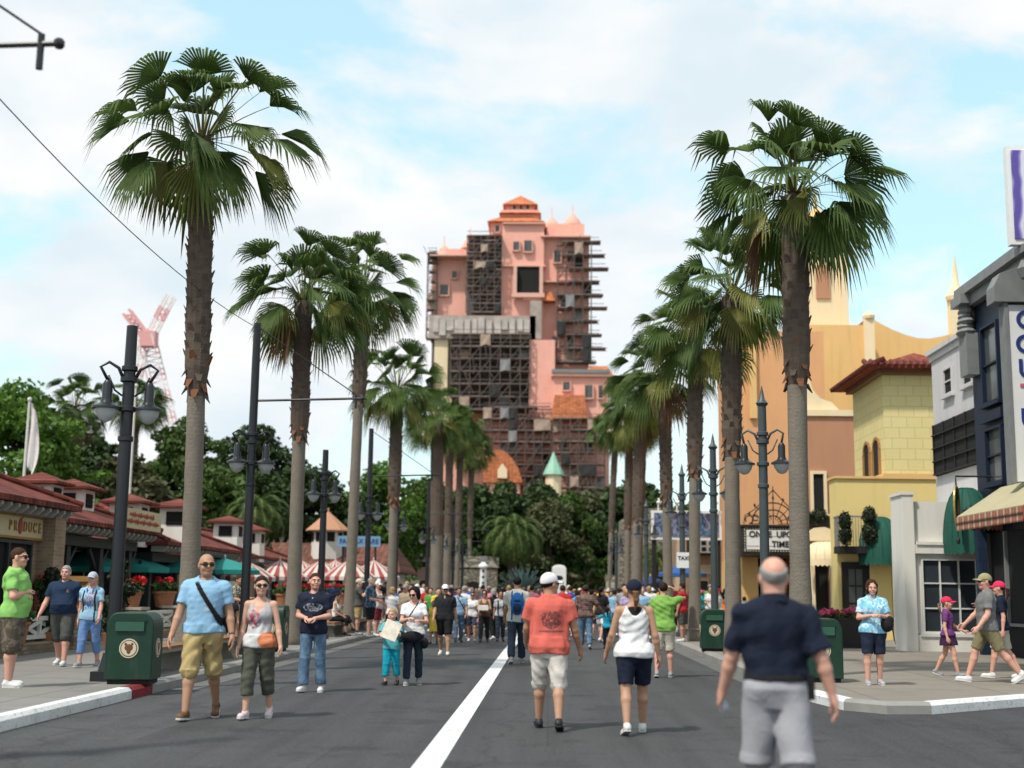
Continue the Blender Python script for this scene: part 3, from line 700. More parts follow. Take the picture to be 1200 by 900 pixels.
b = MB(); b.box(21.0,21.7,66.2,67,14,17.0); b.lathe([(.5,17.0),(.55,17.2),(.2,17.8),(.12,18.6),(.03,19.4)], 10, (21.35,66.6,0)); b.build('finial', m_creamst, th, smooth=True, world=True)
# marquee
mq = thing('theatre_marquee', 'lit white marquee reading ONCE UPON A TIME under wrought iron scrollwork', 'marquee', (9.5, 55, 3.3))
b = MB(); b.box(8.2, 10.75, 54.8, 58.49, 3.28, 4.36); b.box(8.12,10.83,54.72,58.49,3.2,3.278); b.box(8.12,10.83,54.72,58.49,4.362,4.46); b.build('box', m_iron, mq, world=True)
b = MB(); b.box(8.34, 10.62, 54.765, 54.797, 3.42, 4.24); mf = b.build('sign_face', m_signwhite, mq, world=True)
b = MB()
for z in (3.55, 3.97): b.box(8.34,10.62,54.755,54.763,z,z+.02)
b.build('letter_rail', m_ltgrey, mf, world=True)
text('lettering', 'ONCE  UPON', .36, m_black, mf, (9.5,54.75,4.05), (R(90),0,0), .01, .008, .95)
text('lettering', 'A  TIME', .36, m_black, mf, (9.55,54.75,3.64), (R(90),0,0), .01, .008, .95)
b = MB()
for i in range(22):
    for z in (3.35, 4.3): b.ell((8.27+i*.116, 54.78, z), (.028,.03,.028), 6, 4)
for i in range(8):
    for x in (8.27, 10.69): b.ell((x, 54.78, 3.42+i*.116), (.028,.03,.028), 6, 4)
b.build('bulb', M('warm bulb glass', (.8,.72,.5), .3), mq, world=True)
b = MB()
def arc(cx, cz, r, a0, a1, y=54.85, n=14, w=.03): b.tube([(cx+r*math.cos(a0+(a1-a0)*k/n), y, cz+r*math.sin(a0+(a1-a0)*k/n)) for k in range(n+1)], w, 5)
for r in (.35, .6, .9): arc(9.5, 4.5, r, 0, math.pi)
for k in range(9):
    a = math.pi*k/8; b.tube([(9.5+.2*math.cos(a),54.85,4.5+.2*math.sin(a)),(9.5+1.02*math.cos(a),54.85,4.5+1.02*math.sin(a))], .018, 5)
    if 0 < k < 8: b.ell((9.5+1.1*math.cos(a),54.85,4.5+1.1*math.sin(a)), (.05,.03,.09), 6, 4)
for sx in (-1, 1):
    arc(9.5+sx*1.02, 4.68, .16, -math.pi*.5, math.pi*1.2); arc(9.5+sx*.75, 4.75, .12, 0, math.pi*1.8)
    b.tube([(9.5+sx*1.25,54.85,4.5),(9.5+sx*1.2,54.85,4.85),(9.5+sx*.8,54.85,5.1),(9.5+sx*.4,54.85,5.5),(9.5,54.85,5.95)], .022, 5)
b.tube([(9.5,54.85,4.5),(9.5,54.85,6.1)], .022, 5); b.build('iron_crest', m_iron, mq, world=True)
# peach building beyond with balcony and second board
pb = thing('peach_building', 'pale peach building with iron balcony beyond the theatre marquee', 'building', (9, 72, 0))
b = MB(); b.box(7.1, 12.5, 70, 78, 0, 5.4); b.build('wall', M('peach wall paint', (.62,.42,.27), .85, .08, 2, .1), pb, world=True)
b = MB(); b.box(7.4, 9.9, 69.0, 69.997, 3.6, 4.5); b.build('sign_box', m_iron, pb, world=True)
b = MB(); b.box(7.5,9.8,68.96,68.998,3.7,4.4); f2 = b.build('sign_face', m_signwhite, pb, world=True)
b = MB()
for i, (u, w) in enumerate(((.15,.3),(.6,.25),(1.0,.45),(1.6,.5))):
    for z in (3.78, 4.1): b.box(7.5+u, 7.5+u+w, 68.945, 68.958, z, z+.22)
b.build('lettering', m_black, f2, world=True)
b = MB()
for i in range(18): b.box(7.4+i*.14, 7.43+i*.14, 68.9, 68.94, 4.502, 5.4)
b.box(7.4,9.9,68.88,68.96,5.4,5.46); b.build('railing', m_iron, pb, world=True)
window(pb, 7.7, 8.6, 70.0, .5, 2.3, m_creamst, m_glass, 1, 2)
b = MB(); b.box(7.3,9.2,69.9,69.996,2.6,3.1); sb = b.build('sign_band', m_creamst, pb, world=True)
# grey building and navy building
gb = thing('grey_building', 'grey stucco building with a wide black louvred window', 'building', (13, 36, 0))
b = MB(); b.box(11.34, 17, 33.62, 37.9, .1, 8.6); b.build('wall', m_greyst, gb, world=True)
b = MB(); b.box(11.2, 17.1, 33.58, 38.0, 8.602, 8.74); b.box(11.28,17.05,33.6,37.95,8.42,8.6); b.build('cornice', m_greyst, gb, world=True)
b = MB(); b.box(11.26, 11.337, 33.75, 37.7, 5.0, 6.5); lw = b.build('louvre_window', m_darkin, gb, world=True)
b = MB()
for k in range(4): b.box(11.2, 11.258, 33.7, 37.75, 5.02+k*.38, 5.06+k*.38)
for k in range(5): b.box(11.22, 11.256, 33.75+k*.98, 33.79+k*.98, 5.07, 6.5)
b.build('louvre', m_iron, lw, world=True)
window(gb, 34.2, 35.0, 11.34, 7.2, 8.0, m_greyst, m_darkin, 1, 2, face='-x', depth=.06)
window(gb, 35.9, 36.7, 11.34, 7.2, 8.0, m_greyst, m_darkin, 1, 2, face='-x', depth=.06)
nb = thing('navy_shop_building', 'navy blue shop with ornate grey pilaster and dark display windows at the right edge', 'building', (13, 28, 0))
b = MB(); b.box(11.05, 18, 21, 33.4, .1, 9.0); b.build('wall', m_bluedk, nb, world=True)
b = MB(); b.box(10.75, 11.05, 32.85, 33.45, 7.2, 8.3)
for k in range(6): b.ell((10.85, 33.15, 8.35+.14*k), (.25-.02*k, .36-.03*(k % 2)*3, .13), 10, 6)
b.box(10.6,11.05,32.7,33.55,9.05,9.3); b.build('pilaster', m_ltgrey, nb, smooth=True, world=True)
b = MB(); b.box(10.7, 18.2, 20.9, 33.55, 9.302, 9.55); b.box(10.85,18.1,20.95,33.5,9.0,9.3); b.build('cornice', m_ltgrey, nb, world=True)
for y in (29.2, 31.2):
    for z0, z1 in ((4.3,5.7),(6.3,8.3)): window(nb, y, y+1.2, 11.05, z0, z1, m_bluedk, m_glass2, 1, 2, face='-x', depth=.12)
    b = MB(); b.box(10.9,11.048,y-.15,y+1.35,5.85,6.1); b.build('spandrel', m_bluedk, nb, world=True)
b = MB(); b.box(10.96, 11.047, 24, 32.5, .15, 3.1); so_ = b.build('shopfront', m_darkin, nb, world=True)
b = MB()
for y in (24.1, 26.0, 27.6, 29.4, 31.2, 32.4): b.box(10.88,10.957,y-.05,y+.05,.9,3.1)
b.box(10.88,10.957,24,32.5,.86,.93); b.build('shopfront_frame', m_ltgrey, so_, world=True)
b = MB(); b.box(10.92, 10.956, 26.1, 27.5, .95, 3.0); b.build('display_glass', m_glass, so_, world=True)
b = MB(); b.box(10.7, 11.04, 23.8, 29.3, .1, .86); b.build('tile_base', m_bluetile, nb, world=True)
b = MB(); b.box(10.5, 10.72, 31.9, 32.12, .1, 3.3); b.build('column', m_bluetile, nb, world=True)
b = MB(); b.box(10.5,11.045,23.5,33.4,3.3,3.75); b.build('fascia', m_ltgrey, nb, world=True)
vs_ = thing('blade_sign', 'tall white vertical sign with blue letters spelling COUTURE on the navy shop', 'sign', (10.5, 28, 4))
b = MB(); b.box(10.06, 11.04, 27.9, 28.2, 4.0, 7.9); b.build('panel', m_signwhite, vs_, world=True)
b = MB(); b.box(9.98,10.055,27.86,28.24,3.95,7.95); b.box(11.04,11.05,27.86,28.24,3.95,7.95); b.build('side_frame', m_ltgrey, vs_, world=True)
b = MB(); b.prism([(9.75,7.955),(11.06,7.955),(11.06,8.75),(10.3,8.75),(9.9,8.6),(9.75,8.3)], 27.8, 28.3, 'y'); b.build('cap', m_ltgrey, vs_, world=True)
for i, ch in enumerate('COUTURE'): text('lettering', ch, .56, m_pinkl if ch == 'T' else m_navyl, vs_, (10.42, 27.89, 7.55-i*.545), (R(90),0,0), .012, .012, 1.0)
rs = thing('roof_billboard', 'white framed purple abstract billboard on the roof at the top right edge', 'billboard', (10, 27, 9.5))
b = MB(); b.box(9.84, 12.0, 26.9, 27.1, 9.0, 11.2); b.build('frame', m_signwhite, rs, world=True)
t_ = NT('purple abstract print'); w_ = t_.node('ShaderNodeTexWave'); w_.inputs['Scale'].default_value = .8; w_.inputs['Distortion'].default_value = 4; t_.link(t_.tc.outputs['Object'], w_.inputs[0])
m_purp = t_.fin(t_.ramp(w_.outputs['Fac'], [(.2,(.10,.07,.32)),(.55,(.30,.26,.55)),(.8,(.62,.62,.70))]), .5)
b = MB(); b.box(9.93, 11.9, 26.87, 26.897, 9.12, 11.1); b.build('poster', m_purp, rs, world=True)
b = MB(); b.box(10.05, 11.8, 26.8, 27.3, 8.82, 8.997); b.box(10.2,10.4,26.95,27.15,8.3,8.82); b.lathe([(.22,8.3),(.3,8.5),(.2,8.7)], 10, (10.3,27.05,0)); b.box(10.3,11.5,26.95,27.15,8.3,8.5); b.build('support', m_ltgrey, rs, world=True)
# ---------------- awnings
def dome_awning(label, x0, x1, y, z0, z1, depth, mat=m_greenc):
    t = thing('dome_awning', label, 'awning', ((x0+x1)/2, y, z0)); n, k = 14, 8
    b = MB(); vs = []; fs = []; xm, hw = (x0+x1)/2, (x1-x0)/2
    for j in range(k+1):
        u = math.pi/2*j/k
        for i in range(n+1):
            a = math.pi*i/n; rr = math.cos(u)
            vs.append((xm-hw*math.cos(a)*(.12+.88*rr**.85), y-depth*math.sin(a)**.8*rr**.85-.01, z0+(z1-z0)*math.sin(u)))
    for j in range(k):
        for i in range(n): fs.append((j*(n+1)+i, j*(n+1)+i+1, (j+1)*(n+1)+i+1, (j+1)*(n+1)+i))
    b.add(vs, fs); b.build('canopy', mat, t, smooth='all', world=True)
    r = MB()
    for i in range(0, n+1, 2): r.tube([Vector(vs[j*(n+1)+i])*1.0+Vector((0,-.008,.008)) for j in range(k+1)], .014, 5)
    r.build('rib', mat, t, world=True)
    v = MB()
    for i in range(n):
        p, q = vs[i], vs[i+1]
        v.add([(p[0],p[1]-.004,p[2]),(q[0],q[1]-.004,q[2]),(q[0],q[1]-.004,q[2]-.22),((p[0]+q[0])/2,(p[1]+q[1])/2-.004,q[2]-.28),(p[0],p[1]-.004,p[2]-.22)], [(0,1,2,3,4)])
    v.build('valance', mat, t, world=True)
dome_awning('round green dome awning over the side door of the yellow building', 9.95, 11.3, 41.86, 2.75, 4.05, 1.0)
dome_awning('wide green dome awning over the white shop corner', 10.1, 11.3, 33.36, 2.85, 4.3, 1.0)
dome_awning('small cream dome canopy in front of the terracotta building', 9.85, 11.4, 50.25, 2.9, 3.58, .9, m_creamst)
sa = thing('striped_awning', 'cream slanted awning with orange and black scalloped fringe on the navy shop', 'awning', (10, 28, 3.2))
b = MB(); b.add([(9.45,25.9,3.32),(9.45,30.1,3.32),(10.496,30.1,4.02),(10.496,25.9,4.02),(9.45,25.9,3.36),(9.45,30.1,3.36),(10.496,30.1,4.06),(10.496,25.9,4.06)], [(0,1,2,3),(4,7,6,5),(0,4,5,1),(1,5,6,2),(2,6,7,3),(3,7,4,0)]); b.build('canopy', M('cream awning canvas', (.42,.38,.24), .8, .12, 3), sa, world=True)
m_or = M('orange fringe', (.38,.12,.07), .8); m_cr = M('cream fringe', (.46,.42,.30), .8)
v = MB(); y = 25.9; i = 0
while y < 30.09:
    m = [0,2,0,1][i % 4]; v.add([(9.445,y,3.34),(9.445,y+.095,3.34),(9.445,y+.095,3.08),(9.445,y+.047,3.02),(9.445,y,3.08)], [(0,1,2,3,4)], m)
    v.add([(9.435,y,3.2),(9.435,y+.047,3.14),(9.435,y+.095,3.2),(9.435,y+.095,3.24),(9.435,y+.047,3.18),(9.435,y,3.24)], [(0,1,4,5),(1,2,3,4)], 3); y += .095; i += 1
x = 9.45; i = 0
while x < 10.45:
    for Y in (30.103, 25.897): v.add([(x,Y,3.34+(x-9.45)*.67),(x+.095,Y,3.34+(x-9.355)*.67),(x+.095,Y,3.1),(x+.047,Y,3.04),(x,Y,3.1)], [(0,1,2,3,4)], [0,2,0,1][i % 4])
    x += .095; i += 1
v.build('fringe', [m_or, m_cr, M('dull salmon fringe', (.34,.17,.12), .8), m_black], sa, world=True)
os_ = thing('oval_sign', 'dark oval hanging sign with gold rim beside the green dome awning', 'sign', (10.2, 32.2, 3.8))
b = MB(); b.T = Matrix.Translation((10.12,32.2,3.75)) @ Matrix.Rotation(R(62),4,'Z'); b.ell((0,0,0),(.30,.04,.5),20,10); b.build('board', m_iron, os_, smooth='all', world=True)
b = MB(); b.T = Matrix.Translation((10.12,32.2,3.75)) @ Matrix.Rotation(R(62),4,'Z'); b.tube([(.31*math.cos(2*math.pi*k/24),0,.51*math.sin(2*math.pi*k/24)) for k in range(25)], .03, 6); b.ell((0,-.035,-.02),(.12,.02,.2),10,6); b.build('gold_rim', M('gold paint', (.38,.27,.09), .4, metal=.4), os_, world=True)
b = MB(); b.tube([(10.12,32.2,4.28),(10.12,32.2,4.5),(11.04,32.2,4.5)], .025, 6); b.tube([(10.12,32.2,3.2),(10.12,32.2,2.95)], .012, 5); b.ell((10.12,32.2,2.9),(.05,.05,.09),8,5); b.build('bracket', m_iron, os_, world=True)

# ================================================================== FAR: STONE WALLS, HOTEL TOWER
fw = thing('stone_gate_wall', 'far tan stone wall with pale cap and dark arch at the left end of the street', 'wall', (-7.5, 102, 0))
b = MB(); b.box(-9.6, -4.1, 102, 103, 0, 3.4); b.build('wall', m_stone, fw, world=True)
b = MB(); b.box(-9.7, -4.0, 101.9, 103.1, 3.402, 4.25); b.build('cap', m_stonec, fw, world=True)
pr = [(-.8,0),(.8,0),(.8,1.5)]+[(.8*math.cos(math.pi*k/8), 1.5+.8*math.sin(math.pi*k/8)) for k in range(1,8)]+[(-.8,1.5)]
b = MB(); b.prism([(-6.0+p, .02+q) for p, q in pr], 101.93, 101.997, 'y'); b.build('arch', m_darkin, fw, world=True)
pg = thing('white_pergola', 'white timber pergola frame at the far left of the street', 'pergola', (-10, 98, 0))
for x in (-10.6, -8.4):
    b = MB(); b.box(x-.14,x+.14,97.86,98.14,0,3.7); b.box(x-.22,x+.22,97.78,98.22,0,.5); b.build('post', m_whitew, pg, world=True)
b = MB(); b.box(-11.3,-7.7,97.8,98.2,3.702,4.1); b.build('beam', m_whitew, pg, world=True)
for i in range(8): 
    b = MB(); b.box(-11.2+i*.48,-11.08+i*.48,97.2,98.9,4.102,4.3); b.build('rafter', m_whitew, pg, world=True)
b = MB(); b.box(-10.0,-8.9,97.9,98.0,2.3,3.3); b.build('pink_notice', M('pink notice', (.5,.33,.30), .7), pg, world=True)
st = thing('stone_tower', 'tall grey field stone pillar behind the right hand palms', 'tower', (6.5, 88, 0))
b = MB(); b.prism([(4.7,0),(9.0,0),(8.8,6.6),(8.2,7.4),(6.0,7.2),(4.9,6.5)], 88, 91, 'y'); b.build('shaft', m_stone, st, world=True)
sp = thing('stone_pier', 'short stacked pale stone pier at the far right kerb', 'pier', (4.1, 86, 0))
for k in range(6):
    b = MB(); o = .05*((k*5) % 3-1); b.box(3.75+o,4.5+o,86,86.8,.1+k*.44,.1+k*.44+.42); b.build('stone_block', m_stonec if k % 2 == 0 else m_stone, sp, world=True)
rw = thing('stone_garden_wall', 'low field stone wall behind the small palm on the right', 'wall', (7.5, 84, 0))
b = MB(); b.prism([(7.6,0),(13,0),(13,3.2),(10.5,3.3),(9.4,3.0),(8.2,3.3),(7.6,2.8)], 84, 85, 'y'); b.build('wall', m_stone, rw, world=True)

TY = 193.0
def tx(p): return AY(p, 450, TY)[0]
def tz(p): return AY(600, p, TY)[1]
ht = thing('hotel_tower', 'tall rose pink hotel tower wrapped in scaffolding on the hill behind the street', 'building', (tx(606), TY, 0))
def dx(p, y): return AY(p, 450, TY+y)[0]
def dz_(p, y): return AY(600, p, TY+y)[1]
def blk(B, p0, p1, q0, q1, y0, y1, m=0): B.box(dx(p0,y0), dx(p1,y0), TY+y0, TY+y1, dz_(q1,y0), dz_(q0,y0), m)
b = MB()
blk(b, 503, 560, 300, 400, 0, 16); blk(b, 512, 545, 292, 301, .5, 15); blk(b, 545, 588, 284, 400, 2, 18)
blk(b, 586, 636, 262, 640, -2, 20); blk(b, 634, 690, 276, 640, -1, 17); blk(b, 640, 684, 262, 277, 0, 16)
blk(b, 572, 632, 258, 284, 3, 15)
blk(b, 508, 588, 400, 640, 3, 18)
blk(b, 648, 714, 440, 640, -6, 10); 
b.build('wall', m_pinkst, ht, world=True)
b = MB(); blk(b, 584, 630, 246, 257.5, 5, 13); blk(b, 590, 624, 238, 246.3, 6, 12); b.build('crown_storey', m_pinkst, ht, world=True)
rb = MB()
def pyr(p0, p1, q0, q1, y0, y1):
    x0,x1,z0,z1 = dx(p0,y0),dx(p1,y0),dz_(q1,y0),dz_(q0,(y0+y1)/2); rb.add([(x0,TY+y0,z0),(x1,TY+y0,z0),(x1,TY+y1,z0),(x0,TY+y1,z0),((x0+x1)/2,TY+(y0+y1)/2,z1)], [(0,1,4),(1,2,4),(2,3,4),(3,0,4),(3,2,1,0)])
m_oran = tiles('orange roof tile', (.52,.16,.07), (.60,.22,.10), .5, 0)
pyr(582, 632, 246, 249, 4, 14); pyr(586, 628, 229, 239, 5, 13); pyr(568, 636, 248, 259, 2, 16)
def frus(p0, p1, q0, q1, y0, y1, s): # sloped skirt roof
    x0,x1,z0,z1 = dx(p0,y0),dx(p1,y0),dz_(q1,y0),dz_(q0,y0); i = (x1-x0)*s; j = (y1-y0)*s
    rb.add([(x0,TY+y0,z0),(x1,TY+y0,z0),(x1,TY+y1,z0),(x0,TY+y1,z0),(x0+i,TY+y0+j,z1),(x1-i,TY+y0+j,z1),(x1-i,TY+y1-j,z1),(x0+i,TY+y1-j,z1)], [(0,1,5,4),(1,2,6,5),(2,3,7,6),(3,0,4,7),(4,5,6,7),(3,2,1,0)])
frus(645, 690, 462, 492, -7.8, -5.5, .12); frus(632, 650, 340, 352, -3, 0, .3); frus(630,652,476,490,-3.2,0,.3); frus(684, 720, 424, 440, -6, 9, .2)
rb.build_each('roof', m_oran, ht, world=True)
b = MB()
for px, q in ((516, 300), (645, 266), (670, 262), (547, 290)):
    x, z = tx(px), tz(q); b.lathe([(1.15,z-2.2),(1.15,z),(1.45,z+.1),(1.4,z+.4),(.95,z+1.2),(.35,z+1.9),(.1,z+2.2),(.04,z+3.6)], 12, (x,TY+1.5,0))
b.build_each('turret', m_pinkst, ht, smooth=True, world=True)
b = MB()
for p0,p1,q in ((500,562,300),(586,638,262),(632,692,277),(586,638,312),(632,692,330)): blk(b, p0, p1, q-1.6, q+.0, -2.6, 2.0)
blk(b, 646, 716, 434, 440, -6.6, 10.5); b.build_each('cornice', M('pale rose trim', (.68,.40,.32), .8), ht, world=True)
b = MB(); blk(b, 646.5, 714, 432, 436, -6.8, 10.6); b.build('flat_roof', m_ltgrey, ht, world=True)
dk = M('dark weathered facade', (.10,.085,.08), .9, .55, .35, .2, 3, grime=.7)
b = MB(); blk(b, 505, 630, 398, 478, -2.9, 3); b.build('dark_facade', dk, ht, world=True)
b = MB(); blk(b, 501, 627, 370, 397, -4.2, -2.4); blk(b, 620, 634, 352, 397, -4.2, -2.4); b.build('sign_ledge', M('pale weathered ledge', (.40,.33,.29), .85, .35, .8, grime=.5), ht, world=True)
lr = random.Random(4); b = MB(); x = 506
while x < 618:
    w = lr.uniform(5,11); blk(b, x, x+w, 372+lr.uniform(0,4), 392+lr.uniform(-6,3), -4.45-.02*lr.random(), -4.2); x += w+lr.uniform(.6,3)
b.build_each('ledge_panel', M('bleached ledge panel', (.52,.47,.44), .85, .4, .7, grime=.4), ht, world=True)
b = MB(); blk(b, 601, 634, 312, 344, -2.35, -2.05); b.build('opening', m_darkin, ht, world=True)
b = MB(); blk(b, 600, 604, 312, 346, -3.2, -2.36); blk(b, 631, 635, 312, 346, -3.2, -2.36); blk(b, 598, 637, 343, 348, -3.4, -2.36); b.build('opening_surround', MATS['pale rose trim'], ht, world=True)
for p, q, w, h, yy in ((518,340,10,12,0),(517,378,12,10,0),(530,322,6,8,0),(555,330,7,10,2),(603,288,7,10,-2),(617,288,9,13,-2),(652,300,8,14,-1),(668,300,8,14,-1),(660,352,8,14,-1),(650,400,7,12,-1),(668,400,7,12,-1),(600,243,4,5,6),(608,243,4,5,6),(616,243,4,5,6),(593,270,5,7,3),(580,268,5,7,3),(664,452,8,9,-6),(690,458,9,15,-6),(704,458,5,15,-6),(660,520,9,14,-6),(690,520,9,14,-6)):
    w_ = MB(); blk(w_, p-w/2, p+w/2, q-h/2, q+h/2, yy-.06, yy-.02); wo = w_.build('window', m_glass2, ht, world=True)
    f_ = MB(); blk(f_, p-w/2-1.2, p-w/2, q-h/2-1, q+h/2+1, yy-.5, yy-.01); blk(f_, p+w/2, p+w/2+1.2, q-h/2-1, q+h/2+1, yy-.5, yy-.01); blk(f_, p-w/2, p+w/2, q+h/2, q+h/2+1.4, yy-.6, yy-.01); f_.build('frame', MATS['pale rose trim'], wo, world=True)
b = MB(); blk(b, 508, 524, 398, 470, -3.6, -2.95); blk(b, 505, 530, 465, 520, -3.5, -2.9); b.build('stained_pier', m_creamst, ht, world=True)
b = MB(); blk(b, 620, 650, 398, 640, -4.4, -2.05); b.build('buttress', m_pinkst, ht, world=True)
# lower annexes
ax = thing('annex_building', 'low building with rounded orange roof at the foot of the pink tower', 'building', (tx(595), TY-14, 0))
b = MB(); b.box(tx(577), tx(613), TY-16, TY-8, 5, tz(573)); b.build('wall', m_pinkst, ax, world=True)
b = MB(); x0, x1, z0 = tx(574), tx(616), tz(574); b.prism([(x0+(x1-x0)*k/10, z0+(tz(541)-z0)*math.sin(math.pi*min(1,.18+.82*k/10))**.7 if k < 10 else z0) for k in range(11)]+[(x1,z0-.3),(x0,z0-.3)], TY-16.6, TY-7.5, 'y'); b.build('roof', m_oran, ax, world=True)
b = MB(); b.prism([(tx(590),tz(572)),(tx(600),tz(572)),(tx(600),tz(563)),(tx(595),tz(556)),(tx(590),tz(563))], TY-17, TY-16.5, 'y'); b.build('dormer', m_creamst, ax, world=True)
gs = thing('spired_kiosk', 'small cream kiosk with a pale green copper spire below the pink tower', 'kiosk', (tx(649), TY-14, 0))
b = MB(); b.lathe([(1.1,6),(1.1,tz(566))], 8, (tx(649),TY-14,0)); b.build('drum', m_creamst, gs, world=True)
b = MB(); b.lathe([(1.5,tz(566)),(1.3,tz(562)),(.55,tz(550)),(.08,tz(541))], 8, (tx(649),TY-14,0)); b.build('spire', M('verdigris copper', (.25,.47,.36), .6), gs, world=True)
# scaffolding
m_scaf = M('rusty scaffold steel', (.13,.095,.085), .7, .3, 2); m_deck = M('scaffold board', (.24,.20,.17), .85, .3, 2)
def scaffold(label, p0, p1, q0, q1, y0, y1, nx, nz, out=0, decks=True, net=None):
    t = thing('scaffolding', label, 'scaffolding', (tx((p0+p1)/2), TY+y0, 0), group='scaffolds on the pink tower')
    x0,x1,z0,z1 = tx(p0),tx(p1),tz(q1),tz(q0); b = MB(); dk_ = MB(); tp_2 = random.Random(int(p0+q0*3))
    for i in range(nx+1):
        x = x0+(x1-x0)*i/nx
        for y in (y0, y1): b.bar((x,TY+y,z0),(x,TY+y,z1),.11,.11)
    for j in range(nz+1):
        z = z0+(z1-z0)*j/nz; o = out*((j*37 % 10)/10.0+.4) if out else 0
        for y in (y0, y1): b.bar((x0,TY+y-.02,z),(x1+o+((j*53+int(p0)) % 7)*.08-.2,TY+y-.02,z+((j*31) % 5)*.05),.10,.10); b.bar((x0,TY+y-.03,z+.7),(x1+o*.8,TY+y-.03,z+.7),.08,.08)
        if decks: xs = x0+(x1-x0)*tp_2.choice((0,0,.15,.35)); xe = x1+o-(x1-x0)*tp_2.choice((0,0,0,.2) if not out else (0,)); dk_.box(xs, xe, TY+y0+.1, TY+y1-.1, z+.06, z+.20)
    for i in range(nx):
        for j in range(nz):
            if (i+j) % 2 == 0: a = x0+(x1-x0)*i/nx; c = x0+(x1-x0)*(i+1)/nx; b.bar((a,TY+y0-.08,z0+(z1-z0)*j/nz),(c,TY+y0-.08,z0+(z1-z0)*(j+1)/nz),.09,.09)
    for _ in range(nx*2):
        xa = tp_2.uniform(x0, x1); za = tp_2.uniform(z0, z1*.96+z0*.04); b.bar((xa,TY+y0-.15,za),(xa+tp_2.uniform(-1.6,1.6),TY+y0-.2,min(z1+1.2,za+tp_2.uniform(1,4))),.08,.08)
    b.build('frame', m_scaf, t, world=True)
    if decks: dk_.build('deck', m_deck, t, world=True)
    tp_ = random.Random(int(p0*7+q0)); tb = MB()
    for _ in range(max(3, nx*nz//3)):
        i, j = tp_.randrange(nx), tp_.randrange(nz); i2 = min(nx, i+tp_.choice((1,1,2))); o_ = y1-.35 if tp_.random() < .6 else y0-.12
        xa, xb, za, zb = x0+(x1-x0)*i/nx, x0+(x1-x0)*i2/nx, z0+(z1-z0)*j/nz, z0+(z1-z0)*(j+1)/nz; sag = .35*tp_.random(); tb.add([(xa,TY+o_,za),((xa+xb)/2,TY+o_-.25,za+sag),(xb,TY+o_,za+.1),(xb,TY+o_-.02,zb),((xa+xb)/2,TY+o_-.1,zb-sag*.4),(xa,TY+o_-.02,zb)], [(0,1,4,5),(1,2,3,4)], tp_.choice((0,1,2,1)))
    tb.build_each('tarpaulin', [M('grey tarpaulin', (.22,.22,.22), .8, .3, 1), M('black netting', (.03,.03,.03), .9, .3, 1), M('tan plywood', (.36,.27,.21), .85, .3, 1)], t, world=True, fix=False)
    if net:
        n = MB(); n.box(x0, x1, TY+y1-.05, TY+y1, z0, z1); n.build('netting', net, t, world=True)
m_net = M('dark debris net', (.10,.095,.095), .95, .45, .6, .2, 4)
scaffold('dark netted scaffold up the middle of the pink tower', 546, 587, 284, 372, -3.6, -1.0, 5, 9, 0, True, m_net)
scaffold('open scaffold with platforms sticking out on the right side of the pink tower', 652, 692, 290, 428, -3.4, -1.2, 4, 9, 2.0)
scaffold('rust brown scaffold across the lower front of the pink tower', 570, 646, 486, 590, -7.4, -4.6, 8, 8)
scaffold('rust brown scaffold at the lower right corner of the pink tower', 648, 706, 500, 590, -9.6, -7.0, 6, 7)
scaffold('grey scaffold over the dark charred facade of the pink tower', 530, 622, 400, 486, -5.4, -3.2, 8, 6)
scaffold('narrow scaffold on the left edge of the pink tower', 499, 510, 300, 400, -1.8, -.3, 1, 9, 0)
# ================================================================== FOLIAGE
def leaf_cloud(n, clumps, size, rs, squash=1.0, shell=.55):
    """n leaf quads spread through ellipsoid clumps [(x,y,z,rx,ry,rz)]; returns V,F"""
    cl = np.array(clumps, float); vol = cl[:,3]*cl[:,4]*cl[:,5]; vol = vol**.75
    idx = rs.choice(len(cl), n, p=vol/vol.sum())
    d = rs.normal(size=(n,3)); d /= np.linalg.norm(d, axis=1)[:,None]
    r = (shell + (1-shell)*rs.random(n))**.7; r = np.where(rs.random(n) < .12, r*1.18, r)
    c = cl[idx,:3] + d*r[:,None]*cl[idx,3:6]
    u = rs.normal(size=(n,3)); u[:,2] -= .5; u /= np.linalg.norm(u, axis=1)[:,None]
    w = np.cross(u, d + rs.normal(size=(n,3))*.7); w /= (np.linalg.norm(w, axis=1)[:,None]+1e-9)
    s = size*(.6+.8*rs.random(n))[:,None]
    a, b = u*s, w*s*.42
    V = np.stack([c-a*.5, c+b-a*.05, c+a*.5, c-b-a*.05], 1).reshape(-1,3)
    return V, np.arange(4*n).reshape(n,4)
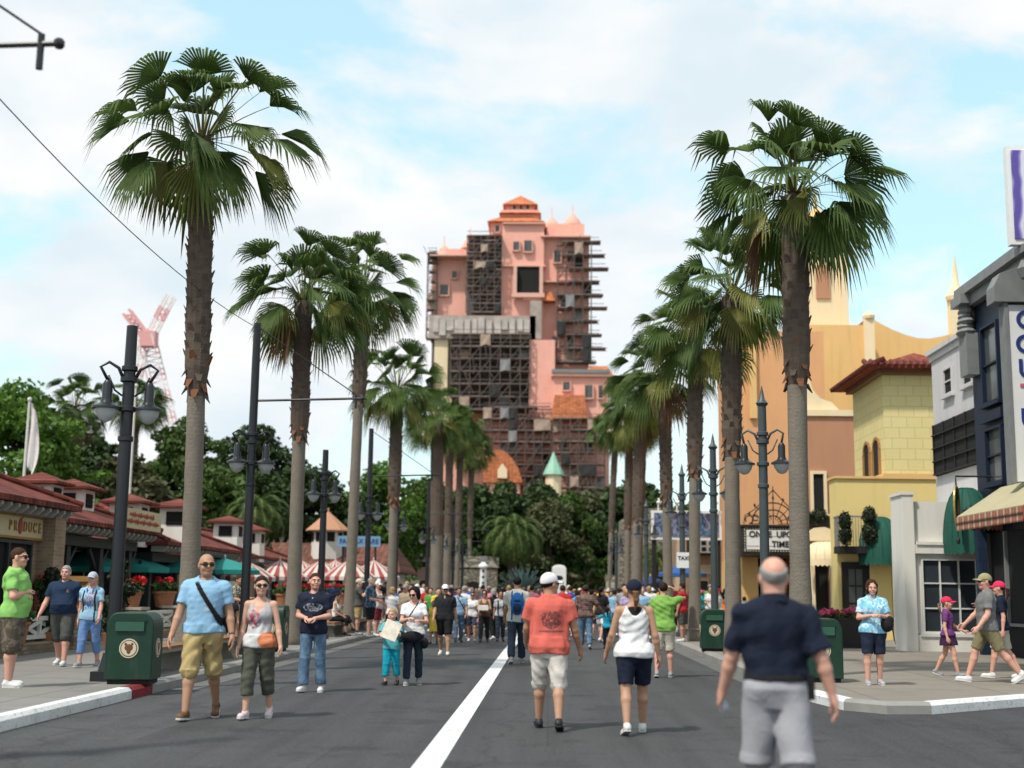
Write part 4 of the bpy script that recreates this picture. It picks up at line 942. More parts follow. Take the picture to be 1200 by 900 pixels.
def tree(label, px, ytop, wpx, Y, mat, z0=None, n=15000, size=.30, seed=0, lowfrac=.15, cat='tree', name='broadleaf_tree', group='trees behind the street', trunk=True):
    rs = np.random.default_rng(seed); x, zt = AY(px, ytop, Y); z0 = max(0, hillz(x, Y)) if z0 is None else z0
    W = wpx/1500*Y; H = zt-z0; t = thing(name, label, cat, (x, Y, z0), group=group)
    cl = []
    for i in range(26):
        a = rs.random()*2*math.pi; f = rs.random(); zz = H*(lowfrac+.14+(.86-lowfrac-.14)*f)
        prof = math.sin(math.pi*min(1, .22+.72*f))**.8; rr = W*.5*prof*(.35+.5*rs.random())
        s = W*(.11+.10*rs.random()); cl.append((rr*math.cos(a), rr*math.sin(a)*.8, zz, s, s*.9, s*.75))
    for i in range(22):
        a = rs.random()*2*math.pi; f = rs.random(); zz = H*(lowfrac+.10+(.93-lowfrac-.10)*f); rr = W*.5*math.sin(math.pi*min(1,.20+.74*f))**.7*(.86+.22*rs.random()); s = W*(.035+.05*rs.random()); cl.append((rr*math.cos(a), rr*math.sin(a)*.8, zz, s*1.3, s, s*.8))
    cl.append((0,0,H*.86,W*.17,W*.15,H*.13))
    V, F = leaf_cloud(n, cl, size, rs); npmesh('crown', V, F, mat, t, smooth=False)
    if trunk:
        b = MB(); b.tube([(0,0,-.3),(.05*W*.2,0,H*.25),(-.03*W,0,H*.55),(0,0,H*.8)], [W*.035,W*.028,W*.02,W*.006], 8)
        for c in cl[:9]: b.tube([(0,0,H*(.25+.25*rs.random())),(c[0]*.5,c[1]*.5,c[2]*.8),(c[0],c[1],c[2])], [W*.016,W*.01,W*.004], 6)
        b.build('trunk', m_bark, t, smooth='all')
    return t
tree('bright green tree at the far left behind the market roof', 25, 440, 190, 62, m_leafb, seed=1, n=17000, size=.27)
tree('dark ragged tree behind the white flag', 105, 505, 150, 72, m_leafd, seed=2, size=.36)
tree('big dark round tree between the first two left palms', 222, 484, 130, 84, m_leafm, seed=3, n=18000, size=.29)
tree('dark tree crown beside the tall black lamp post', 300, 492, 150, 88, m_leafd, seed=4, n=18000, size=.30)
tree('dense dark tree behind the left row of lamps', 372, 545, 120, 92, m_leafd, seed=5)
tree('mid green tree low behind the twin cupolas', 255, 545, 130, 70, m_leafm, seed=6, size=.34)
tree('olive brown tree behind the first pavilion', 150, 528, 120, 66, m_leafo, seed=7, size=.34)
tree('bright green leafy tree at the bend between left palms', 447, 540, 120, 96, m_leafb, seed=8, n=18000, size=.29)
tree('deep green tree behind the white pergola', 505, 555, 110, 104, m_leafm, seed=9)
tree('dark tree under the orange roofed annex', 560, 566, 110, 120, m_leafd, seed=10, size=.5)
tree('dark evergreen mass behind the big date palm', 632, 564, 110, 118, m_leafd, seed=11, size=.5, lowfrac=.02)
tree('olive scrub tree left of the stone tower', 690, 572, 100, 116, m_leafo, seed=12, size=.48, lowfrac=.02)
tree('dark tree behind the right hand palm crowns', 745, 560, 110, 112, m_leafd, seed=13, size=.48)
tree('round shrub tree right of the spired kiosk', 668, 574, 80, 108, m_leafm, seed=14, size=.44, lowfrac=.02)
tree('low olive bush below the spired kiosk', 645, 584, 90, 106, m_leafo, seed=15, size=.4, lowfrac=0)
tree('green tree beside the peach building', 805, 590, 90, 84, m_leafm, seed=16, size=.36)
tree('small grey green shrub under the far white pergola', 468, 650, 40, 90, m_leafm, seed=17, n=1800, size=.3, lowfrac=0)
tree('low dark tree left of the tower annex', 535, 600, 100, 112, m_leafd, seed=18, size=.46, lowfrac=.02)
tree('pale olive tree beyond the tower base on the right', 715, 570, 90, 150, m_leafo, seed=19, size=.6)
for i, (px, yt, w, Y, lab) in enumerate(((395,610,90,100,'dark hedge like tree behind the restaurant cupola'),(330,560,110,98,'mid green tree behind the bare twiggy tree'),(60,520,120,85,'dark tree behind the market cupola'),(592,562,90,112,'low dark shrub under the big date palm'))):
    tree(lab, px, yt, w, Y, m_leafd if i != 1 else m_leafm, seed=30+i, size=.4, lowfrac=.0)
# bare twiggy tree
bt_ = thing('bare_tree', 'grey leafless twiggy tree behind the pavilions', 'tree', AY(322,650,66)[:1]+(66,0), group='trees behind the street')
b = MB(); rs = random.Random(5)
def twig(p, d, L, r, k):
    q = p + d*L; b.tube([p, (p+q)/2+Vector((rs.uniform(-.05,.05),)*3), q], [r, r*.85, r*.65], 4, cap=False)
    if k:
        for _ in range(3 if k > 1 else 4):
            dd = (d + Vector((rs.uniform(-.8,.8), rs.uniform(-.8,.8), rs.uniform(-.25,.5)))).normalized(); twig(q, dd, L*.72, r*.6, k-1)
twig(Vector((0,0,0)), Vector((.05,0,1)), 1.5, .09, 4)
b.build('branches', M('grey bare twig', (.22,.19,.16), .9, .2), bt_)
# agave, date palms
def agave():
    x, z = AY(612, 690, 92); t = thing('agave_plant', 'large blue grey spiky agave at the end of the street', 'agave', (x, 92, .2)); b = MB(); rs = random.Random(3)
    for i in range(46):
        a = i*2.399; e = R(20+65*(i/46)); L = 2.1*(.8+.3*rs.random()); d = Vector((math.cos(a)*math.cos(e), math.sin(a)*math.cos(e), math.sin(e))); sd_ = d.cross(Vector((0,0,1))).normalized(); n_ = sd_.cross(d)
        pts = [(0,.10,0),(.35,.17,.02),(.7,.11,.0),(1.0,.005,-.06)]
        vs = []
        for u, w, k in pts: c = d*L*u + n_*k*L*.3 + Vector((0,0,1.0)); vs += [c-sd_*w+n_*.05, c-n_*.02, c+sd_*w+n_*.05]
        b.add(vs, [f for k in range(3) for f in ((3*k,3*k+1,3*k+4,3*k+3),(3*k+1,3*k+2,3*k+5,3*k+4))])
    b.build('leaves', m_agave, t, fix=False); s = MB(); s.lathe([(.3,-.3),(.25,.8),(.1,1.2)], 10); s.build('core', m_agave, t)
agave()
def date_palm(label, px, pyc, Y, L, n, lean=0, zb=None, group='feather leaved palms'):
    x, zc = AY(px, pyc, Y); z0 = .0; t = thing('date_palm', label, 'palm', (x, Y, z0), group=group); rs = random.Random(int(px)); b = MB()
    for i in range(n):
        a = i*2.399; e0 = R(80-95*(i/n)); d = Vector((math.cos(a), math.sin(a), 0)); p = Vector((0,0,zc)); e = e0; pts = [p.copy()]; LL = L*(.85+.3*rs.random())
        for k in range(9):
            p = p + (d*math.cos(e)+Vector((0,0,1))*math.sin(e))*LL/9; e -= R(11+3*k*.7); pts.append(p.copy())
        for k in range(len(pts)-1):
            q, q2 = pts[k], pts[k+1]; t_ = (q2-q).normalized(); s_ = t_.cross(Vector((0,0,1)))
            if s_.length < .05: s_ = Vector((-d.y, d.x, 0))
            s_.normalize(); up = s_.cross(t_)
            w = L*.018*(1-k/10); b.add([q-s_*w, q+s_*w, q2+s_*w*.8, q2-s_*w*.8], [(0,1,2,3)], 1)
            if k:
                for m in range(3):
                    c = q.lerp(q2, m/3); ll = L*.20*math.sin(math.pi*min(.97,(k+m/3)/9+.08))**.6
                    for sg_ in (-1, 1):
                        tip = c + (s_*sg_*.8 + t_*.6 + up*.1 - Vector((0,0,.28)))*ll; ww = t_*L*.022
                        b.add([c-ww*.3, c+ww, tip], [(0,1,2)], 0)
    b.build('fronds', [m_palmleaf, m_petiole], t, fix=False)
    k = MB(); k.lathe([(L*.13,-.2),(L*.10,zc*.4),(L*.10,zc*.85),(L*.14,zc),(L*.05,zc+L*.08)], 12); k.build('trunk', m_boot, t, smooth=True); return t
date_palm('large arching date palm at the centre end of the street', 601, 628, 98, 3.6, 64)
date_palm('small feathery palm in front of the stone garden wall', 768, 655, 80, 2.0, 34)
date_palm('feathery palm behind the twin cupolas', 300, 600, 68, 2.6, 44)

# ================================================================== FAN PALMS
def fan_crown(seed, n=30, rad=1.0):
    rs = random.Random(seed); V = []; F = []; MI = []
    def add(vs, fs, m):
        o = len(V); V.extend(tuple(v) for v in vs); F.extend(tuple(o+i for i in f) for f in fs); MI.extend([m]*len(fs))
    for i in range(n):
        u = (i+.5)/n; a = i*2.39996+rs.uniform(-.25,.25); e = R(88-122*u**.85+rs.uniform(-9,9)); mat = 0
        if u > .72 and rs.random() < .45: mat = 1
        if u > .93: mat = 2 if rs.random() < .22 else mat; e -= R(10)
        PL = (.58+.52*math.sin(math.pi*min(1,.22+.75*u)))*(.62+.72*rs.random())*rad; L = (.66+.24*rs.random())*rad
        h = Vector((math.cos(a), math.sin(a), 0)); p = h*.09; pts = [p.copy()]; ee = e
        for k in range(5): p = p + (h*math.cos(ee)+Vector((0,0,1))*math.sin(ee))*PL/5; ee -= R(1.5+4*u); pts.append(p.copy())
        side = Vector((-h.y, h.x, 0)); tl = rs.uniform(-1.0,1.0)
        for k in range(5):
            w = .028-.003*k; add([pts[k]-side*w, pts[k]+side*w, pts[k+1]+side*w*.9, pts[k+1]-side*w*.9], [(0,1,2,3)], 3)
        d = h*math.cos(ee-.15)+Vector((0,0,1))*math.sin(ee-.15); side = (side*math.cos(tl)+d.cross(side)*math.sin(tl)).normalized(); nrm = side.cross(d).normalized()
        if nrm.z < 0: nrm = -nrm
        N = 20; sp = R(rs.uniform(46,84)); base = pts[-1]; fold = rs.uniform(.12,.55)
        def pt(ang, r, pleat=0.0):
            q = d*math.cos(ang)*r + side*math.sin(ang)*r + nrm*(abs(math.sin(ang))*r*fold + pleat)
            dr = (r/L); return base + q - Vector((0,0,1))*((.24+.3*u)*L*dr*dr*(1 if mat < 2 else 1.8))
        for k in range(N):
            a0, a1 = -sp+2*sp*k/N, -sp+2*sp*(k+1)/N; am = (a0+a1)/2; l = L*(.74+.30*math.cos(am*.62))*(.93+.12*rs.random()); r1 = l*.47
            j = rs.uniform(-.03,.03)
            add([pt(a0,.03*L), pt(am,.03*L,.01), pt(a1,.03*L), pt(a0,r1), pt(am,r1,.035*L), pt(a1,r1)], [(0,1,4,3),(1,2,5,4)], mat)
            tip = pt(am+j, l) - Vector((0,0,1))*l*(.04+.34*rs.random()**1.5); mid = pt(am+j*.5, l*.8, .01)
            hw = (a1-a0)*.32; e0, e1 = pt(am-hw+j*.5, l*.8), pt(am+hw+j*.5, l*.8)
            add([pt(a0,r1), pt(am,r1,.035*L), pt(a1,r1), e0, mid, e1, tip], [(0,1,4,3),(1,2,5,4),(3,4,6),(4,5,6)], mat)
    me = bpy.data.meshes.new('crown'); me.from_pydata(V, [], F)
    for m in (m_palmleaf, m_palmleaf2, m_palmdead, m_petiole): me.materials.append(m)
    me.polygons.foreach_set('material_index', MI); return me
crowns = [fan_crown(s, n) for s, n in ((1, 42), (2, 46), (5, 39), (9, 44))]
def fan_palm(label, X, Y, H, lean=(0,0), zb=3.9, r0=.235, r1=.165, rb=.235, variant=0, rot=0.0, scale=1.0, z0=.15, group='fan palms lining the street', far=False):
    """H crown height above ground, zb height where the old leaf bases begin"""
    t = thing('fan_palm', label, 'palm', (X, Y, z0), group=group); rs = random.Random(int(Y*10)+variant); b = MB(); n = 22
    P = lambda z: Vector((lean[0]*(z/H)**1.6, lean[1]*(z/H)**1.6, z))
    pts = []; rad = []
    for k in range(n+1):
        z = -.1+(zb+.12)*k/n; pts.append(P(max(0,z)) if z >= 0 else Vector((0,0,z))); rad.append(r1+(r0-r1)*math.exp(-z*1.1)+rs.uniform(-.006,.006))
    b.tube(pts, rad, 14); b.build('trunk', m_trunk, t, smooth='all')
    s = MB(); m_ = 18
    s.tube([P(zb-.15+(H-zb+.1)*k/m_) for k in range(m_+1)], [r1*1.02+(rb-r1)*min(1,k/2.5) * (1-.2*k/m_)+rs.uniform(-.012,.012) for k in range(m_+1)], 12, 0)
    nb = int((H-zb)*26) if not far else int((H-zb)*10)
    for k in range(nb):   # shingled leaf bases, the lowest ones fresh rust coloured and hanging
        z = zb-.12+(H-zb)*k/nb; a = k*2.39996; c = P(z); o = Vector((math.cos(a), math.sin(a), 0)); sd_ = Vector((-o.y, o.x, 0)); rr = rb*(.93 if z > zb+.3 else .85)
        hang = z < zb+.35; up = Vector((0,0,1))*(-.16 if hang else .2); out = .08 if hang else .05+.05*rs.random(); w = .075
        p0 = c+o*rr*.9; vs = [p0-sd_*w, p0+sd_*w, p0+sd_*w*.5+o*out+up, p0-sd_*w*.5+o*out+up, p0-sd_*w*.8+o*-.02+up*.3, p0+sd_*w*.8-o*.02+up*.3]
        s.add(vs, [(0,1,2,3),(3,2,5,4),(0,3,4),(1,5,2)], 1 if z < zb+.5 and rs.random() < .5 else 0)
    s.build('leaf_bases', [m_boot, m_bootred], t, fix=False)
    c = bpy.data.objects.new('crown', crowns[variant]); COL.objects.link(c); c.parent = t; c.location = P(H); c.rotation_euler = (rs.uniform(-.06,.06), rs.uniform(-.06,.06), rot); c.scale = (scale,)*3
    return t
PX = -6.35
def palmat(label, px, pxt, pyt, X, yb, variant, rot, scale, **k):
    Y = X/ (ray(px,700)[0]/ray(px,700)[1]); xt, zt = AY(pxt, pyt, Y); zb = AY(px, yb, Y)[1]-.15
    return fan_palm(label, X, Y, zt-.15, (xt-X, 0), zb, variant=variant, rot=rot, scale=scale, **k)
palmat('nearest left palm standing behind the person in light blue', 222, 237, 164, PX, 455, 0, .4, 1.04, r0=.26, r1=.16, rb=.235)
palmat('second left palm behind the person in the grey tank top', 344, 356, 352, PX, 510, 1, 1.9, 1.04, r0=.28, r1=.165, rb=.235)
palmat('third left palm, tall and slim, over the seated person', 410, 427, 338, PX, 470, 2, 3.1, 1.14)
palmat('fourth left palm beside the curly haired person', 458, 466, 455, PX, 590, 3, 4.4, 1.15, rb=.27)
palmat('fifth left palm, thick grey trunk behind the person in the black polo', 511, 512, 492, PX, 625, 0, 5.2, 1.15, r0=.38, r1=.34, rb=.36, far=True)
palmat('sixth left palm close behind the thick grey trunk', 523, 528, 500, PX, 622, 1, .9, 1.1, r1=.24, far=True)
palmat('seventh left palm before the stone gate wall', 535, 540, 515, PX, 628, 2, 2.2, 1.1, far=True)
palmat('eighth left palm, far away by the stone arch', 549, 553, 530, PX, 632, 3, 3.3, 1.1, far=True)
RX = 4.3
palmat('nearest right palm behind the person in the navy polo', 938, 931, 228, RX, 442, 1, 0.9, 1.0, r0=.26, r1=.165, rb=.24)
palmat('second right palm left of the grey green lamp post', 859, 857, 345, RX, 528, 3, .8, .98, r0=.25, r1=.175, rb=.24)
palmat('third right palm behind the person in the green tee', 814, 815, 392, RX, 555, 0, 2.0, 1.05)
palmat('fourth right palm next to the white street sign', 783, 778, 440, RX, 590, 2, 4.0, 1.1)
palmat('fifth right palm, thick trunk before the stone tower', 746, 752, 472, RX, 612, 1, 5.0, 1.2, r0=.3, r1=.27, rb=.32)
palmat('sixth right palm beside the stone tower', 735, 738, 498, RX, 618, 3, .3, 1.15, far=True)
palmat('seventh right palm near the stacked stone pier', 714, 722, 505, RX, 622, 0, 1.2, 1.15, far=True)
fan_palm('distant fan palm behind the white flag', AY(80,600,66)[0], 66, AY(80,478,66)[1], (0,0), 6.5, variant=2, rot=.5, scale=1.05, group='fan palms in the background', z0=0)
fan_palm('distant fan palm behind the double lamp head', AY(152,600,70)[0], 70, AY(152,475,70)[1], (0,0), 6, variant=1, rot=1.5, scale=1.05, group='fan palms in the background', z0=0)

# ================================================================== STREET FURNITURE
def lamp_proto(H, mat, arm=False, finial=False, armdir=(.28,.12)):
    t = thing('street_lamp', '', 'street lamp', (0,0,0), group='double armed street lamps')
    b = MB(); b.box(-.23,.23,-.23,.23,0,.14); b.lathe([(.2,.14),(.17,.25),(.135,.4)], 8); b.build('base', mat, t)
    b = MB(); b.lathe([(.105,.38),(.10,1.2),(.088,H*.9),(.083,H)], 12)
    for z, r in ((3.55,.115),(4.0,.125),(4.45,.13),(4.62,.12)): b.lathe([(.09,z-.05),(r,z-.03),(r,z+.03),(.09,z+.05)], 12)
    if finial: b.lathe([(.1,H),(.13,H+.05),(.06,H+.14),(.03,H+.3),(.005,H+.42)], 10)
    b.build('pole', mat, t, smooth=True)
    for s in (-1, 1):
        ex, ey = s*armdir[0], s*armdir[1]; n = math.hypot(ex, ey); ux, uy = ex/n, ey/n
        b = MB(); b.tube([(ux*.08,uy*.08,4.45),(ux*.16,uy*.16,4.62),(ux*.30,uy*.30,4.70),(ux*.42,uy*.42,4.62),(ex,ey,4.42)], [.028,.026,.024,.024,.026], 7); b.tube([(ux*.09,uy*.09,4.2),(ux*.2,uy*.2,4.28),(ux*.3,uy*.3,4.5)], .016, 6); a = b.build('arm', mat, t, smooth='all')
        b = MB(); b.lathe([(.045,.40),(.075,.34),(.075,.12),(.10,.06),(.215,.0),(.22,-.03),(.17,-.035)], 16, (ex,ey,4.02)); b.build('lamp_shade', m_bronze, a, smooth=True)
        b = MB(); b.lathe([(.17,-.036),(.155,-.10),(.09,-.20),(.03,-.23)], 16, (ex,ey,4.02)); b.build('lamp_glass', m_lampglass, a, smooth=True)
    if arm:
        b = MB(); b.tube([(.05,0,5.35),(2.35,0,5.42)], .026, 8); b.tube([(2.2,0,5.2),(2.2,0,5.5)], .03, 8); b.tube([(.05,0,H-.1),(2.2,0,5.5)], .012, 5); b.ell((2.35,0,5.42),(.05,.05,.05),8,5); b.build('trolley_arm', m_pole, t)
    return t
pA = lamp_proto(5.28, m_pole); pB = lamp_proto(7.05, m_pole, True); pC = lamp_proto(5.2, m_grnpole, False, True, (.36,-.12))
lampL = [(18.95,0,'nearest left lamp post beside the green litter bin'),(27.1,1,'tall black lamp post behind the person in the grey tank'),(36.1,0,'black lamp post behind the person in the navy tee'),(45.2,1,'black lamp post behind the person in the blue print shirt'),(53.6,0,'black lamp post right of the curly haired person'),
         (67.5,1,'sixth left lamp post before the thick grey palm trunk'),(76.5,0,'seventh left lamp post right of the thick grey palm trunk'),(85.5,1,'eighth left lamp post, far along the kerb'),(95,0,'ninth left lamp post near the stone arch'),(104,1,'last left lamp post at the end of the street')]
us = set()
def place(proto, lab, loc, rz=0, group=None):
    o = proto if proto not in us else dup(proto); us.add(proto); o.location = loc; o.rotation_euler = (0,0,rz); o['label'] = lab
    if group: o['group'] = group
    return o
for Y, k, lab in lampL: place(pB if k else pA, lab, (-6.38, Y, .15))
for Y, lab in ((26.2,'grey green lamp post left of the navy polo'),(34.2,'grey green lamp post behind the right litter bin'),(42.3,'grey green lamp post carrying a white street sign'),(58,'grey green lamp post before the fifth right palm'),(72,'far grey green lamp post against the stone tower'),(84,'last right lamp post by the stone pier')): place(pC, lab, (4.35, Y, .15))
tp0 = place(pB, 'trolley pole with long arm reaching into the top left corner', (-6.38, 9.75, .15))
for c in tp0.children:
    if c.name.startswith('trolley_arm'): c.location.z = .30
w_ = thing('overhead_cable', 'thin dark sagging cable from the top left to the tall lamp post', 'cable', (-6.38, 27.1, 7.1)); b = MB()
p0, p1 = Vector((-6.38,9.75,7.45)), Vector((-6.38,27.1,7.1)); b.tube([p0.lerp(p1,k/20)-Vector((0,0,1))*1.0*4*(k/20)*(1-k/20)*.45 for k in range(21)], .008, 5); b.build('wire', m_pole, w_, world=True)
# street name plate on the third right lamp
sg = thing('street_sign', 'small white TAXI sign on a grey green lamp post', 'sign', (4.35, 42.1, 3.0)); b = MB(); b.box(4.14,4.60,42.10,42.13,2.35,2.85); b.build('plate', m_signwhite, sg, world=True); b = MB(); b.box(4.30,4.42,42.13,42.2,2.5,2.7); b.build('bracket', m_ltgrey, sg, world=True)
text('lettering', 'TAXI', .17, m_black, sg, (4.37,42.095,2.66), (R(90),0,0), .006, .004)
# litter bins
def bin_proto():
    t = thing('litter_bin', '', 'litter bin', group='dark green litter bins'); w, d, h = .33, .31, 1.0
    prof = [(-w,.06),(w,.06),(w,h-.2)]+[(w-.16+.16*math.cos(a),h-.2+.2*math.sin(a)) for a in [math.pi/2*k/6 for k in range(1,7)]]+[(-w+.16+.16*math.cos(a),h-.2+.2*math.sin(a)) for a in [math.pi/2+math.pi/2*k/6 for k in range(0,6)]]+[(-w,h-.2)]
    b = MB(); b.prism(prof, -d, d, 'y'); o = b.build('body', m_bin, t); bv = o.modifiers.new('bevel','BEVEL'); bv.width = .018; bv.segments = 2; bv.limit_method = 'ANGLE'
    b = MB(); b.box(-w+.04,w-.04,-d+.04,d-.04,0,.062); b.build('plinth', m_bindark, t)
    for s in (-1, 1):
        b = MB(); b.box(-.2,.2,s*d-.004 if s > 0 else -d-.03,s*d+.03 if s > 0 else -d+.004,.74,.87); f = b.build('flap', M('bin flap green', (.03,.10,.065), .35, .1), t)
        b = MB(); b.box(-.23,.23,s*d+(.0 if s > 0 else -.02),s*d+(.02 if s > 0 else 0),.875,.9); b.build('rim', m_bin, f)
    for f, rot in ((0,0),(1,math.pi/2),(2,math.pi),(3,-math.pi/2)):
        dd = d if f % 2 == 0 else w; b = MB(); b.T = Matrix.Rotation(rot,4,'Z') @ Matrix.Translation((0,-dd-.004,.5)) @ Matrix.Rotation(math.pi/2,4,'X')
        b.lathe([(.135,-.002),(.135,.006)], 24, m=0); b.lathe([(.118,.006),(.118,.008)], 24, m=1); b.lathe([(.105,.0085),(.105,.010)], 24, m=0)
        b.ell((0,.01,.011),(.06,.05,.004),12,6,1); b.ell((-.045,.06,.011),(.02,.02,.004),8,5,1); b.ell((.045,.06,.011),(.02,.02,.004),8,5,1); b.ell((0,-.04,.011),(.03,.04,.004),8,5,1)
        b.build('emblem', [m_cream, m_brown], t)
    return t
pb_ = bin_proto()
place(pb_, 'green litter bin with round cream emblem at the foot of the nearest left lamp', (-5.95+.02, 18.55, .15), R(4))
place(pb_, 'green litter bin behind the person in the grey tank top', (-5.55-.55, 28.6, .15), R(90))
place(pb_, 'green litter bin with round emblem beside the second right palm', (4.12-.08, 32.0, .15), R(-3))
place(pb_, 'green litter bin half hidden behind the person in the navy polo', (4.36, 21.2, .15), R(-2))
place(pb_, 'small far green litter bin among the crowd by the right kerb', (4.4, 62, .15), 0)
def bench_proto():
    t = thing('bench', '', 'bench', group='concrete benches with wooden seats')
    for y in (-.95, .95):
        b = MB(); b.prism([(-.26,0),(.26,0),(.2,.1),(.17,.22),(.28,.33),(-.28,.33),(-.17,.22),(-.2,.1)], y-.16, y+.16, 'y'); b.build('support', m_conc, t)
    b = MB(); b.box(-.3,.3,-1.3,1.3,.332,.38); b.build('slab', m_conc, t)
    for i in range(4):
        b = MB(); b.box(-.28+i*.145,-.28+i*.145+.125,-1.25,1.25,.383,.425); b.build('slat', m_benchwood, t)
    return t
be = bench_proto()
for lab, X, Y in (('bench beside the nearest left palm behind the litter bin', -6.35, 21.0),('bench between the two nearest left palms', -6.42, 24.7),('bench under the seated person in white', -6.45, 38.6),('bench under the seated person in red', -6.45, 43.4),('bench by the right litter bin', 4.45, 28.0),('bench at the far right kerb before the third palm', 4.45, 39.5)): place(be, lab, (X, Y, .15))
# umbrellas
def umbrella(label, x, y, zr, zt, r, mats, group, segs=32):
    t = thing('parasol', label, 'umbrella', (x, y, 0), group=group); b = MB(); n = segs; vs = [(0,0,zt)]; mid = []; rim = []
    for k in range(n):
        a = 2*math.pi*k/n; g = (k % 4)/4.0; dip = 1-.07*math.sin(math.pi*g); mid.append((r*.55*math.cos(a)*dip, r*.55*math.sin(a)*dip, zr+(zt-zr)*.52)); rim.append((r*math.cos(a)*dip, r*math.sin(a)*dip, zr))
    vs += mid+rim+[(p[0], p[1], zr-.16) for p in rim]; fs = []; mi = []
    for k in range(n):
        k2 = (k+1) % n; fs += [(0,1+k,1+k2),(1+k,1+n+k,1+n+k2,1+k2),(1+n+k,1+2*n+k,1+2*n+k2,1+n+k2)]; mi += [k % len(mats)]*3
    b.v = vs; b.f = fs; b.mi = mi; b.build('canopy', mats, t)
    b = MB(); b.tube([(0,0,.1),(0,0,zt+.12)], .025, 8); b.lathe([(.25,.1),(.25,.16),(.05,.22)], 12); b.build('pole', m_whitew, t); return t
ul = ['left most striped umbrella beside the tall black lamp post','striped umbrella just right of the tall black lamp post','striped umbrella in the back row behind the second palm','striped umbrella left of the third black lamp post','striped umbrella right of the third black lamp post','striped umbrella in the back row near the blue roof sign','striped umbrella at the right end beside the slim palm']
for lab, (px, Y) in zip(ul, ((285,50),(327,56),(352,63),(375,58),(392,64),(408,57),(437,60))):
    x = AY(px, 690, Y)[0]; zr = AY(px, 676, Y)[1]; zt = AY(px, 656, Y)[1]; umbrella(lab, x, Y, zr, zt, 1.25, [m_redc, m_whitec], 'red and white striped umbrellas')
for lab, px, Y, yr, yt in (('teal umbrella under the first pavilion left of the near lamp post',97,38,664,644),('teal umbrella under the first pavilion right of the near lamp post',150,41,665,650),('teal umbrella left of the nearest palm trunk',200,44,666,654),('teal umbrella between the person in light blue and the black lamp post',262,47,668,654)):
    x = AY(px, 690, Y)[0]; umbrella(lab, x, Y, AY(px, yr, Y)[1], AY(px, yt, Y)[1], 1.3, [m_teal], 'teal umbrellas')
umbrella('navy umbrella in the crowd before the small feathery palm', AY(762,690,66)[0], 66, AY(762,684,66)[1], AY(762,675,66)[1], .95, [m_navyc], 'navy umbrellas')
umbrella('blue umbrella before the peach building', AY(800,690,62)[0], 62, AY(800,672,62)[1], AY(800,661,62)[1], 1.15, [M('blue canvas', (.03,.10,.30), .8)], 'navy umbrellas')
# flower pots
def pot(label, x, y, z, r=.3, h=.42, fl=m_red_fl, seed=0, group='terracotta pots of red geraniums', potm=None, spread=1.25):
    t = thing('flower_pot', label, 'flower pot', (x, y, z), group=group); rs = np.random.default_rng(seed)
    b = MB(); b.lathe([(r*.72,0),(r*.95,h*.85),(r*1.05,h*.86),(r*1.05,h),(r*.9,h),(r*.88,h*.9)], 16); b.build('pot', potm or m_terra, t, smooth=True)
    V, F = leaf_cloud(260, [(0,0,h*1.2,r*spread,r*spread,r*.65)], r*.42, rs, shell=.2); npmesh('foliage', V, F, m_shrub, t, smooth=False)
    cl = [(r*spread*.9*math.cos(a)*q, r*spread*.9*math.sin(a)*q, h*1.2+r*(.45+.3*rs.random()), r*.3, r*.3, r*.24) for a, q in zip(rs.random(9)*6.28, rs.random(9)**.5)]
    V, F = leaf_cloud(170, cl, r*.26, rs, shell=.3); npmesh('flowers', V, F, fl, t, smooth=False); return t
for i, (lab, px, Y, z) in enumerate((('large geranium pot in front of the brick pillar',52,29.0,.95),('geranium pot behind the spiral topiary',152,33,.95),('geranium pot on the brick pier left of the nearest palm',193,37,.95),('geranium pot left of the second palm trunk',333,44,.9),('geranium pot right of the second palm trunk',357,46,.9),('geranium pot behind the person in the navy tee',388,48,.9),('geranium pot above the seated person',401,50,.95),('geranium pot by the produce doorway',20,25.4,.35))):
    pot(lab, AY(px,690,Y)[0], Y, z+.0, .33 if i < 3 else .3, .45, seed=i)
for i, (lab, X, Y) in enumerate((('brick plinth under the large geranium pot',None,0),)): pass
for i, (px, Y, zt) in enumerate(((52,29.0,.948),(152,33,.948),(193,37,.948),(333,44,.898),(357,46,.898),(388,48,.898),(401,50,.948))):
    labs = ['brick plinth in front of the produce pillar','brick plinth behind the spiral topiary','brick plinth left of the nearest palm','brick plinth left of the second palm','brick plinth right of the second palm','brick plinth behind the person in navy','brick plinth above the seated person']
    x = AY(px,690,Y)[0]
    if i in (1, 2): continue
    t = thing('brick_plinth', labs[i], 'plinth', (x, Y, .15), group='brick plinths'); b = MB(); b.box(-.33,.33,-.33,.33,-.05,zt-.2); b.build('shaft', m_stoneb, t); b = MB(); b.box(-.38,.38,-.38,.38,zt-.199,zt-.151); b.build('cap', m_stonec, t)
for i, (X, Y) in enumerate(((-10.7+.0,33.0),(-10.7,37.0))): pass
def planter(label, x, y, w, d, h, fl, seed):
    t = thing('planter_box', label, 'planter', (x, y, .15), group='planters with pink flowers'); rs = np.random.default_rng(seed)
    b = MB(); b.prism([(-w*.85,0),(w*.85,0),(w,h),(w*.93,h),(w*.93,h-.05),(-w*.93,h-.05),(-w*.93,h),(-w,h)], -d, d, 'y'); b.build('tub', m_iron, t)
    V, F = leaf_cloud(500, [(-w*.5,0,h,w*.5,d,.16),(w*.4,0,h,w*.55,d,.18)], .11, rs, shell=.1); npmesh('foliage', V, F, m_shrub, t, smooth=False)
    V, F = leaf_cloud(420, [(-w*.5,0,h+.1,w*.5,d,.12),(w*.4,0,h+.12,w*.5,d,.14)], .08, rs, shell=.3); npmesh('flowers', V, F, fl, t, smooth=False)
planter('black tub of pink flowers left of the person in the blue print polo', 7.95, 35.3, .72, .4, .82, m_pink_fl, 3)
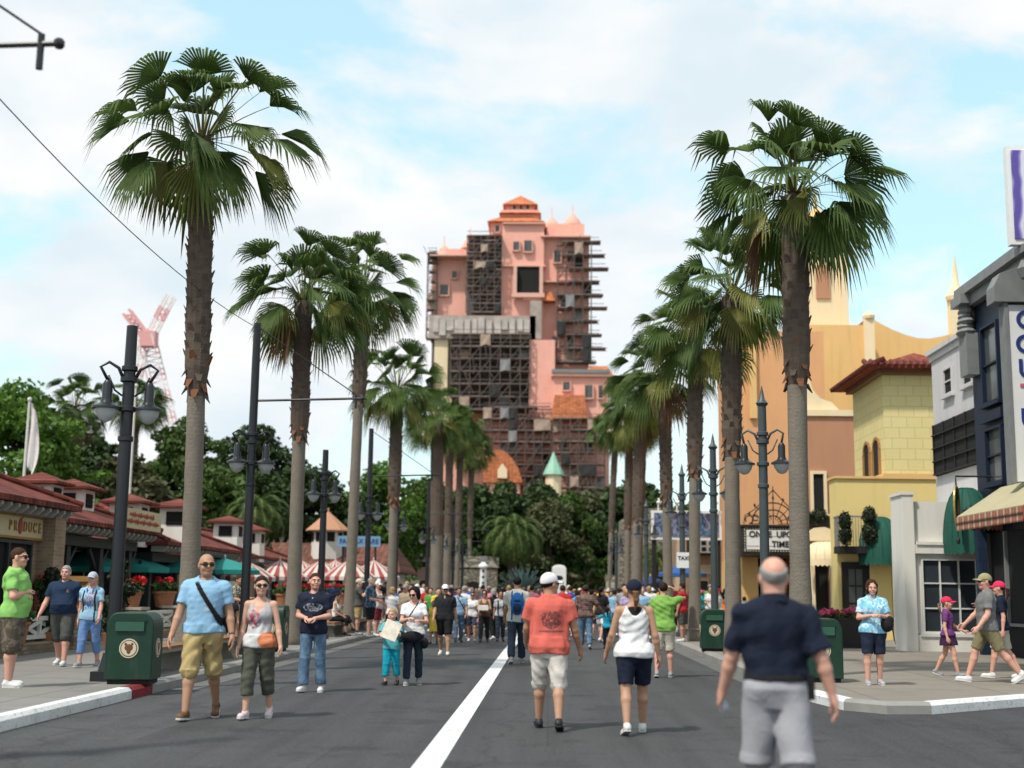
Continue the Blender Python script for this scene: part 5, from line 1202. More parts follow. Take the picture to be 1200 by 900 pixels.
planter('tub of pink bougainvillea before the peach building', AY(808,690,58)[0], 58, 1.0, .5, 1.3, m_pink_fl, 4)
# topiaries
def topiary(label, x, y, z0, balls, name='topiary', group='clipped topiaries', pot_=True):
    t = thing(name, label, 'topiary', (x, y, z0), group=group); rs = np.random.default_rng(int(abs(x)*10)); V = []; n = 0; Vs = []; Fs = []
    for bx_, bz, r, rz_ in balls:
        v, f = leaf_cloud(420, [(bx_,0,bz,r,r,rz_)], .07, rs, shell=.75); Fs.append(f+n); Vs.append(v); n += len(v)
    npmesh('foliage', np.concatenate(Vs), np.concatenate(Fs), m_topi, t, smooth=False)
    b = MB()
    for bx_, bz, r, rz_ in balls: b.ell((bx_,0,bz),(r*.8,r*.8,rz_*.8),10,7)
    b.build('inner_foliage', m_topi, t, smooth='all')
    if pot_: b = MB(); b.lathe([(.2,0),(.3,.36),(.32,.4),(.27,.4)], 14); b.build('pot', m_terra, t, smooth=True); b = MB(); b.tube([(0,0,.3),(0,0,balls[-1][1])], .03, 6); b.build('stem', m_bark, t)
topiary('dark spiral topiary behind the green litter bin', AY(140,690,27)[0], 27, .15, [(.0,.62,.34,.26),(-.1,1.0,.30,.2),(.1,1.3,.25,.18),(-.05,1.58,.2,.16),(.02,1.82,.14,.13)])
topiary('dark clipped bush behind the geranium pot by the brick pillar', AY(60,690,27.4)[0], 27.4, .15, [(0,.7,.3,.3),(0,1.15,.26,.3),(0,1.5,.18,.25)])
topiary('left topiary ball on the yellow building balcony', 9.38, 41.1, 3.1, [(0,.35,.2,.35),(0,.75,.2,.3)], pot_=False)
topiary('right topiary ball on the yellow building balcony', 10.15, 41.1, 3.1, [(0,.4,.24,.4),(0,.95,.22,.3)], pot_=False)
topiary('hanging plants in the terracotta building window box', 10.35, 50.6, 4.4, [(-.3,.15,.3,.25),(.2,.2,.32,.3)], pot_=False)
topiary('purple leaved hedge on the peach building balcony', 8.7, 69.4, 4.5, [(-.9,.3,.5,.35),(0,.35,.55,.4),(.8,.3,.5,.35)], pot_=False)
# poster board, white signs, signal-like column
pbd = thing('poster_billboard', 'white framed billboard with blurred blue and violet painting above the far right shops', 'billboard', (6.3, 62, 4.5))
x0, z1 = AY(763,598,62); x1, z0 = AY(846,633,62)
b = MB(); b.box(x0,x1,62,62.12,z0,z1); b.build('frame', m_signwhite, pbd, world=True)
t_ = NT('violet painting'); vo = t_.node('ShaderNodeTexNoise'); vo.inputs['Scale'].default_value = 1.5; vo.inputs['Detail'].default_value = 4; vo.inputs['Distortion'].default_value = 1.5; t_.link(t_.tc.outputs['Object'], vo.inputs[0])
m_pnt = t_.fin(t_.ramp(vo.outputs['Fac'], [(.3,(.015,.012,.035)),(.42,(.07,.06,.13)),(.5,(.22,.27,.36)),(.56,(.05,.06,.14)),(.64,(.03,.09,.26)),(.75,(.16,.34,.18))]), .5)
b = MB(); b.box(x0+.14,x1-.14,61.97,61.997,z0+.14,z1-.12); b.build('painting', m_pnt, pbd, world=True)
b = MB()
for k in range(4):
    x = x0+.35+k*(x1-x0-.7)/3; b.tube([(x,62.06,z1),(x,62.06,z1+.4),(x,61.8,z1+.55),(x,61.55,z1+.45)], .035, 6); b.ell((x,61.5,z1+.35),(.14,.14,.1),8,5)
b.build('lamp_hook', m_signwhite, pbd, world=True)
b = MB(); b.box(x1-.25,x1-.05,62.13,62.3,.1,z1); b.box(x0+.05,x0+.25,62.13,62.3,.1,z1); b.build_each('post', m_iron, pbd, world=True)
wc = thing('white_column', 'white lighthouse shaped column with dark round holes near the stone arch', 'column', AY(566,690,88)[:1]+(88,.0))
b = MB(); b.lathe([(.5,0),(.45,1.4),(.3,1.7),(.24,2.0),(.22,3.1),(.34,3.15),(.34,3.25),(.12,3.5)], 12); b.build('shaft', m_signwhite, wc, smooth=True)
b = MB()
for z in (2.1,2.5,2.9): b.ell((0,-.235,z),(.09,.03,.09),10,6)
b.build_each('port_hole', m_black, wc); b = MB(); b.box(-.4,.4,-.06,.06,3.5,3.62); b.box(-.25,.25,-.05,.05,3.65,3.9); b.build('top_sign', m_ltgrey, wc)
ns = thing('notice_sign', 'white notice board with dark emblem beyond the coral shirted person', 'sign', AY(655,690,84)[:1]+(84,0))
b = MB(); b.box(-.46,.46,-.05,.05,1.0,3.1); b.ell((0,0,3.1),(.44,.045,.2),14,8); b.build('board', m_signwhite, ns); b = MB(); b.ell((0,-.06,2.45),(.27,.02,.16),10,6); b.box(-.3,.3,-.065,-.052,2.12,2.2); b.build('emblem', m_black, ns)
b = MB(); b.box(-.05,.05,.06,.14,0,2.8); b.build('post', m_iron, ns)
# flagpoles and crane
def flagpole(label, px, yb, yt, Y, flag=True):
    x = AY(px,yb,Y)[0]; zt = AY(px,yt,Y)[1]; t = thing('flagpole', label, 'flagpole', (x,Y,0), group='white flagpoles'); b = MB(); b.tube([(0,0,0),(0,0,zt)], [.09,.05], 8); b.ell((0,0,zt),(.1,.1,.1),8,6); b.build('pole', m_whitew, t)
    if flag:
        vs = []; n = 10
        for j in range(n+1):
            for i in range(6): u = i/5; v = j/n; vs.append((.06+u*(.25+.5*v*(1-v)*2)+.04*math.sin(v*6+u*3), .09*math.sin(u*9+v*2), zt-.1-v*2.6+u*-.5))
        b = MB(); b.add(vs, [(j*6+i,j*6+i+1,(j+1)*6+i+1,(j+1)*6+i) for j in range(n) for i in range(5)]); b.build('flag', M('faded white flag', (.66,.62,.62), .8), t, smooth='all', fix=False)
flagpole('flagpole with limp white flag behind the market roof', 25, 600, 468, 52); flagpole('bare white flagpole right of the nearest left lamp post', 149, 620, 452, 54, False)
cr_ = thing('construction_crane', 'distant red and white lattice crane behind the left trees', 'crane', AY(180,600,260)[:1]+(260,0)); m_cred = M('crane red', (.68,.34,.33), .6); m_cwh = M('crane white', (.80,.75,.75), .6)
def lattice(B, p, q, w, n, alt=True, th=.22):
    p, q = Vector(p), Vector(q); d = (q-p).normalized(); s = d.cross(Vector((0,1,0))).normalized()*w/2; f = d.cross(s).normalized()*w/2
    for k in range(n):
        a, c = p.lerp(q,k/n), p.lerp(q,(k+1)/n); m = (k//2) % 2 if alt else 0
        for i, j in ((-1,-1),(1,-1),(1,1),(-1,1)): B.bar(a+s*i+f*j, c+s*i+f*j, th, th, m)
        B.bar(a-s-f, c+s-f, th*.7, th*.7, m); B.bar(a+s-f, a-s-f, th*.7, th*.7, m)
cp = lambda px, py: (AY(px,py,260)[0], 260, AY(px,py,260)[1])
b = MB(); lattice(b, cp(212,560), cp(172,395), 3.0, 26); b.build('mast', [m_cwh, m_cred], cr_, world=True); b = MB(); lattice(b, cp(158,455), cp(170,398), 1.6, 8); b.build('strut', [m_cwh, m_cred], cr_, world=True)
b = MB(); lattice(b, cp(176,402), cp(149,366), 1.5, 7, False, .5); b.build('counter_jib', [m_cred, m_cwh], cr_, world=True)
b = MB(); lattice(b, cp(172,402), cp(200,347), 1.6, 8, True, .35); b.build('jib', [m_cred, m_cwh], cr_, world=True)
b = MB(); q = cp(175,398); b.box(q[0]-1.6,q[0]+1.6,258.5,261,q[2]-1.6,q[2]+1.6); b.build('cab', m_cred, cr_, world=True)
# ================================================================== PEOPLE: implicit bodies polygonised into one continuous mesh
def nets(f, o, h):
    s = f < 0; nx, ny, nz = f.shape; cn = (nx-1, ny-1, nz-1); N = cn[0]*cn[1]*cn[2]
    quads = []
    def cid(i, j, k): return (i*cn[1]+j)*cn[2]+k
    IDX = []; POS = []; E_ = []
    for ax in range(3):
        sl0 = [slice(None)]*3; sl1 = [slice(None)]*3; sl0[ax] = slice(0,-1); sl1[ax] = slice(1,None)
        cr = np.argwhere(s[tuple(sl0)] != s[tuple(sl1)])
        if not len(cr): continue
        i, j, k = cr.T; d = [0,0,0]; d[ax] = 1
        a = f[i,j,k]; b = f[i+d[0], j+d[1], k+d[2]]; t = a/(a-b)
        p = cr.astype(np.float32); p[:,ax] += t
        u, v = [(1,2),(2,0),(0,1)][ax]; cs = []; ok = np.ones(len(cr), bool)
        for du, dv in ((-1,-1),(0,-1),(0,0),(-1,0)):
            c = cr.copy(); c[:,u] += du; c[:,v] += dv
            g = (c >= 0).all(1) & (c[:,0] < cn[0]) & (c[:,1] < cn[1]) & (c[:,2] < cn[2]); ok &= g
            q = cid(c[:,0], c[:,1], c[:,2]); cs.append(q); IDX.append(q[g]); POS.append(p[g])
        Q = np.stack(cs, 1)[ok]; fl = ~s[i,j,k][ok]; Q[fl] = Q[fl][:, ::-1]; quads.append(Q)
    if not IDX: return np.zeros((0,3)), np.zeros((0,4), int)
    IDX = np.concatenate(IDX); POS = np.concatenate(POS); Q = np.concatenate(quads)
    uq, inv = np.unique(IDX, return_inverse=True); cnt = np.bincount(inv)
    V = np.stack([np.bincount(inv, POS[:,c])/cnt for c in range(3)], 1)*h + np.array(o)
    return V, np.searchsorted(uq, Q)
class Fld:
    def __init__(s, lo, hi, h):
        s.h = h; s.o = np.array(lo, float); n = np.ceil((np.array(hi)-s.o)/h).astype(int)+1
        s.ax = [(s.o[c]+h*np.arange(n[c])).astype(np.float32) for c in range(3)]; s.f = np.full(n, .4, np.float32)
    def sub(s, lo, hi):
        r = []
        for c in range(3):
            a = int(np.clip(math.floor((lo[c]-s.o[c])/s.h), 0, s.f.shape[c])); b = int(np.clip(math.ceil((hi[c]-s.o[c])/s.h)+1, 0, s.f.shape[c])); r.append(slice(a, b))
        return tuple(r)
    def xyz(s, sl): return s.ax[0][sl[0]][:,None,None], s.ax[1][sl[1]][None,:,None], s.ax[2][sl[2]][None,None,:]
    def uni(s, lo, hi, fn, k=0.0, sub=False):
        m = k+2*s.h; sl = s.sub([v-m for v in lo], [v+m for v in hi])
        if any(q.stop <= q.start for q in sl): return
        d = fn(*s.xyz(sl)); a = s.f[sl]
        if sub: d = -d; s.f[sl] = np.maximum(a, d) + (np.maximum(k-np.abs(a-d),0)**2/(4*k) if k else 0); return
        s.f[sl] = np.minimum(a, d) - (np.maximum(k-np.abs(a-d),0)**2/(4*k) if k else 0)
    def cone(s, a, b, ra, rb, k=.02, flat=False, sub=False):
        a, b = np.array(a, float), np.array(b, float); d = b-a; L2 = max(1e-9, float(d@d)); L = math.sqrt(L2); r = max(ra, rb)
        def fn(X, Y, Z):
            x, y, z = X-a[0], Y-a[1], Z-a[2]; t0 = (x*d[0]+y*d[1]+z*d[2])/L2; t = np.clip(t0,0,1)
            if flat:
                q = np.sqrt((x-t0*d[0])**2+(y-t0*d[1])**2+(z-t0*d[2])**2)-(ra+(rb-ra)*t); return np.maximum(q, np.maximum(-t0, t0-1)*L)
            return np.sqrt((x-t*d[0])**2+(y-t*d[1])**2+(z-t*d[2])**2)-(ra+(rb-ra)*t)
        s.uni(np.minimum(a,b)-r, np.maximum(a,b)+r, fn, k, sub)
    def ell(s, c, r, Rm=None, k=.02, sub=False):
        c = np.array(c, float); r = np.array(r, float); m = r.max()
        def fn(X, Y, Z):
            x, y, z = X-c[0], Y-c[1], Z-c[2]
            if Rm is not None: x, y, z = (Rm[0,0]*x+Rm[1,0]*y+Rm[2,0]*z), (Rm[0,1]*x+Rm[1,1]*y+Rm[2,1]*z), (Rm[0,2]*x+Rm[1,2]*y+Rm[2,2]*z)
            k0 = np.sqrt((x/r[0])**2+(y/r[1])**2+(z/r[2])**2); k1 = np.sqrt((x/r[0]**2)**2+(y/r[1]**2)**2+(z/r[2]**2)**2)
            return k0*(k0-1)/np.maximum(k1, 1e-6)
        s.uni(c-m, c+m, fn, k, sub)
    def loft(s, T, prof, off=0.0, k=.03, n=2.35, zlo=None, zhi=None):
        c, Rm = T; P = np.array(prof); zs = P[:,0]; z0 = zs[0] if zlo is None else zlo; z1 = zs[-1] if zhi is None else zhi; m = P[:,1].max()+off+.08
        def fn(X, Y, Z):
            x, y, z = X-c[0], Y-c[1], Z-c[2]
            x, y, z = (Rm[0,0]*x+Rm[1,0]*y+Rm[2,0]*z), (Rm[0,1]*x+Rm[1,1]*y+Rm[2,1]*z), (Rm[0,2]*x+Rm[1,2]*y+Rm[2,2]*z)+c[2]
            rx = np.interp(z, zs, P[:,1])+off; ry = np.interp(z, zs, P[:,2])+off; yc = np.interp(z, zs, P[:,3])
            q = (np.abs(x/rx)**n+np.abs((y-yc)/ry)**n)**(1/n); d = (q-1)*np.minimum(rx, ry)
            return np.maximum(d, np.maximum(z0-z, z-z1)).astype(np.float32)
        H = max(abs(z1-c[2]), abs(z0-c[2]))+.05
        s.uni([c[0]-m-H*.3, c[1]-m-H*.45, c[2]-H], [c[0]+m+H*.3, c[1]+m+H*.45, c[2]+H], fn, k)
    def cut(s, fn): s.f = np.maximum(s.f, fn(*s.xyz((slice(None),)*3))).astype(np.float32)
    def addn(s, amp, fr, seed):
        r = np.random.default_rng(seed); X, Y, Z = s.xyz((slice(None),)*3)
        for _ in range(4):
            w = r.normal(size=3)*fr; w[2] *= .8; s.f = s.f + (amp*.5*np.sin(w[0]*X+w[1]*Y+w[2]*Z+r.random()*6.28)).astype(np.float32)
    def mesh(s): return nets(s.f, s.o, s.h)
def rotm(rx=0, ry=0, rz=0): return np.array((Matrix.Rotation(R(rz),3,'Z') @ Matrix.Rotation(R(rx),3,'X') @ Matrix.Rotation(R(ry),3,'Y')))
MALE = [(.80,.10,.085,-.005),(.86,.155,.105,-.005),(.92,.17,.118,-.008),(.98,.162,.113,.0),(1.06,.150,.105,.008),(1.15,.152,.105,.01),(1.25,.166,.116,.006),(1.33,.172,.115,.0),(1.38,.156,.102,-.006),(1.42,.118,.082,-.012),(1.46,.074,.064,-.014),(1.50,.05,.05,-.012)]
FEM = [(.80,.10,.085,-.005),(.86,.165,.112,-.012),(.92,.176,.122,-.014),(.98,.160,.108,-.004),(1.06,.134,.094,.006),(1.13,.128,.09,.008),(1.22,.142,.104,.008),(1.30,.150,.106,.004),(1.37,.138,.094,-.006),(1.41,.105,.075,-.012),(1.45,.064,.056,-.014),(1.50,.045,.046,-.012)]
SKINS = {'fair':(.56,.33,.24),'pink':(.60,.32,.24),'tan':(.42,.235,.15),'olive':(.36,.20,.125),'brown':(.17,.085,.05)}
def skinmat(k): return M('skin '+k, SKINS[k], .55, .09, 14, .06, 90, spec=.4)
def cloth(name, col, col2=None, pscale=9, thr=(.5,.54), prints=(), check=None, rough=.88):
    if name in MATS: return MATS[name]
    t = NT(name); f = t.noise(5, 5, .6)
    c = t.mix(f, tuple(x*.80 for x in col), tuple(min(.9,x*1.14) for x in col))
    if col2 is not None: c = t.mix(t.ramp(t.noise(pscale, 2, .5, dist=.8), [(thr[0],0.0),(thr[1],1.0)]), c, col2)
    s = t.sep()
    if check:
        for ax, fr in ((0,check),(2,check)):
            g = t.ramp(t.math('FRACT', t.math('MULTIPLY', s[ax], fr)), [(.0,1.0),(.25,1.0),(.3,0.0),(.95,0.0),(1.0,1.0)]); c = t.mix(t.math('MULTIPLY', g, .6), c, col2 or (.3,.1,.1))
    for (cx, cz, rx, rz_, front, pc, nscale, th) in prints:
        dx = t.math('DIVIDE', t.math('SUBTRACT', s[0], cx), rx); dz = t.math('DIVIDE', t.math('SUBTRACT', s[2], cz), rz_)
        rr = t.math('SQRT', t.math('ADD', t.math('MULTIPLY', dx, dx), t.math('MULTIPLY', dz, dz)))
        inside = t.math('LESS_THAN', t.math('ADD', rr, t.math('MULTIPLY', t.math('SUBTRACT', t.noise(22,3), .5), .5)), 1.0)
        side = t.math('GREATER_THAN', t.math('MULTIPLY', s[1], 1.0 if front else -1.0), 0.0)
        msk = t.math('MULTIPLY', inside, side)
        if nscale: msk = t.math('MULTIPLY', msk, t.ramp(t.noise(nscale, 4, .65, dist=.6), [(th,0.0),(th+.06,1.0)]))
        c = t.mix(t.math('MULTIPLY', msk, .85), c, pc)
    mp = t.node('ShaderNodeMapping'); mp.inputs['Scale'].default_value = (1.0, 1.0, .55); mp.inputs['Rotation'].default_value = (0, .5, 0); t.link(t.tc.outputs['Object'], mp.inputs[0])
    t.bump(t.math('ADD', t.math('MULTIPLY', t.noise(300,2), .12), t.math('ADD', t.noise(11,3,.5,vec=mp.outputs[0],dist=1.2), t.math('MULTIPLY', t.noise(34,3,.5,dist=.8), .25))), .5, .02)
    MATS[name] = t.fin(c, rough, 0, .2); return MATS[name]
def walk(fs=1, a=1.0, arms=None):
    L = {fs:(21*a, 5+3*a, 1.5, -6*a, 7), -fs:(-15*a, 17*a+3, 1.5, 24*a, 7)}
    A = arms or {fs:(-16*a, 8, 10, 5), -fs:(20*a, 8, 20, 10)}
    return dict(legs=L, arms=A)
STAND = dict(legs={1:(2,3,3,0,10),-1:(-1,3,3,0,10)}, arms={1:(3,9,10,5),-1:(2,9,10,5)})
SIT = dict(legs={1:(84,84,4,0,4),-1:(84,84,4,0,4)}, arms={1:(25,8,55,30),-1:(25,8,55,30)})
def person(label, X, Y, z0, face, H, pose, top=None, bot=None, shoe=None, hair=None, hat=None, skin='fair', fem=False, w=1.0, belly=0.0, hd=1.05, glasses=None, lean=0, yaw=0, nod=0, hb=.012, hh=.0065, group=None, extra=None, name='person', brow=(.06,.035,.02), twist=0, bust=1.0, seed=0, seat=None, neckr=1.0):
    S = H/1.75; t = thing(name, label, 'person', (X, Y, z0), R(face), group); 
    c = np.array([0,0,.93]); Rt = rotm(-lean, 0, twist); T = (c, Rt); tp = lambda x, y, z: c + Rt @ (np.array([x,y,z],float)-c)
    prof = [(z, rx*w, ry*(1+.6*(w-1))+belly*math.exp(-((z-1.06)/.11)**2)*.5, yc+belly*math.exp(-((z-1.06)/.11)**2)*.5) for z, rx, ry, yc in (FEM if fem else MALE)]
    sw = (.165 if fem else .188)*(1+.6*(w-1)); J = {'tp': tp, 'S': S, 'Rt': Rt}; lw = 1+.7*(w-1)
    zmin = 9
    for s in (1,-1):
        tf, kb, ab, fp, to = pose['legs'][s]; hip = c + np.array([s*.088*(1+.5*(w-1)),0,-.01]); e = lambda a: np.array([s*math.sin(R(ab)), math.sin(R(a)), -math.cos(R(a))])
        d1 = e(tf); d1 /= np.linalg.norm(d1); kn = hip+d1*.43; d2 = e(tf-kb); d2[0] *= .5; d2 /= np.linalg.norm(d2); an = kn+d2*.405
        fd = np.array([s*math.sin(R(to)), math.cos(R(to))*math.cos(R(fp)), -math.sin(R(fp))]); dn = np.array([0,-math.sin(R(fp)),-math.cos(R(fp))])
        hl = an-fd*.045+dn*.05; to_ = an+fd*.145+dn*.062; J['leg',s] = (hip, kn, an, hl, to_, fd, dn); zmin = min(zmin, hl[2]-.038, to_[2]-.03)
        sf, sa, eb, inw = pose['arms'][s][:4]; sh = tp(s*sw,-.005,1.388); u = np.array([s*math.sin(R(sa)), math.sin(R(sf))*math.cos(R(sa)), -math.cos(R(sf))*math.cos(R(sa))])
        fa = np.array([0, math.cos(R(sf)), math.sin(R(sf))]); d = math.cos(R(eb))*u + math.sin(R(eb))*(math.cos(R(inw))*fa+math.sin(R(inw))*np.array([-s,0,0])); d /= np.linalg.norm(d)
        if ('u',s) in pose: u, d = [np.array(q)/np.linalg.norm(q) for q in pose['u',s]]
        u, d = Rt@u, Rt@d; el = sh+u*.29; wr = el+d*.25; J['arm',s] = (sh, el, wr, d)
    dz = -zmin; hc = tp(0,.012,1.615); Rh = Rt @ rotm(nod, 0, yaw); J.update(hc=hc, Rh=Rh, dz=dz, root=t)
    fin = lambda V: (V+np.array([0,0,dz]))*S; J['fin'] = fin
    hp = lambda x, y, z: hc + Rh @ (np.array([x,y,z],float)*hd)
    # ------- body
    pts = np.array([q for s in (1,-1) for q in list(J['leg',s][:5])+list(J['arm',s][:3])]+[hc]); lo = pts.min(0)-.25; hi = pts.max(0)+.25
    lo = np.minimum(lo, [-.3,-.25,.7]); hi = np.maximum(hi, [.3,.25,1.5])
    B = Fld(lo, hi, hb); B.loft(T, prof, -.004, 0)
    if fem and bust:
        for s in (1,-1): B.ell(tp(s*.07,.085,1.255), (.058*bust,.05*bust,.06*bust), Rt, .04)
    B.cone(tp(0,-.02,1.40), hc+Rh@np.array([0,-.015,-.05]), .062*neckr*(.88 if fem else 1), .055*neckr*(.88 if fem else 1), .03)
    def armp(F, s, r=1.0):
        sh, el, wr, d = J['arm',s]; r *= (.86 if fem else 1)*lw
        F.cone(tp(s*.06,-.015,1.42), sh, .036, .047*r, .04); F.cone(sh, el, .053*r, .040*r, .02); m = el+(wr-el)*.28; F.cone(el, m, .040*r, .043*r, .02); F.cone(m, wr, .043*r, .027*r, .015)
    def legp(F, s):
        hip, kn, an, hl, to_, fd, dn = J['leg',s]; F.cone(hip, kn, .088*lw, .056*lw, .03); F.cone(kn, kn+(an-kn)*.3+np.array([0,-.012,0]), .053*lw, .057*lw, .02); F.cone(kn+(an-kn)*.3+np.array([0,-.012,0]), an, .056*lw, .035*lw, .02); F.cone(hl, to_, .03, .025, .02)
    for s in (1,-1): armp(B, s); legp(B, s)
    # head kept coarse in the body field, then rebuilt fine
    V, Fq = [], []; MI = []; base = 0
    def push(v, q, mi=None):
        nonlocal base
        V.append(fin(v)); Fq.append(q+base); base += len(v); MI.append(np.zeros(len(q),int) if mi is None else mi)
    def headp(F):
        e = lambda p, r, k=.02, sub=False: F.ell(hp(*p), [x*hd for x in r], Rh, k*hd, sub)
        e((0,-.012,.032), (.074,.093,.083), 0); e((0,.018,-.042), (.058,.068,.075), .05); e((0,.058,-.085), (.03,.028,.026), .03)
        F.cone(hp(0,.083,.018), hp(0,.105,-.018), .008, .013, .014); e((0,.080,.028), (.05,.016,.010), .014)
        for s in (1,-1):
            e((s*.032,.094,.008), (.015,.012,.010), .012, True); e((s*.030,.081,.007), (.012,.012,.009), .003); e((s*.076,-.008,-.004), (.011,.022,.034), .008); e((s*.04,.066,-.03), (.022,.02,.022), .02)
        e((0,.083,-.050), (.026,.012,.006), .007); e((0,.081,-.061), (.022,.012,.006), .007)
    # cut coarse body at mid neck and at wrists
    def below_neck(X, Y, Z): q = (X-hc[0])*Rh[0,2]+(Y-hc[1])*Rh[1,2]+(Z-hc[2])*Rh[2,2]; return q+.125*hd
    B.cut(below_neck); v, q = B.mesh(); push(v, q)
    Hd = Fld(hc-.17*hd-.01, hc+.17*hd+.01, hh); Hd.cone(tp(0,-.02,1.40), hc+Rh@np.array([0,-.015,-.05]), .062*neckr*(.88 if fem else 1), .055*neckr*(.88 if fem else 1), 0)
    hf = Hd.f.copy(); Hd.f[:] = .4; headp(Hd); k = .03; a = Hd.f; Hd.f = np.minimum(a, hf)-np.maximum(k-np.abs(a-hf),0)**2/(4*k)
    Hd.cut(lambda X, Y, Z: -(((X-hc[0])*Rh[0,2]+(Y-hc[1])*Rh[1,2]+(Z-hc[2])*Rh[2,2])+.135*hd))
    v, q = Hd.mesh(); ctr = (v[q].mean(1)-hc)@Rh/hd; mi = np.zeros(len(q),int); x, y, z = ctr.T; fr = y > .05
    mi[fr & (np.abs(x) < .026) & (z < -.044) & (z > -.066) & (y > .078)] = 1
    mi[fr & (np.abs(np.abs(x)-.033) < .019) & (np.abs(z-.029+np.abs(np.abs(x)-.03)*.2) < .0065)] = 2
    ex = np.abs(np.abs(x)-.031); mi[fr & (ex < .014) & (np.abs(z-.007) < .007)] = 3; mi[fr & (ex < .0065) & (np.abs(z-.007) < .007)] = 4
    push(v, q, mi)
    # hands: palm, four jointed fingers and a thumb
    for s in (1,-1):
        sh, el, wr, d = J['arm',s]; hs = .9 if fem else 1.0; curl = pose['arms'][s][4] if len(pose['arms'][s]) > 4 else 28
        pn = np.array([-s,0,0.0]) if pose['arms'][s][2] < 45 else Rt@np.array([-s*.45,.0,-.75]); pn = pn-d*(pn@d); pn /= np.linalg.norm(pn)+1e-9; sd_ = np.cross(d, pn)*(-s)   # towards the thumb
        if sd_[1] < 0 and pose['arms'][s][2] < 45: sd_ = -sd_
        Rp = np.stack([sd_, pn, d], 1); Fh = Fld(wr-.20*hs-.01+d*.08, wr+.20*hs+.01+d*.08, hh); Fh.cone(el+(wr-el)*.75, wr, .031*(.86 if fem else 1)*lw, .027*(.86 if fem else 1)*lw, 0); Fh.cone(wr, wr+d*.03, .026*hs, .026*hs, .01)
        pc = wr+d*.055*hs; Fh.ell(pc, (.040*hs,.017*hs,.055*hs), Rp, .02)
        for fi, (off, ln, cu) in enumerate(((.028,.072,1.0),(.010,.080,1.05),(-.009,.074,1.1),(-.027,.058,1.2))):
            p = wr+d*(.088-.006*abs(fi-1))*hs+sd_*off*hs; p0 = wr+d*.05*hs+sd_*off*.8*hs; Fh.cone(p0, p, .0095*hs, .0095*hs, .006); ang = R(curl*.5*cu); r = .0092*hs
            for seg in (.45,.32,.25):
                n_ = p + (d*math.cos(ang)+pn*math.sin(ang)+sd_*off*1.2)*ln*seg*hs; Fh.cone(p, n_, r, r*.92, .003); p = n_; r *= .92; ang += R(curl*.75*cu)
        p = wr+d*.025*hs+sd_*.022*hs; q1 = p+(d*.65+sd_*.65+pn*.35)*.036*hs; q2 = q1+(d*.85+sd_*.2+pn*.4)*.034*hs; q3 = q2+(d*.95+pn*.35)*.026*hs
        Fh.cone(p, q1, .015*hs, .0115*hs, .010); Fh.cone(q1, q2, .0115*hs, .0105*hs, .003); Fh.cone(q2, q3, .0105*hs, .0085*hs, .003)
        Fh.cut(lambda X, Y, Z: -((X-wr[0])*d[0]+(Y-wr[1])*d[1]+(Z-wr[2])*d[2])-.028); v, q = Fh.mesh(); push(v, q); J['hand',s] = (pc, d, pn, sd_)
    sm = skinmat(skin); lip = M('lips '+skin, tuple(a*b for a, b in zip(SKINS[skin],(.85,.55,.55))), .5); bm_ = M('brow %.2f' % brow[0], brow, .8); ew = M('eye white', (.6,.57,.53), .3); ei = M('iris', (.03,.022,.018), .25)
    npmesh('body', np.concatenate(V), np.concatenate(Fq), [sm, lip, bm_, ew, ei] if hh < .012 else [sm], t, np.concatenate(MI) if hh < .012 else None)
    # ------- bottom
    if bot:
        mat, kind = bot['mat'], bot['kind']; ln = bot.get('len',.9); F = Fld(lo, hi, hb); bl = bot.get('loose',.014); wz = bot.get('waist',1.0)
        F.loft(T, [(z, rx+.012, ry+.012, yc) for z, rx, ry, yc in prof], 0, 0, 2.3, zlo=.80 if kind != 'sit' else .84, zhi=wz)
        for s in (1,-1):
            hip, kn, an, *_ = J['leg',s]; th, kr = .094*lw+bl*.5, .066*lw+bl*.62*bot.get('flare',1.0)
            if kind == 'skirt': continue
            if ln <= 1: F.cone(hip, hip+(kn-hip)*ln, th, (th+(kr-th)*ln), .03, True); F.cone(hip, hip+(kn-hip)*.5, th*1.02, .07*lw, .05)
            else: F.cone(hip, kn, th, kr, .03); F.cone(kn, kn+(an-kn)*(ln-1), kr, bot.get('cuff',.058)*lw+bl*.3, .02, True)
        if kind == 'skirt': k0 = (J['leg',1][1]+J['leg',-1][1])/2; F.cone(c+np.array([0,0,.02]), c+(k0-c)*ln, .15*w, .20*w, .04, True)
        F.addn(bot.get('wr',.004)*1.25, 28, seed+9); F.addn(.0015, 58, seed+6)
        Fb = Fld(lo, hi, hb); Fb.loft(T, prof, -.004, 0)
        for s in (1,-1): hip, kn, *_ = J['leg',s]; Fb.cone(hip, kn, .088*lw, .056*lw, .03)
        hz0 = min(J['leg',1][0][2], J['leg',-1][0][2])-.24*min(1, ln); Zb = F.xyz((slice(None),)*3)[2]
        F.f = np.minimum(F.f, np.maximum(np.maximum(Fb.f-.010, Zb-wz), np.maximum(hz0-Zb, F.f-.05))).astype(np.float32); J['bot_f'] = F.f; v, q = F.mesh(); o = npmesh({'skirt':'skirt','pants':'trousers','jeans':'jeans'}.get(kind,'shorts'), fin(v), q, mat, t)
        if bot.get('belt'):
            F2 = Fld(np.array([-.35,-.35,.9]), np.array([.35,.35,1.1]), min(hb,.010)); F2.loft(T, [(z, rx+.027, ry+.027, yc) for z, rx, ry, yc in prof], 0, 0, 2.3, zlo=wz-.032, zhi=wz+.012); v, q = F2.mesh(); npmesh('belt', fin(v), q, bot['belt'], o)
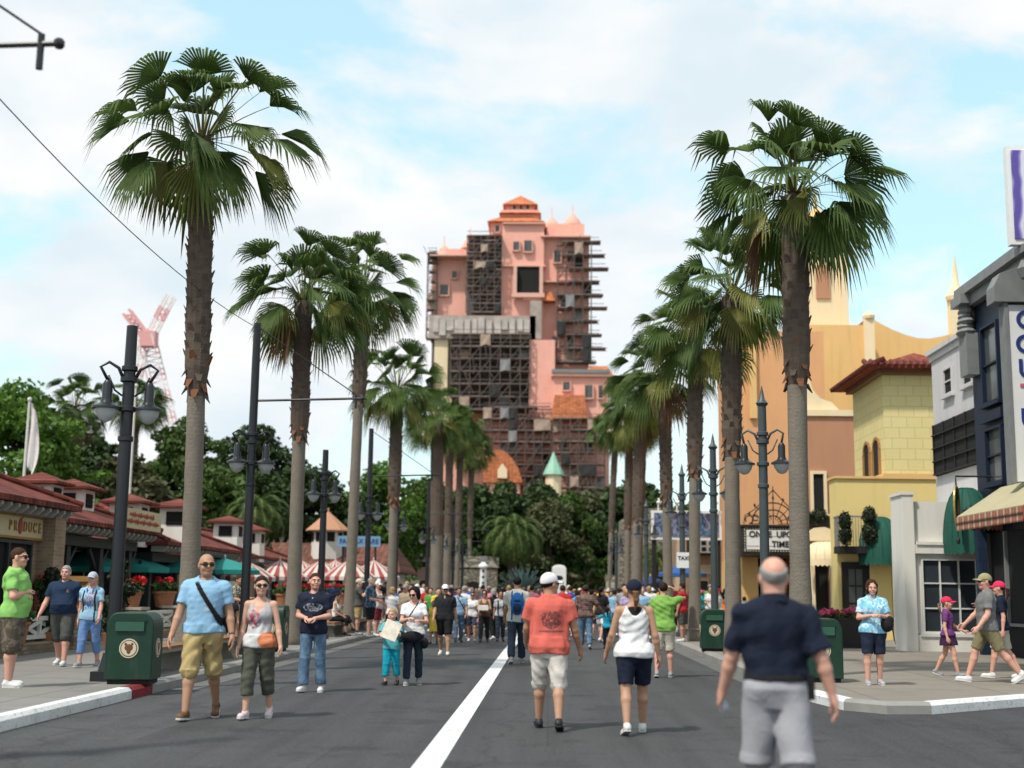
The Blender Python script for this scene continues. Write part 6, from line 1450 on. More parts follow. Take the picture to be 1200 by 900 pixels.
    # ------- top
    if top:
        mat, kind = top['mat'], top.get('kind','tee'); lz = top.get('loose',.016); hem = top.get('hem',.86); F = Fld(lo, hi, hb)
        mw = max(r for z, r, *_ in prof if z > 1.2)*(.86 if fem else .93)*top.get('boxy',1.0); P2 = [(z, max(rx, mw if .95 < z < 1.25 else rx)+lz, ry+lz*1.1, yc) for z, rx, ry, yc in prof]; P2[0] = (P2[0][0]-.02, P2[1][1], P2[1][2], P2[1][3])
        F.loft(T, P2, 0, 0, 2.3, zlo=hem-.02)
        if fem and bust:
            for s in (1,-1): F.ell(tp(s*.07,.085,1.255), (.058*bust+lz*.8,.05*bust+lz*.8,.06*bust+lz*.8), Rt, .06)
        loc = lambda X, Y, Z: tuple(Rt[0,i]*(X-c[0])+Rt[1,i]*(Y-c[1])+Rt[2,i]*(Z-c[2])+c[i] for i in range(3))
        if kind in ('tank','strap'):
            zc = top.get('zc',1.30)
            def cutt(X, Y, Z):
                x, y, z = loc(X,Y,Z); ax = np.abs(x); a = np.maximum(z-np.where(y > 0, zc-.03, zc)-.10*np.clip(ax/.09,0,1)**2.2, z-(zc+.10)+np.maximum(0,ax-.10)*2.0); sw_ = .011 if kind == 'strap' else .022
                st_ = np.maximum(np.abs(ax-.095)-sw_, z-1.5); return np.minimum(a, st_)
            F.cut(cutt)
        else:
            J['torso_f'] = F.f.copy()
            fr = top.get('sleeve',.62); sr = top.get('sr',1.0)*(.88 if fem else 1)*lw
            for s in (1,-1):
                sh, el, wr, d = J['arm',s]; ash = max(.058*sr, .050*lw*(.86 if fem else 1)+.015); F.cone(tp(s*.06,-.012,1.426), sh, .056, ash, .05)
                if fr <= 1: F.cone(sh+(el-sh)*.05, sh+(el-sh)*fr, ash, max(.064*sr+.004, ash), .03, True)
                else: F.cone(sh, el, .066*sr, .055*sr, .035); F.cone(el, el+(wr-el)*(fr-1), .055*sr, .042*sr, .02, True)
            nk = tp(0,.03 if kind != 'polo' else .02,1.51); F.uni(nk-.12, nk+.12, lambda X, Y, Z: np.sqrt((X-nk[0])**2+((Y-nk[1]))**2+((Z-nk[2])*.8)**2)-(.078 if kind != 'v' else .084), .004, True)
            if kind in ('v','polo'): n2 = tp(0,.12,1.43); F.ell(n2, (.035,.06,.08 if kind == 'v' else .05), Rt, .01, True)
        if 'torso_f' not in J: J['torso_f'] = F.f.copy()
        J['torso_F'] = F
        F.addn(top.get('wr',.0045)*1.25, 30, seed+3); F.addn(.0015, 62, seed+5)
        if 'bot_f' in J and hem < .97 and pose['legs'][1][0] < 50:
            g_ = J['bot_f']-.011; F.f = (np.minimum(F.f, g_)-np.maximum(.02-np.abs(F.f-g_),0)**2/.08).astype(np.float32)
        hz = hem
        F.cut(lambda X, Y, Z: hz+.008*np.sin(X*14+seed)-loc(X,Y,Z)[2]); v, q = F.mesh(); o = npmesh(top.get('name','shirt'), fin(v), q, mat, t)
        if kind == 'polo':
            Fc = Fld(hc-.3, hc+.1, min(hb,.010)); nr = neckr*(.88 if fem else 1); Fc.cone(tp(0,-.022,1.445), tp(0,-.014,1.512), .086*nr, .067*nr, 0, True); vn = tp(0,.09,1.50); Fc.ell(vn, (.03,.06,.06), Rt, .008, True); v, q = Fc.mesh(); npmesh('collar', fin(v), q, mat, o)
    # ------- shoes
    if shoe:
        for s in (1,-1):
            hip, kn, an, hl, to_, fd, dn = J['leg',s]; F = Fld(np.minimum(hl,to_)-.12, np.maximum(hl,to_)+.12, min(hb,.009)); up = -dn
            F.cone(hl+fd*.01, to_-fd*.02, .041, .038, 0); F.cone(hl+fd*.02+up*.01, an+up*.005+fd*.01, .042, .040, .02, True); F.ell(to_-fd*.012, (.044,.05,.032), None, .02)
            base_ = np.array(hl)+dn*.036; F.cut(lambda X, Y, Z: (X-base_[0])*dn[0]+(Y-base_[1])*dn[1]+(Z-base_[2])*dn[2]); v, q = F.mesh(); so_ = npmesh('shoe', fin(v), q, shoe, t)
            if hb < .016:
                sb = MB(); pr = [(-.062,-.03),(-.03,-.042),(.06,-.044),(.15,-.046),(.185,-.02),(.19,.01),(.17,.035),(.08,.042),(-.03,.042),(-.06,.028)]
                sd_ = np.cross(dn, fd); q0 = [an+fd*(a-.0)+sd_*b_+dn*.073 for a, b_ in pr]; q1 = [p+dn*.018 for p in q0]; n = len(pr); sb.add([tuple(fin(p)) for p in q0+q1], [tuple(range(n)), tuple(range(2*n-1,n-1,-1))]+[(i,(i+1)%n,n+(i+1)%n,n+i) for i in range(n)]); sb.build('sole', M('white sole', (.6,.6,.58), .7) if shoe.name != 'black shoe' else M('black sole', (.02,.02,.02), .7), so_)
    # ------- hair and hat
    if hair and hair[0] != 'none':
        st_, hm = hair[0], hair[1]; F = Fld(hc-.30*hd, hc+.24*hd, max(hh, .008)); e = lambda p, r, k=.02, sub=False: F.ell(hp(*p), [x*hd for x in r], Rh, k, sub)
        lc = lambda X, Y, Z: tuple((Rh[0,i]*(X-hc[0])+Rh[1,i]*(Y-hc[1])+Rh[2,i]*(Z-hc[2]))/hd for i in range(3))
        off = {'buzz':.004,'ring':.006}.get(st_, .007); tp_ = {'short':.004,'boy':.010}.get(st_, 0.004)
        e((0,-.013,.034), (.074+off,.093+off,.083+off+tp_), 0)
        if st_ in ('bob','long','curly'):
            e((0,-.03,-.03), (.092,.092,.105), .03); e((0,-.015,.04), (.088,.105,.092), .03)
        if st_ in ('long','curly'): e((0,-.065,-.11), (.085,.05,.12 if st_ == 'long' else .08), .04)
        def hl_(X, Y, Z):
            x, y, z = lc(X,Y,Z)
            if st_ == 'ring': return np.maximum(np.maximum(.8*y-.9*z-.0, -(z+.075)), z-.058+np.maximum(0,-y-.05)*.6)
            if st_ in ('bob','long','curly'): return np.minimum(np.maximum(.75*y-1.0*z+.005, (.052-np.abs(x))*.0+y-.055-.0), np.maximum(y-.045, .062-np.abs(x)))
            return np.maximum(.85*y-.95*z+.008, -(z+.085))
        F.cut(hl_)
        if st_ == 'ponytail':
            F.cone(hp(0,-.095,.05), hp(0,-.15,.02), .028, .036, .01); F.cone(hp(0,-.15,.02), hp(.01,-.15,-.10), .036, .03, .02); F.cone(hp(.01,-.15,-.10), hp(.0,-.12,-.21), .03, .010, .02)
        if st_ == 'bun': e((0,-.115,.05), (.045,.04,.042), .01)
        if hat and len(hat) < 3: F.cut(lambda X, Y, Z: lc(X,Y,Z)[2]-.028-.2*np.minimum(0,lc(X,Y,Z)[1]))
        F.addn(.012 if st_ == 'curly' else .0022, 90, seed); v, q = F.mesh(); npmesh('hair', fin(v), q, hm, t)
    if hat:
        F = Fld(hc-.26*hd, hc+.26*hd, max(min(hh,.007), .006)); kind = hat[0]; e = lambda p, r, k=.01, sub=False: F.ell(hp(*p), [x*hd for x in r], Rh, k, sub)
        e((0,-.013,.036), (.087,.107,.096), 0); lcz = lambda X, Y, Z: (Rh[0,2]*(X-hc[0])+Rh[1,2]*(Y-hc[1])+Rh[2,2]*(Z-hc[2]))/hd; lcy = lambda X, Y, Z: (Rh[0,1]*(X-hc[0])+Rh[1,1]*(Y-hc[1])+Rh[2,1]*(Z-hc[2]))/hd
        F.cut(lambda X, Y, Z: .030+.25*np.minimum(0,lcy(X,Y,Z))-lcz(X,Y,Z) if kind != 'visor' else np.maximum(.030-lcz(X,Y,Z), lcz(X,Y,Z)-.06))
        if kind in ('cap','visor'):
            b0 = hp(0,.118,.030); F.uni(b0-.12, b0+.12, lambda X, Y, Z: _brim(X,Y,Z,hc,Rh,hd), .006)
        if kind == 'sun': e((0,-.01,.035), (.155,.17,.010), .01)
        v, q = F.mesh(); npmesh('cap' if kind != 'sun' else 'sun_hat', fin(v), q, hat[1], t)
    if glasses:
        b = MB(); pts_ = lambda L: [tuple(fin(hp(*p))) for p in L]
        for s in (1,-1):
            q0 = [(s*.008,.103,.018),(s*.055,.088,.020),(s*.060,.084,.004),(s*.048,.090,-.014),(s*.018,.101,-.012)]; A_ = pts_(q0)+pts_([(x,y-.006,z) for x,y,z in q0]); b.add(A_, [(0,1,2,3,4),(9,8,7,6,5)]+[(i,(i+1)%5,5+(i+1)%5,5+i) for i in range(5)])
            b.bar(*pts_([(s*.057,.087,.014),(s*.080,-.005,.010)]), .006*S, .008*S)
        b.bar(*pts_([(-.01,.103,.012),(.01,.103,.012)]), .005*S, .005*S); b.build('sunglasses', m_black if glasses is True else glasses, t)
    if extra: extra(J, t)
    return t
def _brim(X, Y, Z, hc, Rh, hd):
    x, y, z = (tuple((Rh[0,i]*(X-hc[0])+Rh[1,i]*(Y-hc[1])+Rh[2,i]*(Z-hc[2]))/hd for i in range(3))); y = y-.10; z = z-.036+x*x*4.0
    k0 = np.sqrt((x/.076)**2+(y/.078)**2+(z/.009)**2); return (k0-1)*.009
def strap(J, t, a, cpt, mat, wid=.024, name='strap', off=.004, thick=.005, keep=None):
    """band where a plane (normal a through point cpt) meets the torso surface"""
    F0 = J['torso_F']; F = Fld(F0.o, F0.o, F0.h); F.ax = F0.ax; F.f = J['torso_f'].copy(); n = np.array(a, float); n /= np.linalg.norm(n); X, Y, Z = F.xyz((slice(None),)*3)
    pl = np.abs((X-cpt[0])*n[0]+(Y-cpt[1])*n[1]+(Z-cpt[2])*n[2])-wid; f = np.maximum(np.abs(F.f-off)-max(thick, F.h*.55), pl)
    if keep is not None: f = np.maximum(f, keep(X, Y, Z))
    F.f = f.astype(np.float32); v, q = F.mesh(); return npmesh(name, J['fin'](v), q, mat, t)
def blob(J, t, name, mat, prims, h=.008, n=0, seed=0):
    """small soft object from rounded primitives [(kind, ...)] given in unscaled body space"""
    lo = np.min([np.minimum(p[1], p[2] if p[0] == 'c' else p[1])-np.max(p[3] if p[0] == 'c' else p[2]) for p in prims], axis=0)-.03; hi = np.max([np.maximum(p[1], p[2] if p[0] == 'c' else p[1])+np.max(p[3] if p[0] == 'c' else p[2]) for p in prims], axis=0)+.03
    F = Fld(lo, hi, h)
    for p in prims:
        if p[0] == 'c': F.cone(p[1], p[2], p[3], p[4] if len(p) > 4 else p[3], .015)
        else: F.ell(p[1], p[2], p[3] if len(p) > 3 else None, .015)
    if n: F.addn(n, 60, seed)
    v, q = F.mesh(); return npmesh(name, J['fin'](v), q, mat, t)
# ================================================================== PEOPLE IN THE STREET
wsh = M('white trainer', (.62,.62,.62), .6, .1, 8); bsh = M('black shoe', (.02,.02,.022), .5, .1, 8); brsh = M('brown shoe', (.12,.06,.025), .6, .15, 8); gsh = M('grey trainer', (.25,.26,.28), .6, .15, 8); psh = M('pink white trainer', (.60,.50,.52), .6, .15, 8)
hblack = M('black hair', (.012,.010,.010), .75, .3, 60, spec=.15); hbrown = M('brown hair', (.050,.023,.012), .75, .3, 60, spec=.15); hblond = M('blond hair', (.36,.23,.095), .55, .3, 60); hgrey = M('grey hair', (.28,.27,.26), .6, .25, 60); hdk = M('dark brown hair', (.025,.014,.010), .75, .3, 60, spec=.15)
denim = cloth('blue denim', (.085,.15,.24), (.14,.22,.32), 6, (.45,.62)); dkdenim = cloth('dark denim', (.022,.034,.055)); khaki = cloth('khaki twill', (.42,.32,.15)); olive = cloth('olive twill', (.085,.09,.07)); ltkh = cloth('pale khaki twill', (.52,.48,.40))
greysh = cloth('light grey cotton', (.35,.35,.385)); charc = cloth('charcoal cotton', (.075,.08,.075)); navyc_ = cloth('navy cotton', (.012,.016,.034)); blackc = cloth('black cotton', (.014,.014,.016)); whitec_ = cloth('white cotton', (.70,.70,.71)); lblue = cloth('light blue jersey', (.27,.46,.66))
# ---- foreground
def near_extra(J, t):
    c, d, pn, sd_ = J['hand',-1]; blob(J, t, 'water_bottle_cap', M('pale blue plastic', (.45,.60,.75), .35), [('e', c+d*.05+pn*.035, (.03,.03,.04))])
    b = MB(); p = J['fin'](J['tp'](.205,-.02,.93)); b.T = Matrix.Translation(Vector(p)); b.box(-.018,.03,-.045,.045,-.075,.075); b.build('phone_holster', blackc, t)
person('person seen from behind in navy polo and light grey shorts with black phone holster', 1.44, 8.34, 0, -3, 1.735, dict(legs={1:(-8,10,3,12,8),-1:(12,8,3,0,8)}, arms={1:(-10,17,14,4,30),-1:(8,15,14,6,45)}),
       top=dict(mat=cloth('navy pique', (.010,.014,.030)), kind='polo', sleeve=.86, loose=.024, hem=1.0, sr=1.06, boxy=1.04, wr=.006), bot=dict(mat=greysh, kind='shorts', len=1.12, loose=.030, flare=2.0, cuff=.098, waist=1.0, belt=blackc, wr=.003), shoe=gsh, hair=('ring', hgrey), skin='pink', w=1.08, belly=.05, hd=1.15, extra=near_extra, hb=.010, hh=.0055, neckr=1.18, seed=1)
person('person seen from behind in coral tee with dark back print, white cap and white shorts', 0.01, 14.65, 0, 0, 1.73, walk(-1, .75, {1:(6,17,16,8,35),-1:(22,10,30,10)}),
       top=dict(mat=cloth('coral tee', (.62,.135,.105), prints=[(.02,1.20,.115,.10,False,(.10,.045,.05),30,.42),(.02,1.075,.15,.012,False,(.16,.06,.06),60,.35)]), sleeve=.62, loose=.026, hem=.84, sr=1.08, boxy=1.05, wr=.006), bot=dict(mat=cloth('white cargo cotton', (.58,.54,.50)), kind='shorts', len=1.02, loose=.032, wr=.007), shoe=bsh, hair=('short', hblack), hat=('cap', whitec_), skin='tan', w=1.14, belly=.03, yaw=-48, glasses=True, hb=.0105, seed=2)
def tank_extra(J, t):
    F = Fld(np.array([-.3,-.3,1.2]), np.array([.3,.3,1.6]), .01); F.loft((np.array([0,0,.93]), J['Rt']), FEM, .008, 0); X, Y, Z = F.xyz((slice(None),)*3); F.f = np.maximum(F.f, np.maximum(Z-1.44, np.abs(X)-.115+np.maximum(0,Z-1.36)*.4)).astype(np.float32); v, q = F.mesh(); npmesh('under_top', J['fin'](v), q, blackc, t)
person('person seen from behind in white strappy top, navy shorts and navy cap with ponytail', 0.94, 14.35, 0, 2, 1.66, walk(1, .7, {1:(-6,13,18,6),-1:(4,16,22,4)}),
       top=dict(mat=whitec_, kind='strap', zc=1.33, loose=.020, hem=.86, wr=.006), bot=dict(mat=navyc_, kind='shorts', len=.86, loose=.024), shoe=wsh, hair=('ponytail', M('auburn hair', (.16,.075,.03), .5, .35, 60)), hat=('cap', navyc_), skin='tan', fem=True, w=1.12, extra=tank_extra, hb=.0105, seed=3)
def bald_extra(J, t):
    strap(J, t, (.46,0,-.30), (.095,0,1.46), blackc, .026)
    p = J['fin'](J['arm',-1][2]-J['arm',-1][3]*.03); b = MB(); d = Vector(J['arm',-1][3]); b.tube([Vector(p)-d*.014, Vector(p)+d*.014], .034, 12); b.build('wristwatch', bsh, t)
    blob(J, t, 'shoulder_bag', blackc, [('e', J['tp'](-.23,-.09,1.0), (.05,.10,.09))])
person('person in light blue tee with black shoulder strap, khaki shorts and dark sunglasses', -4.05, 15.2, 0, 183, 1.93, walk(1, .85, {1:(8,13,14,5),-1:(-4,14,20,6)}),
       top=dict(mat=cloth('sky tee', (.26,.46,.66), prints=[(-.06,1.27,.05,.035,True,(.55,.60,.62),50,.45)]), sleeve=.66, loose=.022, hem=.90, sr=1.02, wr=.006), bot=dict(mat=khaki, kind='shorts', len=1.02, loose=.034, waist=.98, wr=.008), shoe=brsh, hair=('none', None), glasses=True, skin='tan', w=1.04, yaw=24, extra=bald_extra, hb=.0105, seed=4)
def tanktop_extra(J, t):
    c, d, pn, sd_ = J['hand',-1]; b = MB(); p = Vector(J['fin'](c+d*.06+pn*.03)); b.lathe([(.028,-.09),(.03,-.05),(.03,.03),(.012,.06),(.012,.08)], 12, p); b.build('water_bottle', M('clear blue plastic', (.30,.42,.70), .2), t, smooth=True)
person('person in grey and white tank top with red splash, olive capris and sunglasses', -3.42, 15.35, 0, 178, 1.655, walk(1, .6, {1:(2,9,10,4),-1:(4,14,12,4,45)}),
       top=dict(mat=cloth('splash tank', (.42,.42,.44), prints=[(0,.97,.4,.13,True,(.66,.66,.67),0,0),(0,.97,.4,.13,False,(.62,.62,.63),0,0),(.05,1.15,.09,.11,True,(.42,.04,.08),26,.47),(-.12,.90,.11,.10,True,(.70,.17,.03),0,0),(-.12,.90,.11,.10,False,(.70,.17,.03),0,0)]), kind='tank', zc=1.32, loose=.013, hem=.86), bot=dict(mat=olive, kind='capri', len=1.55, loose=.034, cuff=.07), shoe=psh, hair=('ponytail', hdk), glasses=True, skin='fair', fem=True, yaw=20, hb=.0105, seed=5)
def phone_extra(J, t):
    a, b_ = J['hand',1][0], J['hand',-1][0]; p = J['fin']((a+b_)/2+np.array([0,.02,.02])); b = MB(); b.T = Matrix.Translation(Vector(p)); b.box(-.03,.03,-.012,.012,-.05,.05); b.build('phone', bsh, t)
    b = MB(); b.ell(tuple(J['fin'](J['tp'](0,.125,1.36))), (.014,.008,.02), 8, 6); b.tube([tuple(J['fin'](J['tp'](x,.06+.05*(1-abs(x)/.07),1.46-.09*(1-abs(x)/.07)))) for x in (-.07,-.04,0,.04,.07)], .003, 5); b.build('pendant', M('silver', (.6,.6,.6), .3, metal=.8), t)
person('person in navy tee with grey chest print and jeans holding a phone', -3.51, 19.38, 0, 176, 1.74, dict(legs={1:(6,6,3,-4,8),-1:(-3,6,3,6,8)}, arms={1:(2,10,82,42,45),-1:(4,10,80,42,45)}),
       top=dict(mat=cloth('navy print tee', (.014,.018,.036), prints=[(0,1.24,.15,.06,True,(.26,.28,.32),34,.46)]), sleeve=.68, loose=.022, hem=.84, wr=.006), bot=dict(mat=denim, kind='jeans', len=1.97, loose=.022, cuff=.075), shoe=wsh, hair=('buzz', hbrown), skin='pink', yaw=26, extra=phone_extra, hb=.0115, seed=6)
teal = cloth('teal jersey', (.10,.42,.48)); teal2 = cloth('bright teal jersey', (.01,.33,.46))
def paper_extra(J, t):
    p = J['fin'](J['hand',-1][0]+np.array([-.02,.06,.05])); b = MB(); b.T = Matrix.Translation(Vector(p)) @ Euler((R(25),R(-20),R(10))).to_matrix().to_4x4(); b.box(-.13,.13,-.006,.006,-.15,.17); b.build('folded_map', M('printed paper', (.66,.60,.50), .8, .35, 9), t)
person('small person all in teal holding a folded map', -2.53, 21.02, 0, 170, 1.19, dict(legs={1:(8,6,2,-4,6),-1:(-6,10,2,10,6)}, arms={1:(30,12,70,40),-1:(35,8,70,30)}), top=dict(mat=teal, sleeve=.72, loose=.03, hem=.82, sr=1.15), bot=dict(mat=teal2, kind='trousers', len=1.72, loose=.04, cuff=.075), shoe=bsh, hair=('boy', hblond), skin='pink', hd=1.26, yaw=-8, extra=paper_extra, hb=.014, hh=.0085, seed=7)
def bag_extra(J, t):
    strap(J, t, (-.46,0,-.30), (-.07,0,1.46), dkdenim, .012, keep=None)
    blob(J, t, 'black_bag', blackc, [('e', J['tp'](.02,.19,.86), (.19,.07,.10)), ('e', J['tp'](-.2,.05,.74), (.08,.07,.10))], .012); blob(J, t, 'teal_bag', cloth('petrol nylon', (.02,.10,.16)), [('e', J['tp'](.22,.10,.85), (.09,.07,.10))], .012)
person('person in white V-neck tee and sunglasses looking down, with black bag and dark jeans', -2.19, 21.1, 0, 186, 1.56, dict(legs={1:(4,5,2,0,6),-1:(-6,10,2,8,6)}, arms={1:(25,12,80,35),-1:(20,14,78,40)}), top=dict(mat=whitec_, kind='v', sleeve=.62, loose=.016, hem=.90), bot=dict(mat=dkdenim, kind='jeans', len=1.95, loose=.014), shoe=gsh, hair=('bob', hblack), glasses=True, skin='pink', fem=True, yaw=-32, nod=-16, extra=bag_extra, hb=.012, seed=8)
person('person in black polo, black shorts and white cap walking towards us', -2.48, 31, 0, 178, 1.67, walk(-1, .7), top=dict(mat=cloth('black pique', (.022,.023,.026)), kind='polo', sleeve=.72, loose=.024, hem=.86), bot=dict(mat=blackc, kind='shorts', len=.98, loose=.034), shoe=wsh, hair=('short', hdk), hat=('cap', whitec_), glasses=True, skin='tan', w=1.1, hb=.015, hh=.009, yaw=15, seed=9)
def pack_extra(J, t):
    bl = cloth('blue nylon', (.02,.12,.36)); dk_ = cloth('dark navy nylon', (.015,.03,.07)); T_ = J['tp']
    blob(J, t, 'backpack', bl, [('e', T_(0,-.19,1.22), (.135,.09,.19)), ('e', T_(0,-.20,1.10), (.125,.09,.12)), ('e', T_(0,-.17,1.34), (.09,.07,.09))], .011); blob(J, t, 'pack_pocket', dk_, [('e', T_(0,-.265,1.12), (.085,.05,.10)), ('e', T_(0,-.255,1.26), (.075,.035,.03))], .010)
    strap(J, t, (1,0,0), (.105,0,1.3), bl, .022, 'pack_strap'); strap(J, t, (1,0,0), (-.105,0,1.3), bl, .022, 'pack_strap')
person('person seen from behind in cream tee with blue backpack and dark jeans', -.68, 27.8, 0, 2, 1.84, walk(1, .75), top=dict(mat=cloth('cream tee', (.55,.53,.47)), sleeve=.68, loose=.024, hem=.84), bot=dict(mat=dkdenim, kind='jeans', len=1.95, loose=.022, cuff=.07), shoe=gsh, hair=('short', hblack), skin='olive', extra=pack_extra, hb=.013, hh=.009, seed=10)
person('person seen from behind in green tee raising one arm to the head, pale khaki shorts', 2.11, 23.97, 0, -8, 1.71, {'legs':{1:(6,6,3,0,8),-1:(-6,10,3,10,8)}, 'arms':{1:(30,100,138,34),-1:(8,9,20,5)}, ('u',1):((.60,.74,.26),(-.72,-.34,.58))}, top=dict(mat=cloth('lime tee', (.20,.40,.085)), sleeve=.68, loose=.026, hem=.84, wr=.006), bot=dict(mat=ltkh, kind='shorts', len=1.0, loose=.04), shoe=gsh, hair=('short', hdk), skin='pink', w=1.05, hb=.0125, hh=.0085, seed=11)
def hold_extra(J, t): blob(J, t, 'black_bag', blackc, [('e', J['tp'](-.21,.12,1.0), (.11,.09,.12)), ('e', J['tp'](-.25,.12,1.08), (.08,.07,.07)), ('c', J['tp'](-.3,.10,.95), J['tp'](-.36,.04,.68), .012, .008)], .010)
person('person in blue print polo and navy shorts with hands clasped, black bag on one arm', 5.06, 20.48, .15, 178, 1.60, dict(legs={1:(3,4,2,0,6),-1:(-4,8,2,6,6)}, arms={1:(12,14,92,48),-1:(14,14,90,46)}), top=dict(mat=cloth('aqua print polo', (.20,.50,.72), (.58,.74,.82), 20, (.50,.58)), kind='polo', sleeve=.72, loose=.022, hem=.86), bot=dict(mat=cloth('navy twill', (.016,.024,.05)), kind='shorts', len=.95, loose=.03), shoe=M('white black trainer', (.4,.4,.42), .6, .5, 12), hair=('curly', hbrown), skin='pink', fem=True, w=1.14, nod=-6, extra=hold_extra, hb=.012, hh=.0075, seed=12)
person('small person in pink cap, purple printed tee and dark purple skirt', 6.97, 22.97, .15, 248, 1.37, walk(1, .8, {1:(-8,10,20,5),-1:(22,10,40,10)}), top=dict(mat=cloth('purple tee', (.15,.045,.17), prints=[(0,1.18,.10,.10,True,(.50,.16,.25),40,.52)]), sleeve=.6, loose=.02, hem=.90, sr=1.1), bot=dict(mat=cloth('plum cotton', (.045,.016,.055)), kind='skirt', len=.55), shoe=gsh, hair=('ponytail', M('light brown hair', (.22,.13,.06), .5, .3, 60)), hat=('cap', cloth('hot pink twill', (.66,.03,.10))), skin='pink', fem=True, bust=0, hd=1.16, hb=.0125, hh=.008, seed=13)
person('person in grey tee, olive cap and khaki shorts striding left in big white trainers', 7.16, 21.49, .15, 84, 1.81, dict(legs={1:(24,6,2,-8,6),-1:(-24,14,2,30,6)}, arms={1:(22,8,24,8),-1:(8,10,30,5)}), top=dict(mat=cloth('mid grey tee', (.17,.17,.17)), sleeve=.7, loose=.026, hem=.86), bot=dict(mat=cloth('khaki olive twill', (.20,.18,.10)), kind='shorts', len=.92, loose=.034), shoe=wsh, hair=('short', hbrown), hat=('cap', cloth('olive cap twill', (.30,.28,.15))), glasses=True, skin='pink', w=1.06, hb=.0125, hh=.008, seed=14, yaw=12)
person('person half hidden behind the grey tee, in dark top, pink cap and beige shorts', 7.80, 22.7, .15, 70, 1.66, walk(-1, .8, {1:(35,20,85,10),-1:(-10,8,15,5)}), top=dict(mat=navyc_, sleeve=.7, loose=.022), bot=dict(mat=ltkh, kind='shorts', len=.95, loose=.03), shoe=wsh, hair=('ponytail', hbrown), hat=('cap', cloth('hot pink twill', (.66,.03,.10))), skin='pink', fem=True, hb=.014, hh=.009, seed=15)
person('person in bright green tee and brown camouflage shorts with arms crossed at the left edge', -7.28, 17.52, .15, 274, 1.87, {'legs':{1:(4,4,4,0,10),-1:(-2,3,4,0,10)}, 'arms':{1:(4,12,104,74),-1:(8,12,100,70)}, ('u',1):((.30,.26,-.92),(-.93,.32,.24)), ('u',-1):((-.30,.24,-.93),(.95,.32,.06))}, top=dict(mat=cloth('apple green tee', (.25,.52,.14)), sleeve=.72, loose=.028, hem=.86, wr=.006), bot=dict(mat=cloth('camouflage twill', (.16,.13,.10), (.085,.07,.055), 12, (.48,.52)), kind='shorts', len=1.02, loose=.05), shoe=wsh, hair=('buzz', hbrown), glasses=True, skin='pink', w=1.16, belly=.05, hb=.0115, hh=.007, seed=16)
person('person in navy tee and dark grey shorts walking past the brick pier', -8.42, 22.34, .15, 184, 1.72, walk(-1, .75, {1:(6,18,22,6),-1:(-6,15,16,6)}), top=dict(mat=cloth('deep navy tee', (.016,.034,.075), prints=[(-.09,1.27,.022,.028,True,(.3,.12,.06),0,0)]), sleeve=.7, loose=.026, hem=.90), bot=dict(mat=charc, kind='shorts', len=1.02, loose=.042, belt=blackc), shoe=wsh, hair=('short', hgrey), skin='pink', w=1.2, belly=.075, hb=.012, hh=.0075, seed=17, brow=(.25,.23,.21))
def lany_extra(J, t): blob(J, t, 'lanyard', cloth('royal blue ribbon', (.03,.12,.50)), [('c', J['tp'](s*.06,.10,1.44), J['tp'](s*.02,.14,1.12), .012) for s in (1,-1)], .008); strap(J, t, (1,0,0), (.11,0,1.3), dkdenim, .016, 'pack_strap'); strap(J, t, (1,0,0), (-.11,0,1.3), dkdenim, .016, 'pack_strap')
person('person in pale cap, light blue printed tee and blue capris with a blue lanyard', -7.82, 21.99, .15, 180, 1.60, walk(1, .6), top=dict(mat=cloth('pale blue print tee', (.30,.50,.66), prints=[(0,1.14,.13,.13,True,(.30,.10,.12),24,.5),(.03,1.10,.10,.12,True,(.05,.06,.20),30,.54)]), sleeve=.66, loose=.022, hem=.86), bot=dict(mat=cloth('blue chambray', (.13,.24,.47)), kind='capri', len=1.62, loose=.024), shoe=gsh, hair=('short', hbrown), hat=('cap', cloth('pale slate twill', (.42,.45,.52))), skin='pink', fem=True, w=1.02, extra=lany_extra, hb=.0125, hh=.008, seed=18)
# ---- middle distance
def mid(label, X, Y, face, H, pose, tops, bots, shoe, hair, hat=None, z0=0.0, **k): return person(label, X, Y, z0, face, H, pose, top=tops, bot=bots, shoe=shoe, hair=hair, hat=hat, hb=k.pop('hb', .0165), hh=k.pop('hh', .0115), **k)
sh_ = lambda m, ln=.95: dict(mat=m, kind='shorts', len=ln, loose=.032); tr_ = lambda m: dict(mat=m, kind='trousers', len=1.95, loose=.02)
tee = lambda m, **k: dict(dict(mat=m, sleeve=.68, loose=.022), **k)
mid('person in light blue shirt with diagonal strap and blue jeans', -2.69, 38.8, 192, 1.62, walk(1,.6), tee(cloth('pale blue oxford', (.27,.40,.55)), kind='polo', sleeve=.8), tr_(denim), bsh, ('short', hblack), skin='olive', w=1.08, extra=lambda J, t: strap(J, t, (.46,0,-.3), (.09,0,1.46), blackc, .02))
mid('person in white tee and sunglasses with pink bag and dark shorts', -2.33, 39.6, 182, 1.50, walk(-1,.5,{1:(5,10,25,5),-1:(8,12,30,6)}), tee(whitec_), sh_(cloth('slate denim', (.06,.08,.12)), .8), psh, ('ponytail', hdk), fem=True, glasses=True, skin='tan', extra=lambda J, t: blob(J, t, 'pink_bag', cloth('pink canvas', (.45,.2,.25)), [('e', J['hand',-1][0]+np.array([0,0,-.16]), (.11,.06,.12))], .015))
